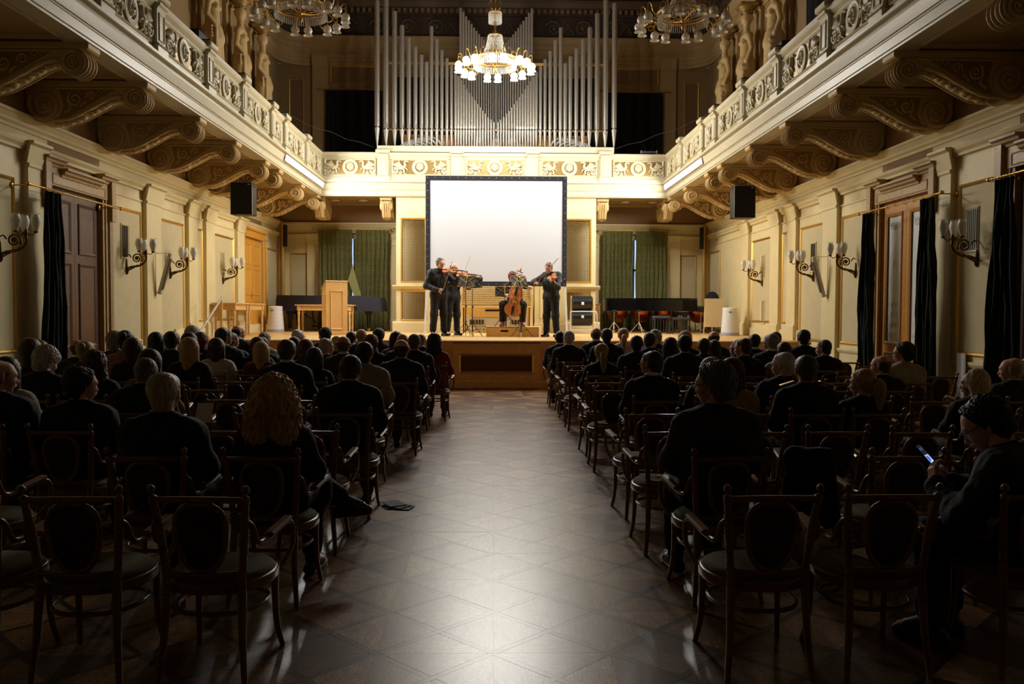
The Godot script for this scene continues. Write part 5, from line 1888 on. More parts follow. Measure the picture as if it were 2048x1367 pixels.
func door_leaf(dn: Node3D, s: int, dc: float, e: int, m: Material, glass: bool, x := 0.05, y0 := 0.01, y1 := 3.44, w := 0.81):
	# one leaf of a double door; e = -1 nearer the camera
	var n := Vector3(-s, 0, 0)
	var c := Vector3(s * (W + x), 0, -dc - e * w / 2)
	var lf := MB.new()
	var holes := []
	var half := w / 2 - 0.003
	if glass:
		holes = [[-half + 0.14, y0 + 1.1, half - 0.14, y1 - 0.2]]
	slab(lf, [-half, y0, half, y1], holes, func(u0, v0, u1, v1): lf.box(c + Vector3(0, (v0 + v1) / 2, (u0 + u1) / 2), Vector3(0.05, v1 - v0, u1 - u0)))
	var l := part(dn, "leaf", lf, m)
	var ys := [[y0 + 0.2, y0 + 0.95]]
	if not glass:
		ys = [[y0 + 0.2, y0 + 0.85], [y0 + 1.0, y0 + (y1 - y0) * 0.68], [y0 + (y1 - y0) * 0.72, y1 - 0.15]]
	else:
		ys.append([y0 + 1.08, y1 - 0.18])
	for q in ys:
		var pm := MB.new()
		frame_bars(pm, c + n * 0.025 + Vector3(0, (q[0] + q[1]) / 2, 0), Vector3(0, 0, 1), Vector3.UP, n, w - 0.24, q[1] - q[0], 0.05, 0.022)
		part(l, "panel_moulding", pm, m)
	if glass:
		var g := MB.new()
		var gy0 := y0 + 1.1
		var gy1 := y1 - 0.2
		g.box(c + Vector3(0, (gy0 + gy1) / 2, 0), Vector3(0.01, gy1 - gy0, w - 0.28))
		var pane := part(l, "pane", g, M.etched)
		# etched ornament: palmettes and scrolls
		var et := MB.new()
		var q := c + n * 0.006
		var up := Vector3.UP
		var z := Vector3(0, 0, 1)
		for e2 in [-1, 1]:
			for k in 4:
				et.tube(spiral(q + up * (gy0 + 0.14 + k * 0.17) + z * e2 * (0.13 - k * 0.02), z * e2, up, 0.075 - k * 0.008, 0.012, 2.8, 1.5, 18), 0.008, 4, true, false, Vector2(1, 0.5))
			et.tube(spiral(q + up * (gy1 - 0.2) + z * e2 * 0.1, z * e2, -up, 0.09, 0.012, 2.4, 1.5, 18), 0.008, 4)
			for k in 5:
				var a := 0.25 + k * 0.3
				et.ell(q + up * (gy0 + 1.25 + sin(a) * 0.1) + z * e2 * cos(a) * 0.08, Vector3(0.003, 0.05, 0.014), Basis(Vector3(1, 0, 0), -e2 * (PI / 2 - a)), 6)
				et.ell(q + up * (gy0 + 0.06 + sin(a) * 0.08) + z * e2 * cos(a) * 0.09, Vector3(0.003, 0.05, 0.016), Basis(Vector3(1, 0, 0), -e2 * (PI / 2 - a)), 6)
		for k in 7:
			et.ell(q + up * (gy0 + 0.3 + k * 0.12), Vector3(0.003, 0.045, 0.03 - k * 0.003), Basis(), 8)
		part(pane, "etched_ornament", et, M.etched_white)
	if e < 0:
		var hn := MB.new()
		var p := c + n * 0.03 + Vector3(0, y0 + 1.02, -half + 0.06)
		hn.box(p, Vector3(0.012, 0.2, 0.035))
		hn.tube([p + n * 0.01, p + n * 0.06, p + n * 0.065 + Vector3(0, 0, 0.11)], 0.01, 6)
		part(l, "handle", hn, M.brass)

func sconce_proto() -> Node3D:
	# wall at x = 0, the lamp reaches along +x; origin at the foot of the wall plate
	var t := thing("wall_sconce", "", "wall lamp", Vector3.ZERO, 0.0, "unlit three-armed wall sconces")
	var pl := MB.new()
	pl.tube(curve([Vector3(0.012, -0.04, 0), Vector3(0.03, 0.02, 0), Vector3(0.016, 0.1, 0), Vector3(0.02, 0.24, 0)], 5), [0.006, 0.012, 0.018, 0.02, 0.022, 0.022, 0.024, 0.026, 0.028, 0.028, 0.028, 0.026, 0.022, 0.016, 0.012, 0.008], 7)
	part(t, "wall_plate", pl, M.bronze)
	var br := MB.new()
	br.tube(curve([Vector3(0.02, 0.06, 0), Vector3(0.1, 0.1, 0), Vector3(0.24, 0.12, 0), Vector3(0.34, 0.19, 0), Vector3(0.37, 0.28, 0), Vector3(0.33, 0.34, 0)], 5), ramp(0.02, 0.015, 26), 7)
	br.tube(curve([Vector3(0.02, 0.02, 0), Vector3(0.09, 0.06, 0), Vector3(0.16, 0.09, 0)], 4), ramp(0.014, 0.01, 9), 6)
	for k in 6:
		br.ell(Vector3(0.1 + k * 0.04, 0.085 + k * 0.014, 0), Vector3(0.03, 0.012, 0.02), Basis(Vector3(0, 0, 1), -0.4 if k % 2 else 0.9), 6)
	part(t, "bracket", br, M.bronze)
	var sc := MB.new()
	sc.tube(spiral(Vector3(0.2, 0.25, 0), Vector3(1, 0, 0), Vector3.UP, 0.1, 0.02, -0.6, 1.8, 30), ramp(0.014, 0.01, 31), 6)
	sc.ell(Vector3(0.2, 0.25, 0), Vector3(0.03, 0.03, 0.02), Basis(), 8)
	sc.tube(curve([Vector3(0.1, 0.27, 0), Vector3(0.06, 0.32, 0), Vector3(0.02, 0.3, 0)], 4), ramp(0.012, 0.008, 9), 6)
	part(t, "scroll", sc, M.bronze)
	var hub := MB.new()
	hub.lathe(prof([0.012, 0.26, 0.024, 0.3, 0.016, 0.34, 0.03, 0.37, 0.014, 0.4, 0.0, 0.41]), 10, T(Vector3(0.36, 0, 0)))
	part(t, "hub", hub, M.bronze)
	var gl := MB.new()
	gl.lathe(prof([0.024, 0.0, 0.03, 0.012, 0.045, 0.06, 0.062, 0.12, 0.064, 0.16, 0.05, 0.205, 0.05, 0.22]), 18)
	var glm := gl.mesh()
	var rm := MB.new()
	rm.lathe(prof([0.05, 0.22, 0.056, 0.235, 0.062, 0.245]), 18, Transform3D.IDENTITY, 6, 0.05)
	var rmm := rm.mesh()
	for k in 3:
		var an: float = [0.0, 2.2, -2.2][k]
		var e := Vector3(0.36, 0.36, 0) + Vector3(cos(an), 0, -sin(an)) * 0.13
		var ar := MB.new()
		ar.tube(curve([Vector3(0.36, 0.36, 0), Vector3(0.36, 0.33, 0).lerp(e, 0.55) - Vector3(0, 0.025, 0), e], 5), 0.007, 6)
		ar.lathe(prof([0.01, 0.0, 0.028, 0.012, 0.03, 0.026, 0.02, 0.03]), 10, T(e - Vector3(0, 0.012, 0)))
		var a := part(t, "arm", ar, M.bronze)
		var g := part(a, "glass", glm, M.frosted, T(e + Vector3(0, 0.01, 0)))
		part(g, "glass_rim", rmm, M.clear_glass)
	return t

func caryatid_mesh() -> ArrayMesh:
	var f := SDF.new()
	f.cap(Vector3(0, 1.55, 0.1), Vector3(0, 1.9, 0.1), 0.16, 0.15)      # waist to chest
	f.cap(Vector3(-0.14, 2.05, 0.1), Vector3(0.14, 2.05, 0.1), 0.12, 0.12)
	f.cap(Vector3(0, 2.1, 0.1), Vector3(0, 2.36, 0.1), 0.085, 0.075)
	f.cap(Vector3(0, 2.44, 0.1), Vector3(0, 2.5, 0.12), 0.11, 0.12)
	f.cap(Vector3(0, 2.53, 0.06), Vector3(0, 2.56, 0.1), 0.12, 0.12)
	f.cap(Vector3(0, 2.4, 0.2), Vector3(0, 2.44, 0.22), 0.03, 0.02)
	f.cap(Vector3(-0.09, 1.94, 0.2), Vector3(-0.09, 1.92, 0.22), 0.07, 0.06)
	f.cap(Vector3(0.09, 1.94, 0.2), Vector3(0.09, 1.92, 0.22), 0.07, 0.06)
	f.cap(Vector3(0.02, 1.4, 0.1), Vector3(0.03, 1.25, 0.12), 0.22, 0.24)     # hips
	f.cap(Vector3(0.1, 1.25, 0.14), Vector3(0.07, 0.75, 0.22), 0.16, 0.12)
	f.cap(Vector3(-0.08, 1.25, 0.1), Vector3(-0.06, 0.4, 0.1), 0.17, 0.13)
	f.cap(Vector3(0.07, 0.75, 0.22), Vector3(0.06, 0.1, 0.12), 0.12, 0.13)
	f.cap(Vector3(-0.02, 0.5, 0.08), Vector3(0, 0.0, 0.08), 0.16, 0.18)
	f.cap(Vector3(-0.22, 2.02, 0.1), Vector3(-0.29, 1.7, 0.08), 0.075, 0.06)
	f.cap(Vector3(-0.29, 1.7, 0.08), Vector3(-0.14, 1.5, 0.22), 0.06, 0.05)
	f.cap(Vector3(0.22, 2.02, 0.1), Vector3(0.29, 1.72, 0.06), 0.075, 0.06)
	f.cap(Vector3(0.29, 1.72, 0.06), Vector3(0.24, 1.42, 0.16), 0.06, 0.05)
	# drapery folds
	for k in 9:
		var a := -0.9 + k * 0.24
		f.cap(Vector3(-0.2 + k * 0.02, 1.42 - 0.02 * k, 0.24), Vector3(sin(a) * 0.2, 0.2, 0.1 + cos(a) * 0.2), 0.028, 0.035)
	for k in 4:
		f.cap(Vector3(-0.24, 1.45 - k * 0.07, 0.16), Vector3(0.22, 1.3 - k * 0.13, 0.26 - k * 0.01), 0.03, 0.03)
	for k in 6:
		f.cap(Vector3(0.2 + 0.02 * (k % 2), 1.3 - k * 0.15, 0.22), Vector3(0.17, 1.22 - k * 0.15, 0.26), 0.05, 0.035)
	f.k = 0.022
	var mb := MB.new()
	f.mesh_into(mb, 0.018)
	return mb.mesh()

func build_wall_things():
	# ---- doors
	var d1 := struct_node("door_1")
	door_case(d1, -1, 13.6, M.door_frame)
	for e in [-1, 1]:
		door_leaf(d1, -1, 13.6, e, M.door_brown, false)
	var d2 := struct_node("door_2")
	door_case(d2, 1, 13.6, M.door_frame)
	for e in [-1, 1]:
		door_leaf(d2, 1, 13.6, e, tint("door_yellow", Color8(232, 206, 160)), true)
	var d3 := struct_node("door_3")
	door_case(d3, 1, 9.82, M.door_frame)
	for e in [-1, 1]:
		door_leaf(d3, 1, 9.82, e, M.door_brown, false)
	var d4 := struct_node("door_4")
	for e in [-1, 1]:
		door_leaf(d4, -1, 23.42, e, M.door_yellow, false, 0.05, SY + 0.01, 3.55, 0.86)
	var fr := MB.new()
	var o := Vector3(-W, 0, -23.42)
	for e in [-1, 1]:
		fr.cbox(o + Vector3(0.03, SY + 1.3, e * 0.98), Vector3(0.08, 2.6, 0.2), 0.015)
	fr.cbox(o + Vector3(0.03, 3.66, 0), Vector3(0.08, 0.2, 2.16), 0.015)
	fr.cbox(o + Vector3(0.05, 3.79, 0), Vector3(0.14, 0.07, 2.26), 0.015)
	part(d4, "door_surround", fr, M.door_yellow)
	# dark lobbies behind the doors
	for q in [[-1, 13.6], [1, 13.6], [1, 9.82], [-1, 23.42]]:
		var ob := MB.new()
		ob.box(Vector3(q[0] * (W + 1.3), 1.8, -q[1]), Vector3(0.1, 4.2, 3.4))
		ob.box(Vector3(q[0] * (W + 0.8), 1.8, -q[1] - 1.7), Vector3(1.0, 4.2, 0.1))
		ob.box(Vector3(q[0] * (W + 0.8), 1.8, -q[1] + 1.7), Vector3(1.0, 4.2, 0.1))
		ob.box(Vector3(q[0] * (W + 0.8), 3.9, -q[1]), Vector3(1.1, 0.1, 3.5))
		ob.box(Vector3(q[0] * (W + 0.8), -0.14, -q[1]), Vector3(1.1, 0.1, 3.5))
		part(get_node("wall_left" if q[0] < 0 else "wall_right"), "lobby_wall", ob, M.panel)
	# ---- window with a blackout curtain on the right gallery
	var wn := struct_node("window_3")
	var wf := MB.new()
	for z in [16.92, 17.5, 18.08]:
		wf.box(P(W + 0.12, 7.6, z), Vector3(0.06, 2.8, 0.07))
	for y in [6.23, 7.9, 8.97]:
		wf.box(P(W + 0.12, y, 17.5), Vector3(0.06, 0.07, 1.2))
	part(wn, "window_frame", wf, M.white)
	var wg := MB.new()
	wg.box(P(W + 0.12, 7.6, 17.5), Vector3(0.008, 2.76, 1.16))
	part(wn, "pane", wg, M.clear_glass)
	var bc := curtain_mesh(0.95, 2.9, 6, 0.03, 77)
	var t := thing("window_curtain", "black curtain drawn across the blue window on the right gallery", "curtain", P(W - 0.12, 9.05, 17.32), -PI / 2)
	part(t, "cloth", bc, M.black_curtain)
	# ---- door curtains
	for q in [[-1, 12.32, "dark green velvet curtain gathered at the left door", 0.5], [1, 14.27, "dark green velvet curtain at the stage side of the glazed door", 0.38], [1, 12.3, "dark green velvet curtain at the near side of the glazed door", 0.48], [1, 10.42, "dark green velvet curtain at the right edge of the picture", 0.5]]:
		var c := thing("door_curtain", q[2], "curtain", P(q[0] * (W - 0.3), 3.28, q[1]), -q[0] * PI / 2, "dark green door curtains")
		part(c, "cloth", curtain_mesh(q[3], 3.25, 4.5, 0.075, int(q[1] * 7), 0.72, 0.0, 1.12), M.dark_velvet)
	for q in [[-1, 11.7, 14.5, "brass curtain rod across the brown left door", 0.14, 0.32], [1, 11.95, 14.6, "brass curtain rod across the glazed right door", 0.02, 0.98], [1, 8.0, 10.75, "brass curtain rod at the right edge of the picture", 0.8, 1.0]]:
		var c := thing("curtain_rod", q[3], "curtain rod", Vector3.ZERO, 0.0, "curtain rods")
		curtain_rod(c, P(q[0] * (W - 0.3), 3.31, q[1]), P(q[0] * (W - 0.3), 3.31, q[2]), 9, Vector3(q[0] * 0.3, 0, 0), q[4], q[5])
	# ---- sconces
	var proto := sconce_proto()
	var labs := {-1: ["at the left edge of the picture", "between the brown left door and the tilted loudspeaker", "just beyond the tilted left loudspeaker", "nearest the yellow stage doors"], 1: ["nearest the right edge of the picture", "between the glazed door and the tilted right loudspeaker", "just beyond the tilted right loudspeaker", "on the right wall beside the stage"]}
	for s in [-1, 1]:
		var ds := [11.5, 15.4, 17.45, 20.8]
		for i in 4:
			var lab: String = "bronze wall sconce with three frosted glasses " + labs[s][i]
			var at := P(s * W, 2.28, ds[i])
			var c := proto
			if s == -1 and i == 0:
				c.position = at
				c.set_meta("label", lab)
			else:
				c = copy(proto, at, 0.0 if s < 0 else PI, lab)
	# ---- wall grilles
	for q in [[-1, 15.35, 2.83, 0.34, 0.62, "slatted wall grille beside the sconce near the left door", 0], [1, 11.65, 2.76, 0.34, 0.62, "pale slatted wall grille beside the near right sconce", 1], [1, 17.5, 2.75, 0.34, 0.62, "slatted wall grille behind the far right sconces", 0], [-1, 20.85, 2.72, 0.3, 0.6, "slim wall grille behind the left stage sconce", 2], [1, 20.8, 2.72, 0.3, 0.6, "slim upper wall grille by the right stage sconce", 2], [1, 20.75, 1.62, 0.3, 0.6, "slim lower wall grille below the right stage sconce", 2]]:
		var s: int = q[0]
		var c := thing("wall_grille", q[5], "vent grille", P(s * (W - 0.008), q[2], q[1]), -s * PI / 2, "wall ventilation grilles")
		var gm := MB.new()
		frame_bars(gm, Vector3(0, 0, 0), Vector3(1, 0, 0), Vector3.UP, Vector3(0, 0, 1), q[3], q[4], 0.035, 0.02)
		part(c, "frame", gm, M.cream if q[6] != 1 else tint("white", Color8(196, 190, 172)))
		var bk := MB.new()
		bk.box(Vector3(0, 0, 0.002), Vector3(q[3] - 0.06, q[4] - 0.06, 0.004))
		part(c, "backing", bk, M.dark_hole if q[6] < 2 else M.panel)
		for k in 6:
			var sl := MB.new()
			sl.box(Vector3((k - 2.5) * (q[3] - 0.08) / 6, 0, 0.008), Vector3(0.013, q[4] - 0.06, 0.008))
			part(c, "slat", sl, [tint("panel", Color8(120, 106, 80)), tint("white", Color8(186, 182, 168)), M.panel][q[6]])
	# ---- tilted column loudspeakers
	for s in [-1, 1]:
		var c := thing("column_loudspeaker", "tilted grey column loudspeaker on the %s wall between two sconces" % ("left" if s < 0 else "right"), "loudspeaker", P(s * (W - 0.08), 1.92, 16.55), 0.0, "tilted column loudspeakers")
		var ti := Basis(Vector3(0, 0, 1), s * 0.27)
		var xf := T(Vector3(-s * 0.07, 0, 0), ti)
		var sp := MB.new()
		sp.cbox(Vector3(0, 0.4, 0), Vector3(0.07, 0.82, 0.1), 0.012)
		part(c, "cabinet", sp, tint("white", Color8(190, 184, 168)), xf)
		var gr := MB.new()
		gr.cbox(Vector3(-s * 0.037, 0.4, 0), Vector3(0.012, 0.62, 0.085), 0.004)
		part(c, "grille_cloth", gr, tint("black", Color8(70, 66, 60)), xf)
		var bk := MB.new()
		bk.tube([Vector3(0, 0.02, 0), Vector3(-s * 0.06, 0.02, 0)], 0.01, 6)
		bk.tube([Vector3(0, 0.78, 0), Vector3(-s * 0.26, 0.78, 0)], 0.006, 6)
		bk.box(Vector3(0, 0.4, 0), Vector3(0.01, 0.86, 0.03))
		part(c, "wall_bracket", bk, M.panel)
		# hung loudspeakers
		var h := thing("hanging_loudspeaker", "black box loudspeaker hanging below the %s gallery" % ("left" if s < 0 else "right"), "loudspeaker", P(s * 5.6, 3.72, 19.2), 0.0, "hanging box loudspeakers")
		var hb := MB.new()
		hb.cbox(Vector3(0, 0.36, 0), Vector3(0.48, 0.72, 0.36), 0.012)
		part(h, "cabinet", hb, M.black)
		var hg := MB.new()
		hg.cbox(Vector3(0, 0.36, 0.182), Vector3(0.455, 0.695, 0.012), 0.004)
		part(h, "grille_cloth", hg, M.black_cloth)
		var he := MB.new()
		frame_bars(he, Vector3(0, 0.36, 0.18), Vector3(1, 0, 0), Vector3.UP, Vector3(0, 0, 1), 0.482, 0.722, 0.01, 0.012)
		part(h, "edge_trim", he, tint("white_metal", Color8(120, 116, 110)))
		var hl := MB.new()
		hl.box(Vector3(0.17, 0.67, 0.19), Vector3(0.06, 0.014, 0.004))
		part(h, "badge", hl, M.white)
		for x in [-0.02, 0.03]:
			var hc := MB.new()
			hc.tube([Vector3(x * 2, 0.72, 0), Vector3(x, 1.13, 0)], 0.005, 5)
			part(h, "cable", hc, M.black)
		# exit lights
		var ex := MB.new()
		ex.ell(Vector3.ZERO, Vector3(0.04, 0.12, 0.1), Basis(), 14)
		var et := thing("exit_light", "small green exit light under a corbel on the %s wall" % ("left" if s < 0 else "right"), "sign", P(s * (W - 0.1), 4.53, 13.25), 0.0, "green exit lights")
		part(et, "lamp_body", ex, M.sign_white)
		var ea := MB.new()
		ea.ell(Vector3(-s * 0.035, 0.03, 0.03), Vector3(0.02, 0.05, 0.05), Basis(), 10)
		part(et, "green_symbol", ea, M.sign_green)
		# loudspeakers and boxes on the gallery
		var kb := MB.new()
		kb.cbox(Vector3(0, 0.3, 0), Vector3(0.5, 0.6, 0.5), 0.02)
		single("gallery_loudspeaker", "black box standing behind the %s gallery balustrade" % ("left" if s < 0 else "right"), "loudspeaker", kb, M.black, T(P(s * 5.5, 6.0, 15.6 if s < 0 else 15.9)), "black boxes on the gallery")
		# low pedestal of that box
		var kp := MB.new()
		kp.cbox(Vector3(0, 0.4, 0), Vector3(0.45, 0.79, 0.45), 0.02)
		single("gallery_stand", "low black stand under the box on the %s gallery" % ("left" if s < 0 else "right"), "stand", kp, M.black, T(P(s * 5.5, 5.205, 15.6 if s < 0 else 15.9)))
		# ceiling lamps under the back gallery
		for x in [3.82, 4.62]:
			var cl := thing("ceiling_lamp", "round unlit lamp under the back gallery, %s %s" % ["left wing," if s < 0 else "right wing,", "outer" if x > 4 else "inner"], "ceiling lamp", P(s * x, 4.84, 24.9), 0.0, "round lamps under the back gallery")
			var c1 := MB.new()
			c1.lathe(prof([0.0, -0.07, 0.1, -0.06, 0.15, -0.03]), 18)
			part(cl, "glass", c1, M.frosted)
			var c2 := MB.new()
			c2.lathe(prof([0.15, -0.035, 0.17, -0.02, 0.16, 0.0]), 18)
			part(cl, "ring", c2, M.bronze)
		# caryatids
		if not cache.has("caryatid"):
			cache["caryatid"] = caryatid_mesh()
		var nm := ["nearest the camera", "in the middle", "nearest the organ"]
		for i in 3:
			var cy := thing("caryatid", "cream plaster caryatid on the %s gallery wall, %s" % ["left" if s < 0 else "right", nm[i]], "statue", P(s * (W - 0.27), 6.35, [19.1, 21.2, 23.2][i]), -s * PI / 2, "caryatids on the gallery walls")
			part(cy, "figure", cache["caryatid"], M.stone)
			var cp := MB.new()
			cp.lathe(prof([0.14, 2.62, 0.16, 2.66, 0.13, 2.68, 0.2, 2.74, 0.22, 2.78]), 16, T(Vector3(0, 0, 0.1)), 8, 0.05)
			cp.cbox(Vector3(0, 2.82, 0.1), Vector3(0.5, 0.08, 0.44), 0.015)
			part(cy, "capital", cp, M.field)
			var pd := MB.new()
			pd.cbox(Vector3(0, -0.55, 0.12), Vector3(0.5, 1.1, 0.4), 0.02)
			part(cy, "pedestal", pd, M.upper)
	# dark stage lamp hanging at the top right
	var sl := thing("hanging_spotlight", "black spotlight hanging above the right gallery at the picture's top", "spotlight", P(5.35, 8.6, 15.5))
	var sb := MB.new()
	sb.lathe(prof([0.0, 0.0, 0.16, 0.0, 0.17, 0.02, 0.14, 0.36, 0.08, 0.44, 0.0, 0.45]), 16, T(Vector3.ZERO, Basis(Vector3(0, 0, 1), 0.7)))
	part(sl, "housing", sb, M.black)
	var sy := MB.new()
	sy.tube([Vector3(0, 0.2, 0), Vector3(0, 2.75, 0)], 0.015, 6)
	part(sl, "hanger", sy, M.black)
	# receiver with two aerials on the gallery rail
	var rc := thing("radio_receiver", "small radio receiver with two aerials on the right gallery rail", "receiver", P(4.35, 6.06, GD + 0.08))
	var rb := MB.new()
	rb.cbox(Vector3(0, 0.045, 0), Vector3(0.46, 0.05, 0.18), 0.006)
	part(rc, "body", rb, tint("white_metal", Color8(90, 90, 96)))
	for x in [-0.22, 0.22]:
		var ear := MB.new()
		ear.cbox(Vector3(x, 0.045, 0.09), Vector3(0.04, 0.09, 0.03), 0.006)
		part(rc, "rack_ear", ear, M.steel)
	for x in [-1, 1]:
		var an := MB.new()
		an.tube([Vector3(x * 0.06, 0.06, 0), Vector3(x * 0.16, 0.3, 0)], 0.004, 5)
		part(rc, "aerial", an, M.black)
	# thin cables slung from the side balustrades to the organ
	for sd in [-1, 1]:
		var cb := MB.new()
		var pts := []
		for i in 25:
			var u := i / 24.0
			pts.append(P(sd * lerpf(4.86, 3.34, u), lerpf(6.07, 6.16, u) + 0.1 * u * (1.0 - u) * sin(u * 17.0), lerpf(18.9, 23.95, pow(u, 0.7))))
		cb.tube(pts, 0.005, 4)
		single("slung_cable", "thin dark cable slung from the %s balustrade to the organ" % ("left" if sd < 0 else "right"), "cable", cb, M.black, Transform3D.IDENTITY, "cables slung to the organ")
	# towel on the right wall
	var tw := curtain_mesh(0.24, 0.62, 1.5, 0.01, 5)
	var tt := thing("towel", "white towel hanging on the right wall by the near curtain", "towel", P(W - 0.07, 1.05, 11.75), -PI / 2)
	part(tt, "cloth", tw, tint("white", Color8(214, 210, 204), 0.95))

# ------------------------------------------------------------------ implicit surfaces for bodies
class SDF:
	var a := PackedVector3Array()
	var b := PackedVector3Array()
	var ra := PackedFloat32Array()
	var rb := PackedFloat32Array()
	var k := 0.03
	var planes := []          # [point, normal]: the side the normal points to is cut away
	var holes := []           # [centre, radius] cut away
	var nz: FastNoiseLite = null
	var namp := 0.0
	var nscale := Vector3.ONE
	func cap(p: Vector3, q: Vector3, r0: float, r1: float):
		a.append(p)
		b.append(q)
		ra.append(r0)
		rb.append(r1)
	func chain(pts: Array, rs: Array):
		for i in pts.size() - 1:
			cap(pts[i], pts[i + 1], rs[i], rs[i + 1])
	func ev(p: Vector3, ids: PackedInt32Array) -> float:
		var d := 1e3
		for i in ids:
			var ab := b[i] - a[i]
			var ap := p - a[i]
			var l := ab.length_squared()
			var t := clampf(ap.dot(ab) / l, 0.0, 1.0) if l > 1e-9 else 0.0
			var e := (ap - ab * t).length() - lerpf(ra[i], rb[i], t)
			var h := maxf(k - absf(d - e), 0.0) / k
			d = minf(d, e) - h * h * k * 0.25
		if nz:
			d += namp * nz.get_noise_3dv(p * nscale)
		for q in planes:
			d = maxf(d, (p - q[0]).dot(q[1]))
		for q in holes:
			d = maxf(d, q[1] - (p - q[0]).length())
		return d
	func mesh_into(mb: MB, c: float):
		var lo := Vector3.ONE * 1e3
		var hi := -lo
		for i in a.size():
			var r := maxf(ra[i], rb[i]) + namp + c * 2.0 + k * 0.3
			var rv := Vector3(r, r, r)
			lo = lo.min(a[i] - rv).min(b[i] - rv)
			hi = hi.max(a[i] + rv).max(b[i] + rv)
		var B := 5
		var nb := Vector3i(((hi - lo) / (c * B)).ceil())
		var nx := nb.x * B + 1
		var ny := nb.y * B + 1
		var nzz := nb.z * B + 1
		var val := PackedFloat32Array()
		val.resize(nx * ny * nzz)
		val.fill(9.0)
		var hd := c * B * 0.87
		var blocks := []
		for bx in nb.x:
			for by in nb.y:
				for bz in nb.z:
					var ctr := lo + Vector3(bx + 0.5, by + 0.5, bz + 0.5) * c * B
					var ids := PackedInt32Array()
					var best := 1e3
					for i in a.size():
						var ab := b[i] - a[i]
						var ap := ctr - a[i]
						var l := ab.length_squared()
						var t := clampf(ap.dot(ab) / l, 0.0, 1.0) if l > 1e-9 else 0.0
						var e := (ap - ab * t).length() - lerpf(ra[i], rb[i], t)
						if e < hd + k + namp:
							ids.append(i)
						best = minf(best, e)
					if ids.is_empty() or best > hd + namp + k * 0.3:
						continue
					var dc := ev(ctr, ids)
					if absf(dc) > hd * 1.6 + namp * 2.0:
						if dc < 0.0:
							for x in B + 1:
								for y in B + 1:
									for z in B + 1:
										var id := (bx * B + x) + nx * ((by * B + y) + ny * (bz * B + z))
										if val[id] > 8.0:
											val[id] = -0.5
						continue
					blocks.append(Vector3i(bx, by, bz))
					for x in B + 1:
						for y in B + 1:
							for z in B + 1:
								var id := (bx * B + x) + nx * ((by * B + y) + ny * (bz * B + z))
								if val[id] > 8.0 or val[id] == -0.5:
									val[id] = ev(lo + Vector3(bx * B + x, by * B + y, bz * B + z) * c, ids)
		# surface nets
		var vid := {}
		var offs := [0, 1, nx, nx + 1, nx * ny, nx * ny + 1, nx * ny + nx, nx * ny + nx + 1]
		var cor := [Vector3(0, 0, 0), Vector3(1, 0, 0), Vector3(0, 1, 0), Vector3(1, 1, 0), Vector3(0, 0, 1), Vector3(1, 0, 1), Vector3(0, 1, 1), Vector3(1, 1, 1)]
		var edges := [[0, 1], [2, 3], [4, 5], [6, 7], [0, 2], [1, 3], [4, 6], [5, 7], [0, 4], [1, 5], [2, 6], [3, 7]]
		for q in blocks:
			for x in B:
				for y in B:
					for z in B:
						var gx: int = q.x * B + x
						var gy: int = q.y * B + y
						var gz: int = q.z * B + z
						var id := gx + nx * (gy + ny * gz)
						var neg := 0
						for o in offs:
							if val[id + o] < 0.0:
								neg += 1
						if neg == 0 or neg == 8:
							continue
						var s := Vector3.ZERO
						var n := 0
						for e in edges:
							var v0 := val[id + offs[e[0]]]
							var v1 := val[id + offs[e[1]]]
							if (v0 < 0.0) != (v1 < 0.0):
								s += cor[e[0]].lerp(cor[e[1]], v0 / (v0 - v1))
								n += 1
						vid[id] = mb.pt(lo + (Vector3(gx, gy, gz) + s / n) * c)
		var dx := 1
		var dy := nx
		var dz := nx * ny
		for id in vid:
			for ax in 3:
				var st: int = [dx, dy, dz][ax]
				var u: int = [dy, dz, dx][ax]
				var w: int = [dz, dx, dy][ax]
				var v0 := val[id]
				var v1 := val[id + st]
				if (v0 < 0.0) == (v1 < 0.0):
					continue
				if not (vid.has(id - u) and vid.has(id - w) and vid.has(id - u - w)):
					continue
				var p0: int = vid[id]
				var p1: int = vid[id - u]
				var p2: int = vid[id - u - w]
				var p3: int = vid[id - w]
				if v0 < 0.0:
					mb.tri(p0, p1, p2)
					mb.tri(p0, p2, p3)
				else:
					mb.tri(p0, p2, p1)
					mb.tri(p0, p3, p2)

# ------------------------------------------------------------------ audience chairs
const ROW0 := 3.66
const PITCH := 0.97
const SEATW := 0.545
const NTH := ["first", "second", "third", "fourth", "fifth", "sixth", "seventh", "eighth", "ninth", "tenth", "eleventh", "twelfth"]

func row_d(k: int) -> float:
	return ROW0 + PITCH * k       # distance of the rear feet of row k

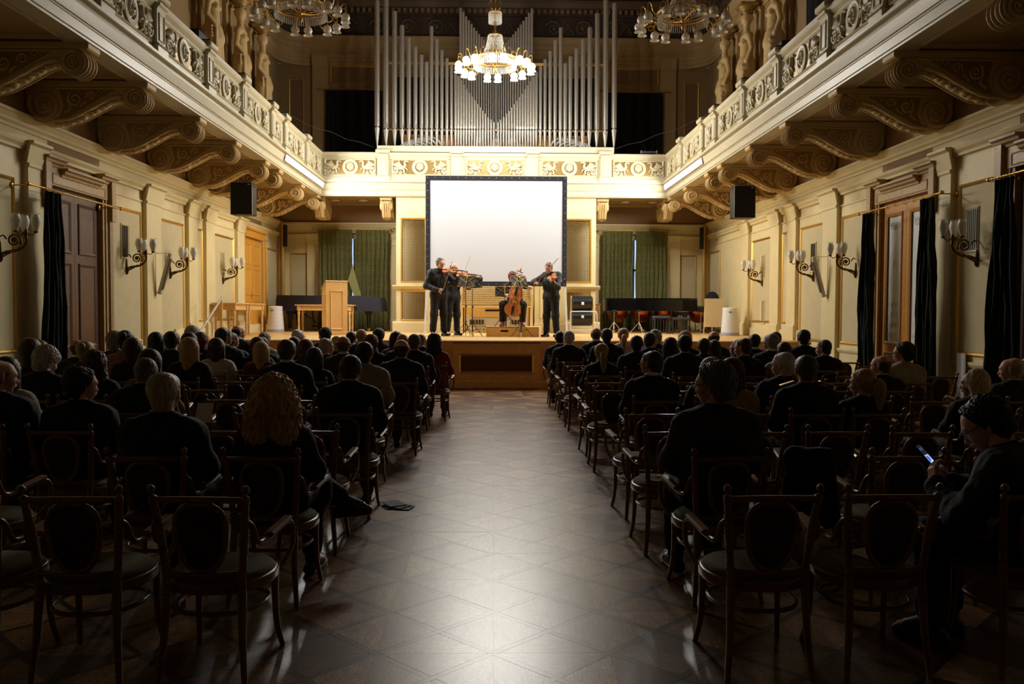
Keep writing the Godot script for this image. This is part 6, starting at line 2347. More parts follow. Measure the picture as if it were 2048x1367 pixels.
func chair_proto() -> Node3D:
	# faces -z; origin on the floor under the seat's middle; rear feet at z = +0.22
	var t := thing("bentwood_armchair", "", "chair", Vector3.ZERO, 0.0, "turned bentwood armchairs of the audience")
	var W2: Material = M.chair_wood
	var post := [Vector3(0.19, 0.0, 0.25), Vector3(0.172, 0.2, 0.225), Vector3(0.165, 0.42, 0.205), Vector3(0.17, 0.5, 0.205), Vector3(0.185, 0.66, 0.225), Vector3(0.205, 0.86, 0.265)]
	for s in [-1, 1]:
		var mb := MB.new()
		var path := []
		var rad := []
		var n := 66
		for i in n + 1:
			var u := float(i) / n
			var y := u * 0.875
			var p := Vector3.ZERO
			for k in post.size() - 1:
				if y <= post[k + 1].y or k == post.size() - 2:
					var f := clampf((y - post[k].y) / (post[k + 1].y - post[k].y), 0.0, 1.1)
					p = post[k].lerp(post[k + 1], f)
					break
			p.y = y
			p.x *= s
			var r := lerpf(0.013, 0.021, clampf(y / 0.4, 0.0, 1.0))
			if y > 0.4:
				r = 0.019
			for q in [[0.46, 0.023], [0.49, 0.024], [0.52, 0.023], [0.545, 0.022], [0.73, 0.022], [0.752, 0.022], [0.774, 0.023]]:
				r = maxf(r, q[1] * (1.0 - pow(absf(y - q[0]) / 0.013, 2.0)))
			if y > 0.45 and y < 0.56 or y > 0.72 and y < 0.785:
				r -= 0.003
			if y > 0.83:
				r = 0.009
				var e := absf(y - 0.855) / 0.02
				if e < 1.0:
					r = maxf(0.003, 0.019 * sqrt(1.0 - e * e))
			path.append(p)
			rad.append(r)
		mb.tube(path, rad, 9)
		part(t, "post", mb, W2)
		# front leg, curved outwards
		var fl := MB.new()
		fl.tube(curve([Vector3(s * 0.19, 0.42, -0.17), Vector3(s * 0.185, 0.28, -0.175), Vector3(s * 0.19, 0.12, -0.19), Vector3(s * 0.205, 0.0, -0.225)], 5), ramp(0.019, 0.012, 16), 9)
		part(t, "front_leg", fl, W2)
		# arm: out of the post, along under the pad, down to the seat ring
		var am := MB.new()
		am.tube(curve([Vector3(s * 0.19, 0.715, 0.235), Vector3(s * 0.215, 0.69, 0.215), Vector3(s * 0.225, 0.61, 0.17), Vector3(s * 0.24, 0.605, 0.06), Vector3(s * 0.262, 0.63, -0.1), Vector3(s * 0.272, 0.6, -0.17), Vector3(s * 0.268, 0.5, -0.175), Vector3(s * 0.235, 0.42, -0.12)], 6), 0.0125, 8)
		var a := part(t, "arm", am, W2)
		var pd := MB.new()
		pd.cbox(Vector3(s * 0.252, 0.632, -0.03), Vector3(0.048, 0.024, 0.22), 0.009, Basis(Vector3.UP, s * -0.12) * Basis(Vector3(1, 0, 0), 0.14))
		part(a, "arm_pad", pd, tint("chair_wood", Color8(255, 235, 205), 0.32))
	var tr := MB.new()
	tr.tube(curve([Vector3(-0.197, 0.808, 0.252), Vector3(0, 0.812, 0.262), Vector3(0.197, 0.808, 0.252)], 5), 0.0145, 9)
	part(t, "top_rail", tr, W2)
	var lr := MB.new()
	lr.tube(curve([Vector3(-0.168, 0.482, 0.205), Vector3(0, 0.474, 0.225), Vector3(0.168, 0.482, 0.205)], 5), 0.0135, 8)
	part(t, "lower_rail", lr, W2)
	# oval back
	var oval := []
	var ins := PackedVector2Array()
	for i in 32:
		var an := TAU * i / 32
		var c := cos(an)
		var q := sin(an)
		var e := Vector2(signf(c) * pow(absf(c), 0.8), signf(q) * pow(absf(q), 0.8))
		var y := 0.641 + e.y * 0.152
		var wv := lerpf(0.088, 0.124, clampf((y - 0.49) / 0.28, 0.0, 1.0))
		oval.append(Vector3(e.x * wv, y, 0.214 + (y - 0.48) * 0.14))
		ins.append(Vector2(e.x * (wv - 0.008), 0.641 + e.y * 0.145))
	var ov := MB.new()
	ov.tube(oval, 0.0125, 8, false, true)
	part(t, "back_frame", ov, W2)
	var bp := MB.new()
	bp.pex(ins, Vector3(0, 0, 0.142), Vector3(1, 0, 0), Vector3(0, 1, 0.14), Vector3(0, 0, 0.01))
	part(t, "back_panel", bp, M.chair_panel)
	# seat
	var ring := []
	for i in 36:
		var an := TAU * i / 36
		var e := Vector2(cos(an), sin(an))
		var wv := 0.232 - 0.035 * clampf(e.y, 0.0, 1.0)
		ring.append(Vector3(signf(e.x) * pow(absf(e.x), 0.75) * wv, 0.0, signf(e.y) * pow(absf(e.y), 0.75) * 0.215 - 0.0))
	var rows := []
	for q in [[1.0, 0.385], [1.03, 0.392], [1.03, 0.425], [1.0, 0.432], [0.93, 0.432]]:
		var row := PackedVector3Array()
		for p in ring:
			row.append(Vector3(p.x * q[0], q[1], p.z * q[0]))
		rows.append(row)
	var sf := MB.new()
	sf.grid(rows, true, true)
	part(t, "seat_frame", sf, W2)
	rows = []
	for q in [[0.99, 0.388], [0.97, 0.43], [0.95, 0.446], [0.85, 0.462], [0.5, 0.472], [0.05, 0.475]]:
		var row := PackedVector3Array()
		for p in ring:
			row.append(Vector3(p.x * q[0], q[1], p.z * q[0]))
		rows.append(row)
	var st := MB.new()
	st.grid(rows, true, true)
	part(t, "seat", st, M.seat)
	# ring stretcher
	var rs := []
	for i in range(0, 36):
		rs.append(Vector3(ring[i].x * 0.84, 0.29, ring[i].z * 0.86))
	var sm := MB.new()
	sm.tube(rs, 0.0105, 7, false, true)
	part(t, "ring_stretcher", sm, W2)
	return t

func chair_at(k: int, s: int, i: int) -> Vector3:
	# row k from the camera, side s, i-th seat from the aisle
	return P(s * (1.03 + 0.21 + i * SEATW) + (0.0 if s < 0 else -0.04), 0, row_d(k) + 0.235)

func build_chairs():
	parse_crowd()
	var proto := chair_proto()
	var first := true
	for k in 12:
		for s in [-1, 1]:
			# seats that people sit on, then the empty ones of the row's grid between them
			var xs := []
			for x in seats.get("%d_%d" % [k, s], []):
				xs.append([absf(x), 0.0])
			for i in 9:
				var gx := absf(chair_at(k, s, i).x)
				var free := true
				for q in xs:
					if absf(q[0] - gx) < 0.5:
						free = false
				if k == 11 and i > 5:
					free = false
				if free:
					xs.append([gx, 1.0])
			xs.sort()
			var n := 0
			for q in xs:
				var z: float = row_d(k) + 0.235
				if q[0] > (0.60 if s < 0 else 0.645) * z + 0.35 or q[0] > 6.2:
					continue
				var at = P(s * q[0], 0, z) + Vector3(rng.randf_range(-0.012, 0.012), 0, rng.randf_range(-0.03, 0.03)) * q[1]
				var lab := "bentwood armchair in the %s block, %s row from the camera, %s seat from the aisle" % ["left" if s < 0 else "right", NTH[k], NTH[n]]
				n += 1
				var turn: float = rng.randf_range(-0.05, 0.05) + s * 0.02
				var c := proto
				if first:
					first = false
				else:
					c = proto.duplicate()
					c.name = numbered("bentwood_armchair")
					add_child(c)
				c.position = at
				c.rotation.y = turn
				c.set_meta("label", lab)

# ------------------------------------------------------------------ people
# joints (facing -z, his or her right at +x): pel, che, nec, head, sh/el/wr [left, right], hip/kn/an [left, right]
func head_sdf(f: SDF, h: Transform3D, fem := false):
	var w := 0.94 if fem else 1.0
	for q in [[0, 0.025, -0.022, 0, 0.03, 0.028, 0.078 * w, 0.08 * w], [0, 0.0, -0.04, 0, -0.05, -0.045, 0.064 * w, 0.054 * w], [0, -0.075, -0.06, 0, -0.09, -0.07, 0.04 * w, 0.028], [0, -0.02, 0.02, 0, -0.08, 0.02, 0.06, 0.055]]:
		f.cap(h * Vector3(q[0], q[1], q[2]), h * Vector3(q[3], q[4], q[5]), q[6], q[7])
	f.cap(h * Vector3(0, 0.0, -0.1), h * Vector3(0, -0.032, -0.118), 0.009, 0.014)
	for s in [-1, 1]:
		f.cap(h * Vector3(s * 0.026, 0.022, -0.096), h * Vector3(s * 0.045, 0.02, -0.085), 0.01, 0.009)
		f.cap(h * Vector3(s * 0.04, -0.03, -0.075), h * Vector3(s * 0.045, -0.035, -0.06), 0.022, 0.022)
		f.cap(h * Vector3(s * 0.08, 0.012, 0.012), h * Vector3(s * 0.08, -0.03, 0.004), 0.013, 0.009)
		f.cap(h * Vector3(s * 0.015, -0.062, -0.1), h * Vector3(0, -0.06, -0.105), 0.007, 0.009)

func hand_sdf(f: SDF, wr: Vector3, dir: Vector3, palm: Vector3, side: int, curl := 0.6, spread := 0.05):
	# palm = direction the palm faces, side = +1 thumb towards cross(dir, palm)
	var across := dir.cross(palm).normalized() * side
	dir = dir.normalized()
	palm = palm.normalized()
	for k in [-1.0, 0.0, 1.0]:
		f.cap(wr + across * k * 0.014, wr + dir * 0.075 + across * k * 0.026, 0.016, 0.0135)
	for i in 4:
		var base := wr + dir * 0.078 + across * (0.033 - i * 0.021)
		var l: float = [0.07, 0.08, 0.074, 0.058][i]
		var d := dir.rotated(palm, spread * (1.5 - i) * side)
		var p := base
		var ax := d.cross(palm).normalized()
		for j in 3:
			d = d.rotated(ax, curl * (0.8 if j == 0 else 1.0))
			var e: Vector3 = p + d * l * [0.45, 0.32, 0.25][j]
			f.cap(p, e, [0.0092, 0.0086, 0.008][j], [0.0086, 0.008, 0.007][j])
			p = e
	var tb := wr + across * 0.026 + dir * 0.02
	var td := (dir * 0.6 + across * 0.75 + palm * 0.35).normalized()
	var t1 := tb + td * 0.042
	var t2 := t1 + (td + dir * 0.6 + palm * 0.3 * curl).normalized() * 0.034
	f.cap(tb, t1, 0.014, 0.0105)
	f.cap(t1, t2, 0.0105, 0.008)

func body_core(f: SDF, p: Dictionary, fem: bool, inf := 0.0, arms := true, legs := true, torso := true):
	var k := 0.9 if fem else 1.0
	var che: Vector3 = p.che
	var pel: Vector3 = p.pel
	var x := (p.sh[1] - p.sh[0]).normalized() as Vector3
	if torso:
		f.cap(pel - x * 0.05, pel + x * 0.05, 0.125 * (1.05 if fem else 1.0) + inf, 0.125 * (1.05 if fem else 1.0) + inf)
		f.cap(pel.lerp(che, 0.35) - x * 0.045, che - x * 0.075 * k, 0.115 * k + inf, 0.12 * k + inf)
		f.cap(pel.lerp(che, 0.35) + x * 0.045, che + x * 0.075 * k, 0.115 * k + inf, 0.12 * k + inf)
		f.cap(p.sh[0].lerp(p.sh[1], 0.12), p.sh[0].lerp(p.sh[1], 0.88), 0.06 * k + inf, 0.06 * k + inf)
		for i in 2:
			f.cap(p.nec.lerp(p.sh[i], 0.15) + Vector3(0, 0.01, 0), p.sh[i].lerp(p.nec, 0.2), 0.045 + inf, 0.05 * k + inf)
			if fem:
				f.cap(che + x * (i * 2 - 1) * 0.075 + Vector3(0, 0.0, -0.075), che + x * (i * 2 - 1) * 0.075 + Vector3(0, -0.01, -0.09), 0.06 + inf, 0.055 + inf)
	if arms:
		for i in 2:
			f.cap(p.sh[i], p.el[i], 0.054 * k + inf, 0.043 * k + inf)
			f.cap(p.el[i], p.wr[i], 0.043 * k + inf, 0.029 * k + inf)
	if legs:
		for i in 2:
			f.cap(p.hip[i], p.kn[i], 0.088 + inf, 0.06 + inf)
			f.cap(p.kn[i], p.an[i], 0.059 + inf, 0.038 + inf * 1.6)

func human_body(p: Dictionary, fem: bool, cell: float, hcell: float, hands: bool) -> ArrayMesh:
	var mb := MB.new()
	var f := SDF.new()
	f.k = 0.045
	body_core(f, p, fem, -0.004)
	f.cap(p.nec, p.head * Vector3(0, -0.06, 0.02), 0.054 if fem else 0.06, 0.052 if fem else 0.057)
	for i in 2:
		f.cap(p.an[i], p.toe[i], 0.036, 0.028)
		if not hands:
			var d: Vector3 = (p.wr[i] - p.el[i]).normalized()
			f.cap(p.wr[i], p.wr[i] + d * 0.08, 0.03, 0.033)
			f.cap(p.wr[i] + d * 0.08, p.wr[i] + d * 0.14, 0.03, 0.02)
	f.mesh_into(mb, cell)
	var hf := SDF.new()
	hf.k = 0.02
	head_sdf(hf, p.head, fem)
	hf.mesh_into(mb, hcell)
	if hands:
		for i in 2:
			var g := SDF.new()
			g.k = 0.006
			g.cap(p.wr[i] - (p.wr[i] - p.el[i]).normalized() * 0.03, p.wr[i], 0.027, 0.025)
			hand_sdf(g, p.wr[i], p.hd[i], p.palm[i], 1 if i == 0 else -1, p.curl[i])
			g.mesh_into(mb, 0.0042)
	return mb.mesh()

func cloth_noise(f: SDF, amp: float, fr: float):
	f.nz = noise
	f.namp = amp
	f.nscale = Vector3(fr, fr * 0.6, fr)

func human_top(p: Dictionary, fem: bool, inf: float, cell: float, sleeves := 1.0, long := 0.0) -> ArrayMesh:
	var f := SDF.new()
	f.k = 0.05
	var q := p.duplicate()
	q.wr = [p.el[0].lerp(p.wr[0], maxf(0.0, sleeves - 0.08)), p.el[1].lerp(p.wr[1], maxf(0.0, sleeves - 0.08))]
	if sleeves < 0.4:
		q.el = [p.sh[0].lerp(p.el[0], 0.5), p.sh[1].lerp(p.el[1], 0.5)]
		q.wr = [q.el[0] * 1.001, q.el[1] * 1.001]
	body_core(f, q, fem, inf, true, false)
	if long > 0:
		for i in 2:
			f.cap(p.hip[i], p.hip[i].lerp(p.kn[i], long), 0.1 + inf, 0.085 + inf)
	cloth_noise(f, 0.011, 15.0)
	# neckline
	f.planes.append([p.nec + Vector3(0, 0.045, 0.0), Vector3(0, 1, -0.25).normalized()])
	var mb := MB.new()
	f.mesh_into(mb, cell)
	return mb.mesh()

func human_legs(p: Dictionary, inf: float, cell: float, skirt := false) -> ArrayMesh:
	var f := SDF.new()
	f.k = 0.05
	var x := (p.sh[1] - p.sh[0]).normalized() as Vector3
	f.cap(p.pel - x * 0.055, p.pel + x * 0.055, 0.126 + inf, 0.126 + inf)
	for i in 2:
		f.cap(p.hip[i], p.kn[i], 0.09 + inf, 0.064 + inf)
		f.cap(p.kn[i], p.an[i].lerp(p.kn[i], 0.12 if not skirt else 0.75), 0.062 + inf, 0.052 + inf)
	cloth_noise(f, 0.01, 14.0)
	f.planes.append([p.pel + Vector3(0, 0.1, 0), Vector3.UP])
	var mb := MB.new()
	f.mesh_into(mb, cell)
	return mb.mesh()

func human_shoe(p: Dictionary, i: int) -> ArrayMesh:
	var f := SDF.new()
	f.k = 0.03
	var d: Vector3 = p.toe[i] - p.an[i]
	d.y = 0
	d = d.normalized()
	var g := Vector3(p.an[i].x, p.an[i].y - 0.075, p.an[i].z)
	f.cap(g - d * 0.045, g + d * 0.15, 0.042, 0.036)
	f.cap(g + Vector3(0, 0.07, 0), g + d * 0.1 + Vector3(0, 0.03, 0), 0.05, 0.04)
	f.planes.append([g + Vector3(0, -0.03, 0), Vector3.DOWN])
	var mb := MB.new()
	f.mesh_into(mb, 0.009)
	return mb.mesh()

func face_parts(t: Node3D, h: Transform3D, glasses := false, beard: Material = null):
	for s in [-1, 1]:
		var e := MB.new()
		e.ell(Vector3(s * 0.032, 0.004, -0.096), Vector3(0.012, 0.006, 0.006), Basis(), 8)
		part(t, "eye", e, tint("black", Color8(36, 26, 22)), h)
		var b := MB.new()
		b.tube([Vector3(s * 0.014, 0.025, -0.105), Vector3(s * 0.032, 0.03, -0.1), Vector3(s * 0.05, 0.022, -0.088)], 0.004, 5)
		part(t, "eyebrow", b, tint("black", Color8(50, 36, 28)), h)
	var m := MB.new()
	m.tube([Vector3(-0.024, -0.06, -0.1), Vector3(0, -0.057, -0.111), Vector3(0.024, -0.06, -0.1)], 0.0045, 5)
	part(t, "mouth", m, tint("skin", Color8(150, 78, 70)), h)
	if glasses:
		glasses_part(t, h)
	if beard:
		var f := SDF.new()
		f.k = 0.02
		f.cap(Vector3(0, -0.07, -0.06), Vector3(0, -0.095, -0.07), 0.046, 0.034)
		f.cap(Vector3(-0.05, -0.03, -0.04), Vector3(-0.02, -0.09, -0.06), 0.025, 0.03)
		f.cap(Vector3(0.05, -0.03, -0.04), Vector3(0.02, -0.09, -0.06), 0.025, 0.03)
		f.planes.append([Vector3(0, -0.04, -0.08), Vector3(0, 0.9, 0.4).normalized()])
		var mb := MB.new()
		f.mesh_into(mb, 0.006)
		part(t, "beard", mb, beard, h)

func glasses_part(t: Node3D, h: Transform3D):
	var g := MB.new()
	for s in [-1, 1]:
		var ring := []
		for j in 14:
			ring.append(Vector3(s * 0.034 + cos(TAU * j / 14) * 0.024, 0.0 + sin(TAU * j / 14) * 0.018, -0.117))
		g.tube(ring, 0.0022, 5, false, true)
		g.tube([Vector3(s * 0.058, 0.006, -0.115), Vector3(s * 0.084, 0.008, -0.02), Vector3(s * 0.086, 0.0, 0.015)], 0.0024, 5)
	g.tube([Vector3(-0.01, 0.004, -0.118), Vector3(0.01, 0.004, -0.118)], 0.0022, 5)
	part(t, "glasses", g, M.black, h)

# hair in head space
func hair_mesh(kind: String) -> ArrayMesh:
	if cache.has("hair_" + kind):
		return cache["hair_" + kind]
	var f := SDF.new()
	f.k = 0.025
	f.nz = noise
	f.namp = 0.007
	f.nscale = Vector3(70, 18, 70)
	var face := [Vector3(0, 0.09, -0.06), Vector3(0, -0.42, -0.907)]
	if kind in ["short", "crop", "full", "bald", "bun", "pony"]:
		f.planes.append([Vector3(0, -0.105, 0.05), Vector3(0, -0.94, 0.33)])
	var cell := 0.0075
	f.cap(Vector3(0, 0.03, -0.022), Vector3(0, 0.034, 0.03), 0.084, 0.088)
	match kind:
		"short":
			f.cap(Vector3(0, -0.01, 0.03), Vector3(0, -0.05, 0.035), 0.078, 0.062)
			f.planes.append(face)
		"crop":
			f.ra[0] = 0.082
			f.rb[0] = 0.086
			f.cap(Vector3(0, -0.01, 0.03), Vector3(0, -0.05, 0.032), 0.073, 0.059)
			f.planes.append(face)
		"full":
			f.ra[0] = 0.093
			f.rb[0] = 0.099
			f.cap(Vector3(0, -0.01, 0.035), Vector3(0, -0.07, 0.045), 0.085, 0.066)
			f.planes.append(face)
			f.namp = 0.016
			f.nscale = Vector3(75, 40, 75)
			cell = 0.006
		"bald":
			f.ra[0] = 0.081
			f.rb[0] = 0.0845
			f.cap(Vector3(0, -0.01, 0.03), Vector3(0, -0.05, 0.032), 0.074, 0.06)
			f.planes.append([Vector3(0, 0.0, -0.03), Vector3(0, -0.35, -0.93).normalized()])
			f.planes.append([Vector3(0, 0.035, 0.05), Vector3(0, 0.97, -0.1).normalized()])
		"curly":
			f.ra[0] = 0.1
			f.rb[0] = 0.108
			f.cap(Vector3(0, 0.0, 0.04), Vector3(0, -0.07, 0.045), 0.098, 0.08)
			f.nscale = Vector3(60, 60, 60)
			f.namp = 0.02
			f.planes.append([Vector3(0, 0.05, -0.075), Vector3(0, -0.62, -0.78).normalized()])
		"bob", "long", "pony", "bun", "bigcurly", "wavy":
			f.ra[0] = 0.092
			f.rb[0] = 0.1
			if kind == "bob" or kind == "long" or kind == "wavy":
				var low := {"bob": -0.13, "long": -0.3, "wavy": -0.24}[kind] as float
				f.cap(Vector3(0, 0, 0.045), Vector3(0, low, 0.06), 0.088, 0.06)
				for s in [-1, 1]:
					f.cap(Vector3(s * 0.05, 0, 0.02), Vector3(s * 0.07, low + 0.02, 0.03), 0.058, 0.042)
				if kind == "wavy":
					f.namp = 0.018
					f.nscale = Vector3(40, 20, 40)
					for s in [-1, 1]:
						f.cap(Vector3(s * 0.06, -0.1, 0.03), Vector3(s * 0.1, low, 0.05), 0.05, 0.05)
				f.planes.append([Vector3(0, 0.0, -0.05), Vector3(0, 0.25, -0.97).normalized()])
			elif kind == "bigcurly":
				f.cap(Vector3(0, 0.02, 0.03), Vector3(0, 0.0, 0.05), 0.13, 0.14)
				f.cap(Vector3(-0.04, -0.05, 0.05), Vector3(-0.08, -0.2, 0.06), 0.12, 0.1)
				f.cap(Vector3(0.04, -0.05, 0.05), Vector3(0.08, -0.2, 0.06), 0.12, 0.1)
				f.nscale = Vector3(34, 26, 34)
				f.namp = 0.026
				f.planes.append([Vector3(0, 0.0, -0.05), Vector3(0, 0.25, -0.97).normalized()])
				f.planes.append([Vector3(0, -0.3, 0), Vector3.DOWN])
			else:
				f.cap(Vector3(0, -0.01, 0.03), Vector3(0, -0.05, 0.04), 0.08, 0.062)
				f.planes.append(face)
				f.ra[0] = 0.088
				f.rb[0] = 0.094
	var mb := MB.new()
	f.mesh_into(mb, cell)
	if kind == "pony":
		mb.tube(curve([Vector3(0, 0.01, 0.11), Vector3(0, -0.02, 0.16), Vector3(0.005, -0.1, 0.16), Vector3(0.01, -0.2, 0.13), Vector3(0.01, -0.29, 0.12)], 5), [0.014, 0.022, 0.03, 0.036, 0.04, 0.042, 0.044, 0.045, 0.046, 0.046, 0.045, 0.044, 0.042, 0.04, 0.037, 0.034, 0.03, 0.026, 0.02, 0.014, 0.006], 10)
	if kind == "bun":
		mb.ell(Vector3(0, 0.06, 0.11), Vector3(0.055, 0.05, 0.045), Basis(), 12)
	cache["hair_" + kind] = mb.mesh()
	return cache["hair_" + kind]

func hair_mat(c: Color) -> StandardMaterial3D:
	var key := "hairm" + c.to_html()
	if not cache.has(key):
		var m := StandardMaterial3D.new()
		m.resource_name = key
		m.albedo_color = Color(minf(1.0, c.r * 1.5), minf(1.0, c.g * 1.5), minf(1.0, c.b * 1.5))
		m.roughness = 0.5
		if not cache.has("hairtex"):
			var im := Image.create(128, 128, false, Image.FORMAT_RGB8)
			var f := FastNoiseLite.new()
			f.seed = 8
			f.frequency = 0.25
			for y in 128:
				for x in 128:
					var k := clampf(0.75 + 0.5 * f.get_noise_2d(x * 1.0, y * 0.06), 0.3, 1.0)
					im.set_pixel(x, y, Color(k, k, k))
			cache["hairtex"] = ImageTexture.create_from_image(im)
		m.albedo_texture = cache["hairtex"]
		m.uv1_triplanar = true
		m.uv1_scale = Vector3.ONE * 5.0
		m.rim_enabled = true
		m.rim = 0.35
		cache[key] = m
	return cache[key]

func suit(c: Color) -> StandardMaterial3D:
	return tint("black_cloth", c, 0.85)

func stand_pose() -> Dictionary:
	return {"pel": Vector3(0, 0.96, 0), "che": Vector3(0, 1.3, 0.01), "nec": Vector3(0, 1.5, 0.01), "head": Transform3D(Basis(), Vector3(0, 1.67, -0.02)), "sh": [Vector3(-0.19, 1.44, 0.01), Vector3(0.19, 1.44, 0.01)], "el": [Vector3(-0.24, 1.16, 0.02), Vector3(0.24, 1.16, 0.02)], "wr": [Vector3(-0.24, 0.92, -0.08), Vector3(0.24, 0.92, -0.08)], "hip": [Vector3(-0.09, 0.92, 0), Vector3(0.09, 0.92, 0)], "kn": [Vector3(-0.12, 0.5, -0.01), Vector3(0.12, 0.5, -0.01)], "an": [Vector3(-0.14, 0.105, 0.02), Vector3(0.14, 0.105, 0.02)], "toe": [Vector3(-0.17, 0.05, -0.13), Vector3(0.17, 0.05, -0.13)], "hd": [Vector3(0, -1, 0), Vector3(0, -1, 0)], "palm": [Vector3(1, 0, 0), Vector3(-1, 0, 0)], "curl": [0.5, 0.5]}

func violin_outline(l: float, w: float) -> PackedVector2Array:
	# body from y = 0 (tail) to l, with waist
	var half := [[0.0, 0.0], [0.25, 0.015], [0.42, 0.09], [0.5, 0.22], [0.45, 0.34], [0.33, 0.43], [0.3, 0.52], [0.33, 0.62], [0.41, 0.7], [0.41, 0.83], [0.33, 0.94], [0.15, 0.99], [0.05, 1.0]]
	var a := []
	for q in half:
		a.append(Vector2(q[0] * w, q[1] * l))
	var c := curve(a, 3)
	var out := PackedVector2Array()
	for q in c:
		out.append(q)
	c.reverse()
	for q in c:
		if q.x > 0.001:
			out.append(Vector2(-q.x, q.y))
	return out

func fiddle(called: String, label: String, cat: String, xf: Transform3D, k: float, group := ""):
	# local: y runs from the tail to the scroll, z up out of the belly; k = body length
	var t := thing(called, label, cat, Vector3.ZERO, 0.0, group)
	t.transform = xf
	var w := k * 0.58
	var dp := k * 0.1 if k < 0.6 else k * 0.15
	var rb := MB.new()
	rb.pex(violin_outline(k, w * 0.97), Vector3(0, 0, -dp * 0.9), Vector3(1, 0, 0), Vector3(0, 1, 0), Vector3(0, 0, dp * 0.8), k * 0.008)
	part(t, "ribs", rb, tint("violin", Color8(200, 180, 160)))
	for z in [0, 1]:
		var bl := MB.new()
		bl.pex(violin_outline(k, w), Vector3(0, 0, -dp * 1.0 if z == 0 else -dp * 0.12), Vector3(1, 0, 0), Vector3(0, 1, 0), Vector3(0, 0, dp * 0.12), k * 0.006)
		bl.ell(Vector3(0, k * 0.28, -dp * 0.9 if z == 0 else -dp * 0.08), Vector3(w * 0.36, k * 0.22, dp * 0.25), Basis(), 14)
		bl.ell(Vector3(0, k * 0.78, -dp * 0.9 if z == 0 else -dp * 0.08), Vector3(w * 0.28, k * 0.15, dp * 0.22), Basis(), 14)
		part(t, "back" if z == 0 else "belly", bl, M.violin)
	var nk := MB.new()
	nk.tube([Vector3(0, k * 0.96, -dp * 0.1), Vector3(0, k * 1.4, dp * 0.0)], [k * 0.045, k * 0.035], 8)
	nk.tube(spiral(Vector3(0, k * 1.62, -dp * 0.4), Vector3(0, 1, 0), Vector3(0, 0, 1), k * 0.065, k * 0.015, -2.6, 1.5, 16), ramp(k * 0.03, k * 0.02, 17), 7)
	nk.tube([Vector3(0, k * 1.4, 0), Vector3(0, k * 1.58, -dp * 0.6)], k * 0.032, 7)
	part(t, "neck", nk, M.violin)
	for q in [[1.45, 1], [1.49, -1], [1.53, 1], [1.56, -1]]:
		var pg := MB.new()
		pg.tube([Vector3(0, k * q[0], -dp * 0.25), Vector3(q[1] * k * 0.1, k * q[0], -dp * 0.25)], [k * 0.01, k * 0.018], 6)
		part(t, "peg", pg, M.black)
	var fb := MB.new()
	fb.cbox(Vector3(0, k * 1.05, dp * 0.32), Vector3(k * 0.085, k * 0.74, dp * 0.16), dp * 0.05, Basis(Vector3(1, 0, 0), -0.03))
	part(t, "fingerboard", fb, M.black)
	var tp := MB.new()
	tp.pex(V2([-0.02 * k, 0.02 * k, 0.02 * k, 0.02 * k, 0.045 * k, 0.3 * k, -0.045 * k, 0.3 * k]), Vector3(0, 0, dp * 0.3), Vector3(1, 0, 0), Vector3(0, 1, 0), Vector3(0, 0, dp * 0.12))
	part(t, "tailpiece", tp, M.black)
	var bg := MB.new()
	bg.box(Vector3(0, k * 0.46, dp * 0.3), Vector3(k * 0.11, k * 0.015, dp * 0.55))
	part(t, "bridge", bg, M.pine)
	for s in [-1, 1]:
		var fh := MB.new()
		fh.tube([Vector3(s * w * 0.17, k * 0.38, dp * 0.12), Vector3(s * w * 0.2, k * 0.46, dp * 0.13), Vector3(s * w * 0.15, k * 0.55, dp * 0.13)], k * 0.009, 5)
		part(t, "sound_hole", fh, M.black)
	if k > 0.6:
		var ep := MB.new()
		ep.tube([Vector3(0, 0.02, -dp * 0.4), Vector3(0, -0.3, -dp * 0.4)], [0.008, 0.006], 6)
		part(t, "endpin", ep, M.chrome)
	return t

func bow(label: String, a: Vector3, b: Vector3):
	# a = frog in the hand, b = tip
	var t := thing("bow", label, "bow", Vector3.ZERO, 0.0, "string instrument bows")
	var n := (b - a).normalized()
	var side := n.cross(Vector3(0, 0, 1)).normalized()
	var st := MB.new()
	st.tube([a - n * 0.03, a.lerp(b, 0.5) - side * 0.006, b], [0.0055, 0.005, 0.004], 6)
	part(t, "stick", st, tint("violin", Color8(170, 130, 110)))
	var hr := MB.new()
	hr.box((a + b) / 2 + side * 0.016, Vector3(0.006, (b - a).length() * 0.96, 0.004), Basis(side, n, side.cross(n)))
	part(t, "hair", hr, M.paper)
	var fg := MB.new()
	fg.cbox(a + side * 0.01, Vector3(0.022, 0.04, 0.012), 0.003, Basis(side, n, side.cross(n)))
	part(t, "frog", fg, M.black)
	var tp := MB.new()
	tp.cbox(b + side * 0.008, Vector3(0.02, 0.014, 0.008), 0.002, Basis(side, n, side.cross(n)))
	part(t, "tip", tp, M.paper)

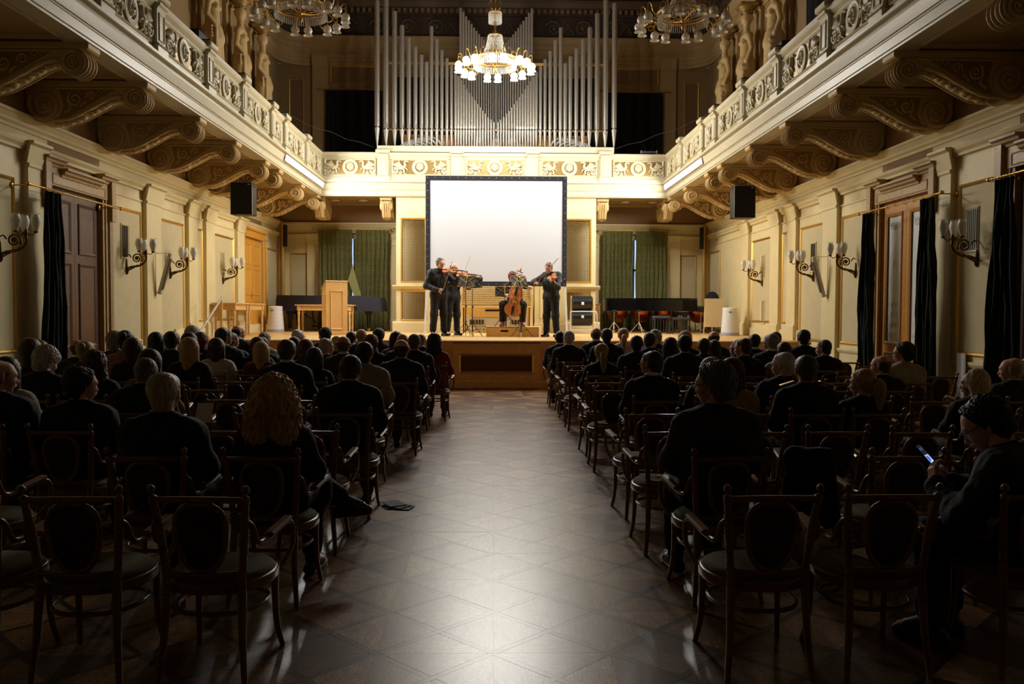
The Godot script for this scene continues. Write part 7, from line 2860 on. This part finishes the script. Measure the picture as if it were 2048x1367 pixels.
func musician(label: String, at: Vector3, turn: float, sc: float, p: Dictionary, hair: String, hc: Color, fem: bool, glasses := false, beard: Material = null, topc := Color8(20, 21, 27), sleeves := 1.0) -> Node3D:
	var t := thing("person", label, "person", at, turn)
	t.scale = Vector3.ONE * sc
	part(t, "body", human_body(p, fem, 0.014, 0.006, true), M.skin)
	part(t, "shirt", human_top(p, fem, 0.014 if fem else 0.026, 0.012, sleeves), tint("black_cloth", topc, 0.7))
	part(t, "trousers", human_legs(p, 0.024, 0.013), tint("black_cloth", Color8(22, 21, 22), 0.85))
	for i in 2:
		part(t, "shoe", human_shoe(p, i), M.black_gloss if not fem else tint("skin", Color8(170, 70, 60), 0.4))
	part(t, "hair", hair_mesh(hair), hair_mat(hc), p.head)
	if not fem:
		part(t, "shirt_collar", collar_mesh(0.02), tint("black_cloth", topc, 0.7), T(p.nec + Vector3(0, 0.03, -0.01)))
		var bt := MB.new()
		bt.box(p.che + Vector3(0, 0.0, -0.148), Vector3(0.018, 0.36, 0.012))
		part(t, "button_placket", bt, tint("black_cloth", topc.lightened(0.08), 0.7))
	face_parts(t, p.head, glasses, beard)
	if not fem:
		var bl := MB.new()
		bl.cbox(p.pel + Vector3(0, 0.075, -0.138), Vector3(0.05, 0.035, 0.012), 0.004)
		part(t, "belt_buckle", bl, M.steel)
	return t

func collar_mesh(h: float) -> ArrayMesh:
	# turned-down collar round the neck, origin at the neck's base
	var mb := MB.new()
	var rows := []
	for q in [[0.07, 0.0], [0.066, h], [0.071, h + 0.006], [0.082, h * 0.6], [0.098, -0.022]]:
		var row := PackedVector3Array()
		for j in 25:
			var an := deg_to_rad(-62.0) + deg_to_rad(304.0) * j / 24.0
			row.append(Vector3(cos(an) * q[0], q[1] - 0.012 * maxf(0.0, -sin(an)), sin(an) * q[0] * 0.95))
		rows.append(row)
	mb.grid(rows, false, true)
	return mb.mesh()

func aim(o: Vector3, y: Vector3, z: Vector3) -> Transform3D:
	y = y.normalized()
	z = (z - y * z.dot(y)).normalized()
	return Transform3D(Basis(y.cross(z), y, z), o)

func build_people():
	# 1: violinist at the left, bow held upright before him
	var p := stand_pose()
	p.head = Transform3D(Basis(Vector3.UP, 0.25) * Basis(Vector3(1, 0, 0), -0.25), Vector3(-0.02, 1.665, -0.04))
	p.el = [Vector3(-0.33, 1.2, -0.22), Vector3(0.3, 1.14, 0.02)]
	p.wr = [Vector3(-0.38, 1.37, -0.4), Vector3(0.13, 1.04, -0.24)]
	p.hd = [Vector3(-0.25, 0.85, -0.25), Vector3(-0.9, 0.15, -0.3)]
	p.palm = [Vector3(0.6, 0.2, 0.7), Vector3(0.1, -0.2, 1.0)]
	p.curl = [0.75, 0.95]
	var at := P(-1.33, SY, 20.4)
	var t := musician("man in black shirt playing the violin at the far left", at, PI + 0.5, 1.045, p, "short", Color8(52, 48, 46), false, true)
	var w := t.transform
	var vd := Vector3(-0.7, -0.06, -0.7)
	fiddle("violin", "violin held by the leftmost man", "violin", Transform3D(Basis.IDENTITY, Vector3.ZERO) * aim(w * Vector3(-0.05, 1.515, -0.1), w.basis * vd, w.basis * Vector3(0.35, 0.85, -0.3)), 0.375, "violins")
	bow("bow held upright by the leftmost man", w * Vector3(0.04, 1.03, -0.28), w * Vector3(-0.17, 1.69, -0.34))
	# 2: violinist behind him
	p = stand_pose()
	p.head = Transform3D(Basis(Vector3.UP, 0.35) * Basis(Vector3(1, 0, 0), -0.2), Vector3(-0.02, 1.665, -0.04))
	p.el = [Vector3(-0.33, 1.2, -0.22), Vector3(0.32, 1.22, -0.18)]
	p.wr = [Vector3(-0.38, 1.37, -0.4), Vector3(0.08, 1.34, -0.36)]
	p.hd = [Vector3(-0.25, 0.85, -0.25), Vector3(-0.85, 0.1, -0.3)]
	p.palm = [Vector3(0.6, 0.2, 0.7), Vector3(0.0, -0.9, 0.2)]
	p.curl = [0.75, 0.8]
	at = P(-1.03, SY, 21.0)
	t = musician("balding bearded man in black shirt playing behind the leftmost violinist", at, PI + 0.62, 1.0, p, "bald", Color8(54, 44, 38), false, false, hair_mat(Color8(44, 34, 30)))
	w = t.transform
	fiddle("violin", "violin held by the balding bearded man", "violin", aim(w * Vector3(-0.05, 1.515, -0.1), w.basis * vd, w.basis * Vector3(0.35, 0.85, -0.3)), 0.375, "violins")
	bow("bow in the hand of the balding bearded man", w * Vector3(-0.03, 1.36, -0.4), w * Vector3(-0.35, 1.98, -0.28))
	# 3: viola player at the right
	p = stand_pose()
	p.head = Transform3D(Basis(Vector3.UP, 0.1) * Basis(Vector3(1, 0, 0), -0.5), Vector3(-0.01, 1.62, -0.13))
	p.nec = Vector3(0, 1.48, -0.04)
	p.che = Vector3(0, 1.29, -0.01)
	p.el = [Vector3(-0.3, 1.16, -0.22), Vector3(0.36, 1.28, -0.2)]
	p.wr = [Vector3(-0.3, 1.27, -0.42), Vector3(0.17, 1.27, -0.42)]
	p.hd = [Vector3(-0.2, 0.8, -0.35), Vector3(-0.7, 0.0, -0.5)]
	p.palm = [Vector3(0.6, 0.3, 0.7), Vector3(-0.2, -0.9, 0.2)]
	p.curl = [0.75, 0.9]
	at = P(1.34, SY, 20.0)
	t = musician("man in black shirt bending over his viola at the right", at, PI - 0.62, 1.0, p, "short", Color8(92, 70, 52), false)
	w = t.transform
	fiddle("viola", "viola held by the man at the right", "viola", aim(w * Vector3(-0.07, 1.46, -0.15), w.basis * Vector3(-0.62, -0.3, -0.7), w.basis * Vector3(0.55, 0.8, -0.2)), 0.41)
	bow("bow drawn by the man with the viola", w * Vector3(0.1, 1.28, -0.46), w * Vector3(-0.38, 1.82, -0.34))
	# 4: cellist
	p = {"pel": Vector3(0, 0.56, 0.05), "che": Vector3(0, 0.9, 0.02), "nec": Vector3(0, 1.05, 0.0), "head": Transform3D(Basis(Vector3.UP, 0.1) * Basis(Vector3(1, 0, 0), -0.25), Vector3(0.03, 1.19, -0.05)), "sh": [Vector3(-0.17, 0.99, 0.01), Vector3(0.17, 0.99, 0.01)], "el": [Vector3(-0.42, 0.93, -0.12), Vector3(0.28, 0.76, -0.12)], "wr": [Vector3(-0.2, 0.99, -0.28), Vector3(0.15, 0.76, -0.42)], "hip": [Vector3(-0.1, 0.54, 0.03), Vector3(0.1, 0.54, 0.03)], "kn": [Vector3(-0.24, 0.52, -0.34), Vector3(0.24, 0.52, -0.34)], "an": [Vector3(-0.23, 0.105, -0.3), Vector3(0.25, 0.105, -0.32)], "toe": [Vector3(-0.26, 0.05, -0.44), Vector3(0.28, 0.05, -0.46)], "hd": [Vector3(0.7, 0.2, -0.2), Vector3(-0.7, -0.3, -0.4)], "palm": [Vector3(0.3, -0.2, 0.9), Vector3(0, -0.4, 0.9)], "curl": [0.7, 0.8]}
	at = P(0.47, SY + 0.236, 20.62)
	t = musician("seated woman with curly reddish hair and glasses playing the cello", at, PI - 0.08, 1.0, p, "curly", Color8(88, 46, 30), true, true, null, Color8(24, 26, 36), 0.2)
	w = t.transform
	fiddle("cello", "orange brown cello between the seated woman's knees", "cello", aim(w * Vector3(0.02, 0.26, -0.5), w.basis * Vector3(-0.16, 0.93, 0.26), w.basis * Vector3(0.02, 0.25, -0.95)), 0.72)
	bow("cello bow held up by the seated woman", w * Vector3(0.1, 0.74, -0.48), w * Vector3(-0.1, 1.36, -0.38))
	# music stands
	music_stand("music stand nearest the leftmost violinist", P(-0.67, SY, 19.9), -0.5, 1.3)
	music_stand("music stand just right of the one by the violinists", P(-0.52, SY, 20.15), -0.2, 1.28)
	music_stand("low music stand on the podium left of the cello", P(0.25, SY + 0.236, 20.25), 0.0, 0.84)
	music_stand("music stand in front of the cello podium", P(0.62, SY, 19.65), 0.7, 1.3)

# ------------------------------------------------------------------ audience
# photo x of the head | photo y of its top | row from the camera | m/f | head pose | hair | hair colour | clothes | label
const CROWD := "4|719|2|m|r|bald|4a4038|161a26|bald man in dark jacket at the left picture edge
22|714|3|f|s|long|1c1614|cfc6b0|woman with long dark hair and white lace sleeves at the far left
70|677|5|f|s|bob|4a3524|14141a|woman with short brown bob beside the curly grey head at left
97|681|7|f|s|bob|55402c|15151a|brown haired head half hidden behind the brown bob at left
99|695|4|f|b|curly|9a938a|101014|woman with curly grey hair bowing her head at left
154|680|7|m|s|bald|3a2c22|121216|bald man before the brown left door
177|684|6|f|s|bun|8a7048|121216|woman with fair hair tied up before the brown left door
190|700|4|f|s|wavy|3c2c20|0e0e12|woman with wavy brown hair and black leather jacket at left
165|734|2|m|r|full|120f0e|0f0f13|dark haired man turning his face right near the left edge
290|720|3|m|b|short|5a5450|0f0f14|man with dark grey hair before the white haired man
330|745|1|m|s|short|a49a8c|161b2a|white haired man in navy jacket near the left front
236|664|8|f|s|curly|6e6860|101014|grey curly head behind the woman with the bare back
256|663|7|f|s|bun|1c1614|9a6450|dark haired woman with hair up and bare back
271|676|6|f|s|bob|3c2a20|101014|woman with straight brown bob in front of the bare backed woman
304|698|4|f|s|bob|2c2018|8a7658|woman with dark brown bob and tan top behind the grey haired man
318|665|8|f|s|bob|181210|101014|black haired woman beside the man with cropped hair at left
348|663|7|m|s|crop|2c2826|12141c|man with cropped dark hair in dark suit at left
366|667|9|m|s|short|6a6460|12141c|grey head peeping out right of the cropped haired man
383|666|9|f|s|curly|5a2c18|101014|red brown haired head behind the long blonde hair
382|675|6|f|s|long|a08050|0c0c10|woman with long blonde hair in black at left
411|665|8|f|s|bob|1e1612|101014|woman with dark bob right of the long blonde woman
411|653|10|f|s|curly|8a857c|101014|curly grey head below the wall rail at left
426|657|10|f|s|curly|6e2c18|101014|red haired head near the stage steps
436|676|7|f|s|bob|3a2a1e|d8cfb8|woman with brown bob and white top at left
453|657|8|m|r|short|221a16|101014|dark haired man with glasses looking right at left
479|651|11|m|r|bald|241a16|101014|balding dark haired man turning right near the steps
490|666|9|m|r|short|1c1614|1c2c44|dark haired man in blue behind the brown bob
485|674|8|f|s|bob|3c2418|0e0e12|woman with chestnut bob in black left of the red jacket blonde
524|683|7|f|s|long|b89058|6c1420|woman with long blonde hair and red jacket at left
542|665|10|f|s|bun|8c7650|c8bfa8|woman with pinned streaked blonde hair near the stage
530|675|9|m|s|short|20242c|14161e|dark head behind the long blonde hair of the red jacket woman
560|674|9|f|s|bob|1e1814|101014|dark head left of the white haired man near the stage
579|675|10|f|s|wavy|4a3626|101014|brown head just left of the white haired man near stage
575|679|5|m|s|short|46403c|141a34|large dark grey haired man in navy jacket at left centre
599|660|11|m|r|short|c8c4bc|101014|white haired man with glasses close to the stage
613|678|7|f|s|long|4a3426|101014|woman with long brown hair left of the grey haired lady
629|694|6|f|s|bob|26180f|0e1014|woman with smooth dark brown bob left of the bald man
653|677|8|f|r|short|8e867c|14141a|lady with short silver hair turning right
663|655|11|m|l|full|1a1412|101014|dark haired man below the lectern
687|671|7|m|s|bald|5a4436|3a3632|large bald man in grey jacket at left centre
674|672|9|f|s|short|b0a894|101014|pale haired head behind the large bald man
723|657|10|m|s|bald|8a7a6a|14161c|light bald man in front of the covered piano
746|669|9|f|s|curly|5c2e18|101014|red brown curly head right of the light bald man
708|663|11|m|s|short|1c1614|101014|dark head left of the light bald man near the stage
738|656|11|m|s|full|1c1614|101014|dark head right of the light bald man near the stage
729|683|5|m|s|short|2a1e18|a89c80|dark haired man in beige shirt by the left aisle
699|713|3|m|b|short|2c241e|101116|man in black suit bowing his head beside the aisle
551|741|1|f|x|bigcurly|a88a58|0e0e12|woman with big curly blonde hair beside the left aisle
792|662|10|f|s|bob|16110f|8c4048|dark haired woman in pink top near the stage
812|666|9|m|s|bald|402c22|14161c|balding man behind the man in navy by the left aisle
803|677|6|m|s|bald|3a2a20|151a2c|balding man in navy jacket by the left aisle
828|667|8|m|s|crop|504a46|1c2030|grey cropped man in pinstripe jacket at the left aisle
858|665|9|f|s|wavy|140e0e|901428|woman with dark curly hair in a bright red jacket
842|668|11|m|s|short|6a5a4c|101218|man in front of the red jacket woman
1120|661|11|m|s|short|1c1614|12141c|dark haired man by the right aisle nearest the stage
1138|660|10|m|s|short|b8b2a8|14161e|white haired man in dark suit by the right aisle
1192|653|11|m|s|bald|4a382c|16203a|bald man in navy near the stage at right
1214|655|10|m|s|short|1a1412|141a2c|dark haired man in navy beside the bald man at right
1247|655|11|f|s|pony|a87848|d8d0bc|woman with long red blonde ponytail and white top
1203|686|7|f|s|pony|8e7a58|101014|fair ponytailed woman in black near the right aisle
1277|669|8|m|s|short|1e1714|141722|dark haired man right of the red blonde ponytail
1303|663|9|m|r|short|2a221e|12141c|man turning right behind the grey haired man at right
1318|657|10|m|r|short|7a746e|24344e|grey haired man in blue near the grand piano
1306|700|4|m|l|crop|2e2622|12131a|man with glasses in dark suit near the right aisle
1343|672|8|f|s|long|18120f|101014|woman with long straight dark hair at right centre
1371|667|7|m|s|crop|241c18|12131a|man with cropped dark hair in black suit at right centre
1384|660|10|f|s|curly|a08a60|101014|fair curly head behind the cropped haired man at right
1413|659|10|m|s|bald|38291f|101014|balding man below the kettledrums at right
1411|674|8|m|s|short|3a2c22|101014|brown haired man beside the long dark haired woman at right
1431|677|9|f|s|long|1c1512|101014|long dark haired woman behind the brown haired man at right
1435|719|1|m|l|full|57524e|2a2a2e|large grey haired man with glasses in the right foreground
1424|712|4|f|s|bob|8a7c66|1c1014|fair grey head behind the large grey haired man
1466|712|3|f|s|bob|2c120e|b89428|woman in yellow top with dark red hair
1490|674|7|m|l|crop|3a3430|12141c|dark suited man with greying cropped hair at right
1474|677|8|f|l|bob|1e1612|101014|dark haired woman left of the greying man at right
1512|665|9|m|s|crop|2a221e|161c30|short haired man in navy at right near the wall grille
1546|665|8|m|l|short|6e6a66|12131a|grey haired man with glasses at right near the wall
1555|661|10|m|s|short|222022|101014|dark head behind the grey haired man near the right wall
1573|681|7|m|s|short|3a2c24|b0a68e|brown haired man in cream shirt at right
1612|656|9|m|s|short|221c1a|161a2c|tall dark haired man in navy beside the right wall
1654|677|8|m|l|short|28201c|12131a|dark haired man in black suit close to the right wall
1573|702|4|m|l|crop|c0b8aa|161c38|white cropped man in bright navy jacket at right
1624|707|3|m|s|crop|4a423c|121422|man in uniform with shoulder boards at right
1730|736|3|f|l|pony|9c8050|0f1016|fair ponytailed woman bowing left at right
1772|707|5|m|l|bald|4a3a30|0f1014|bald man below the glazed door
1817|680|6|m|l|full|141010|b8ac94|curly dark man in white shirt with glasses before the glazed door
1965|734|3|f|l|bob|ac9c74|101116|woman with ash blonde bob at the right edge
2041|711|4|m|l|bald|8a8078|0f1014|grey haired man cut by the right picture edge"

var crowd := []
var seats := {}

func parse_crowd():
	for line in CROWD.split("\n"):
		var q := line.split("|")
		var k := int(q[2])
		var d := row_d(k) + 0.235
		crowd.append({"x": row_x(float(q[0]), d), "h": row_y(float(q[1]), d), "k": k, "f": q[3] == "f", "pose": q[4], "hair": q[5], "hc": Color(q[6]), "c": Color(q[7]), "label": q[8], "d": d})
	# keep neighbours of one row from sitting in each other
	for n in 3:
		for a in crowd:
			for b in crowd:
				if a.k == b.k and a.x < b.x and b.x - a.x < 0.47:
					var m: float = (0.47 - (b.x - a.x)) / 2
					a.x -= m
					b.x += m
	for a in crowd:
		var key := "%d_%d" % [a.k, -1 if a.x < 0 else 1]
		if not seats.has(key):
			seats[key] = []
		seats[key].append(a.x)
	seats["0_1"] = [2.44]

func seated_pose(fem: bool, pose: String) -> Dictionary:
	var n := 0.92 if fem else 1.0
	var hb := Basis()
	var hp := Vector3(0, 1.155, 0.02)
	match pose:
		"l": hb = Basis(Vector3.UP, 0.75) * Basis(Vector3(1, 0, 0), -0.12)
		"r": hb = Basis(Vector3.UP, -0.75) * Basis(Vector3(1, 0, 0), -0.12)
		"b":
			hb = Basis(Vector3(1, 0, 0), -0.5)
			hp = Vector3(0, 1.125, -0.03)
	var r := {"pel": Vector3(0, 0.575, 0.03), "che": Vector3(0, 0.84, 0.05), "nec": Vector3(0, 1.0, 0.04), "head": Transform3D(hb, hp), "sh": [Vector3(-0.18 * n, 0.915, 0.05), Vector3(0.18 * n, 0.915, 0.05)], "el": [Vector3(-0.225, 0.72, -0.02), Vector3(0.225, 0.72, -0.02)], "wr": [Vector3(-0.09, 0.64, -0.22), Vector3(0.09, 0.64, -0.22)], "hip": [Vector3(-0.09, 0.56, 0.02), Vector3(0.09, 0.56, 0.02)], "kn": [Vector3(-0.11, 0.53, -0.38), Vector3(0.11, 0.53, -0.38)], "an": [Vector3(-0.11, 0.105, -0.36), Vector3(0.11, 0.105, -0.36)], "toe": [Vector3(-0.13, 0.05, -0.5), Vector3(0.13, 0.05, -0.5)]}
	if pose == "x":      # left leg crossed over the right, foot out into the aisle
		r.kn[0] = Vector3(0.04, 0.67, -0.36)
		r.an[0] = Vector3(0.3, 0.44, -0.44)
		r.toe[0] = Vector3(0.42, 0.37, -0.5)
	return r

func build_audience():
	var bodies := {}
	for fem in [false, true]:
		for pose in ["s", "l", "r", "b"]:
			bodies[[fem, pose]] = human_body(seated_pose(fem, pose), fem, 0.018, 0.0075, false)
	var tops := {false: human_top(seated_pose(false, "s"), false, 0.024, 0.016), true: human_top(seated_pose(true, "s"), true, 0.018, 0.017)}
	var legs := {false: human_legs(seated_pose(false, "s"), 0.014, 0.018), true: human_legs(seated_pose(true, "s"), 0.012, 0.018)}
	var shoe := [human_shoe(seated_pose(false, "s"), 0), human_shoe(seated_pose(false, "s"), 1)]
	var col := MB.new()
	col.tube(curve([Vector3(-0.064, 1.045, 0.03), Vector3(-0.045, 1.06, 0.085), Vector3(0.0, 1.065, 0.105), Vector3(0.045, 1.06, 0.085), Vector3(0.064, 1.045, 0.03)], 4), 0.014, 6, true, false, Vector2(0.6, 1.3))
	var collar := col.mesh()
	var lapel := collar_mesh(0.035)
	bodies[[true, "x"]] = human_body(seated_pose(true, "x"), true, 0.016, 0.0075, false)
	var xlegs := human_legs(seated_pose(true, "x"), 0.012, 0.016)
	var xshoe := human_shoe(seated_pose(true, "x"), 0)
	for a in crowd:
		var pose := seated_pose(a.f, a.pose)
		var top: float = pose.head.origin.y + 0.122
		if a.hair == "bigcurly":
			top += 0.045
		elif a.hair in ["curly", "full", "wavy", "bob", "long"]:
			top += 0.012
		var sc := clampf(a.h / top, 0.88, 1.1)
		var t := thing("person", a.label, "person", P(a.x, 0, a.d + 0.04), rng.randf_range(-0.08, 0.08))
		t.scale = Vector3.ONE * sc
		part(t, "body", bodies[[a.f, a.pose]], M.skin if rng.randf() < 0.6 else M.skin_tan)
		part(t, "jacket" if not a.f else "top", tops[a.f], suit(a.c.lightened(0.06)))
		part(t, "trousers", xlegs if a.pose == "x" else legs[a.f], suit(a.c.lerp(Color8(16, 17, 24), 0.75)))
		for i in 2:
			part(t, "shoe", xshoe if a.pose == "x" and i == 0 else shoe[i], M.black_gloss)
		part(t, "hair", hair_mesh(a.hair), hair_mat(a.hc), pose.head)
		if not a.f:
			part(t, "jacket_collar", lapel, suit(a.c), T(Vector3(0, 1.015, 0.04)))
		if "glasses" in a.label:
			glasses_part(t, pose.head)
		if not a.f and a.k > 3 and a.c.v < 0.3 and rng.randf() < 0.6:
			part(t, "shirt_collar", collar, M.paper)
		if "uniform" in a.label:
			for s in [-1, 1]:
				var e := MB.new()
				e.cbox(Vector3(s * 0.16, 1.045, 0.05), Vector3(0.12, 0.012, 0.05), 0.004, Basis(Vector3(0, 0, 1), -s * 0.3))
				part(t, "shoulder_board", e, M.gold)
	phone_man()

func phone_man():
	var p := seated_pose(false, "s")
	p.che = Vector3(0.0, 0.82, -0.02)
	p.nec = Vector3(0.0, 0.955, -0.09)
	p.head = Transform3D(Basis(Vector3.UP, 0.25) * Basis(Vector3(1, 0, 0), -0.62), Vector3(0.0, 1.09, -0.17))
	p.sh = [Vector3(-0.19, 0.9, -0.05), Vector3(0.19, 0.9, -0.05)]
	p.el = [Vector3(-0.29, 0.67, -0.16), Vector3(0.27, 0.66, -0.14)]
	p.wr = [Vector3(-0.14, 0.79, -0.34), Vector3(0.06, 0.77, -0.36)]
	p["hd"] = [Vector3(0.3, 0.9, -0.3), Vector3(-0.6, 0.6, -0.4)]
	p["palm"] = [Vector3(0.7, -0.1, 0.6), Vector3(-0.6, 0.1, 0.7)]
	p["curl"] = [0.65, 0.75]
	var t := thing("person", "dark haired man in grey jacket looking down at his phone at right", "person", P(2.47, 0, 3.88), 0.72)
	part(t, "body", human_body(p, false, 0.013, 0.0045, true), M.skin)
	part(t, "jacket", human_top(p, false, 0.03, 0.012), suit(Color8(44, 45, 52)))
	part(t, "trousers", human_legs(p, 0.016, 0.014), suit(Color8(28, 32, 44)))
	for i in 2:
		part(t, "shoe", human_shoe(p, i), M.black)
	part(t, "hair", hair_mesh("full"), hair_mat(Color8(20, 17, 16)), p.head)
	face_parts(t, p.head, true)
	part(t, "jacket_collar", collar_mesh(0.035), suit(Color8(44, 45, 52)), T(p.nec + Vector3(0, 0.01, 0), Basis(Vector3(1, 0, 0), -0.35)))
	var wb := MB.new()
	var ring := []
	var ax: Vector3 = (p.wr[0] - p.el[0]).normalized()
	var u := ax.cross(Vector3.UP).normalized()
	for j in 14:
		ring.append(p.wr[0] - ax * 0.03 + (u * cos(TAU * j / 14) + u.cross(ax) * sin(TAU * j / 14)) * 0.034)
	wb.tube(ring, 0.008, 6, false, true)
	part(t, "wristwatch", wb, M.black)
	var ph := thing("smartphone", "glowing smartphone in the hands of the man at right", "phone", Vector3.ZERO)
	ph.transform = t.transform * Transform3D(Basis(Vector3.UP, 0.1) * Basis(Vector3(1, 0, 0), -0.75), Vector3(-0.05, 0.9, -0.42))
	var b := MB.new()
	b.cbox(Vector3.ZERO, Vector3(0.074, 0.15, 0.009), 0.004)
	part(ph, "case", b, M.black_gloss)
	var im := Image.create(64, 128, false, Image.FORMAT_RGB8)
	im.fill(Color8(8, 12, 30))
	im.fill_rect(Rect2i(4, 52, 56, 68), Color8(150, 190, 240))
	im.fill_rect(Rect2i(10, 60, 30, 30), Color8(60, 90, 210))
	im.fill_rect(Rect2i(30, 84, 26, 26), Color8(220, 235, 250))
	for i in 9:
		im.fill_rect(Rect2i(6 + i * 6, 14, 3, 3), Color8(90, 150, 240))
		im.fill_rect(Rect2i(8 + i * 5, 22, 3, 3), Color8(90, 150, 240))
	var sm := mat("phone_screen", Color8(20, 20, 24), 0.2)
	sm.emission_enabled = true
	sm.emission = Color(1, 1, 1)
	sm.emission_operator = BaseMaterial3D.EMISSION_OP_MULTIPLY
	sm.emission_texture = ImageTexture.create_from_image(im)
	sm.emission_energy_multiplier = 0.8
	var sc := MB.new()
	sc.face([Vector3(-0.033, -0.068, 0.0052), Vector3(0.033, -0.068, 0.0052), Vector3(0.033, 0.068, 0.0052), Vector3(-0.033, 0.068, 0.0052)], [Vector2(0, 1), Vector2(1, 1), Vector2(1, 0), Vector2(0, 0)])
	part(ph, "screen", sc, sm)

func build_small_things():
	# jacket hung over a chair back in the right block
	var f := SDF.new()
	f.k = 0.05
	f.cap(Vector3(-0.1, 0.84, 0.26), Vector3(0.08, 0.83, 0.26), 0.04, 0.04)
	for i in 5:
		f.cap(Vector3(-0.12 + i * 0.05, 0.82, 0.29), Vector3(-0.14 + i * 0.06, 0.5 - 0.03 * (i % 2), 0.3), 0.035, 0.045)
		f.cap(Vector3(-0.1 + i * 0.045, 0.82, 0.23), Vector3(-0.1 + i * 0.045, 0.6, 0.19), 0.03, 0.03)
	cloth_noise(f, 0.01, 14.0)
	var mb := MB.new()
	f.mesh_into(mb, 0.011)
	var at := chair_at(1, 1, 1)
	single("draped_jacket", "black jacket hung over an empty chair back in the right block", "jacket", mb, suit(Color8(16, 17, 22)), T(at))
	# programmes on seats
	var pr := MB.new()
	pr.cbox(Vector3.ZERO, Vector3(0.15, 0.006, 0.21), 0.002)
	var pm := pr.mesh()
	var where := [[2, 0, "third"], [5, 0, "sixth"], [7, 0, "eighth"], [8, 0, "ninth"], [9, 0, "tenth"], [0, 1, "first"]]
	for q in where:
		var c := chair_at(q[0], 1, q[1])
		single("concert_programme", "folded programme lying on a seat in the %s row of the right block" % q[2], "leaflet", pm, tint("paper", Color8(150, 160, 186) if q[0] % 2 else Color8(210, 206, 196)), T(c + Vector3(0.04, 0.481, -0.02), Basis(Vector3.UP, 0.4 + q[0])), "concert programmes")
	for i in 3:
		single("floor_leaflet", "leaflet on the floor beside the left aisle, %s of three" % ["top", "middle", "bottom"][i], "leaflet", pm, tint("paper", Color8(120, 122, 134)), T(P(-0.83 + i * 0.03, 0.006 + (2 - i) * 0.007, 7.02 - i * 0.04), Basis(Vector3.UP, 0.5 + i * 0.4)), "leaflets on the floor")
	# papers held by two listeners
	var pp := MB.new()
	pp.cbox(Vector3.ZERO, Vector3(0.1, 0.13, 0.003), 0.001)
	single("held_paper", "sheet of paper in front of the white haired man at left", "paper", pp, M.paper, T(P(-1.8, 0.98, 5.3), Basis(Vector3(1, 0, 0), -0.5)))
	single("held_paper", "sheet of paper beside the lace sleeved woman at left", "paper", pp, M.paper, T(P(-3.75, 0.74, 7.05), Basis(Vector3(1, 0, 0), -0.9)))
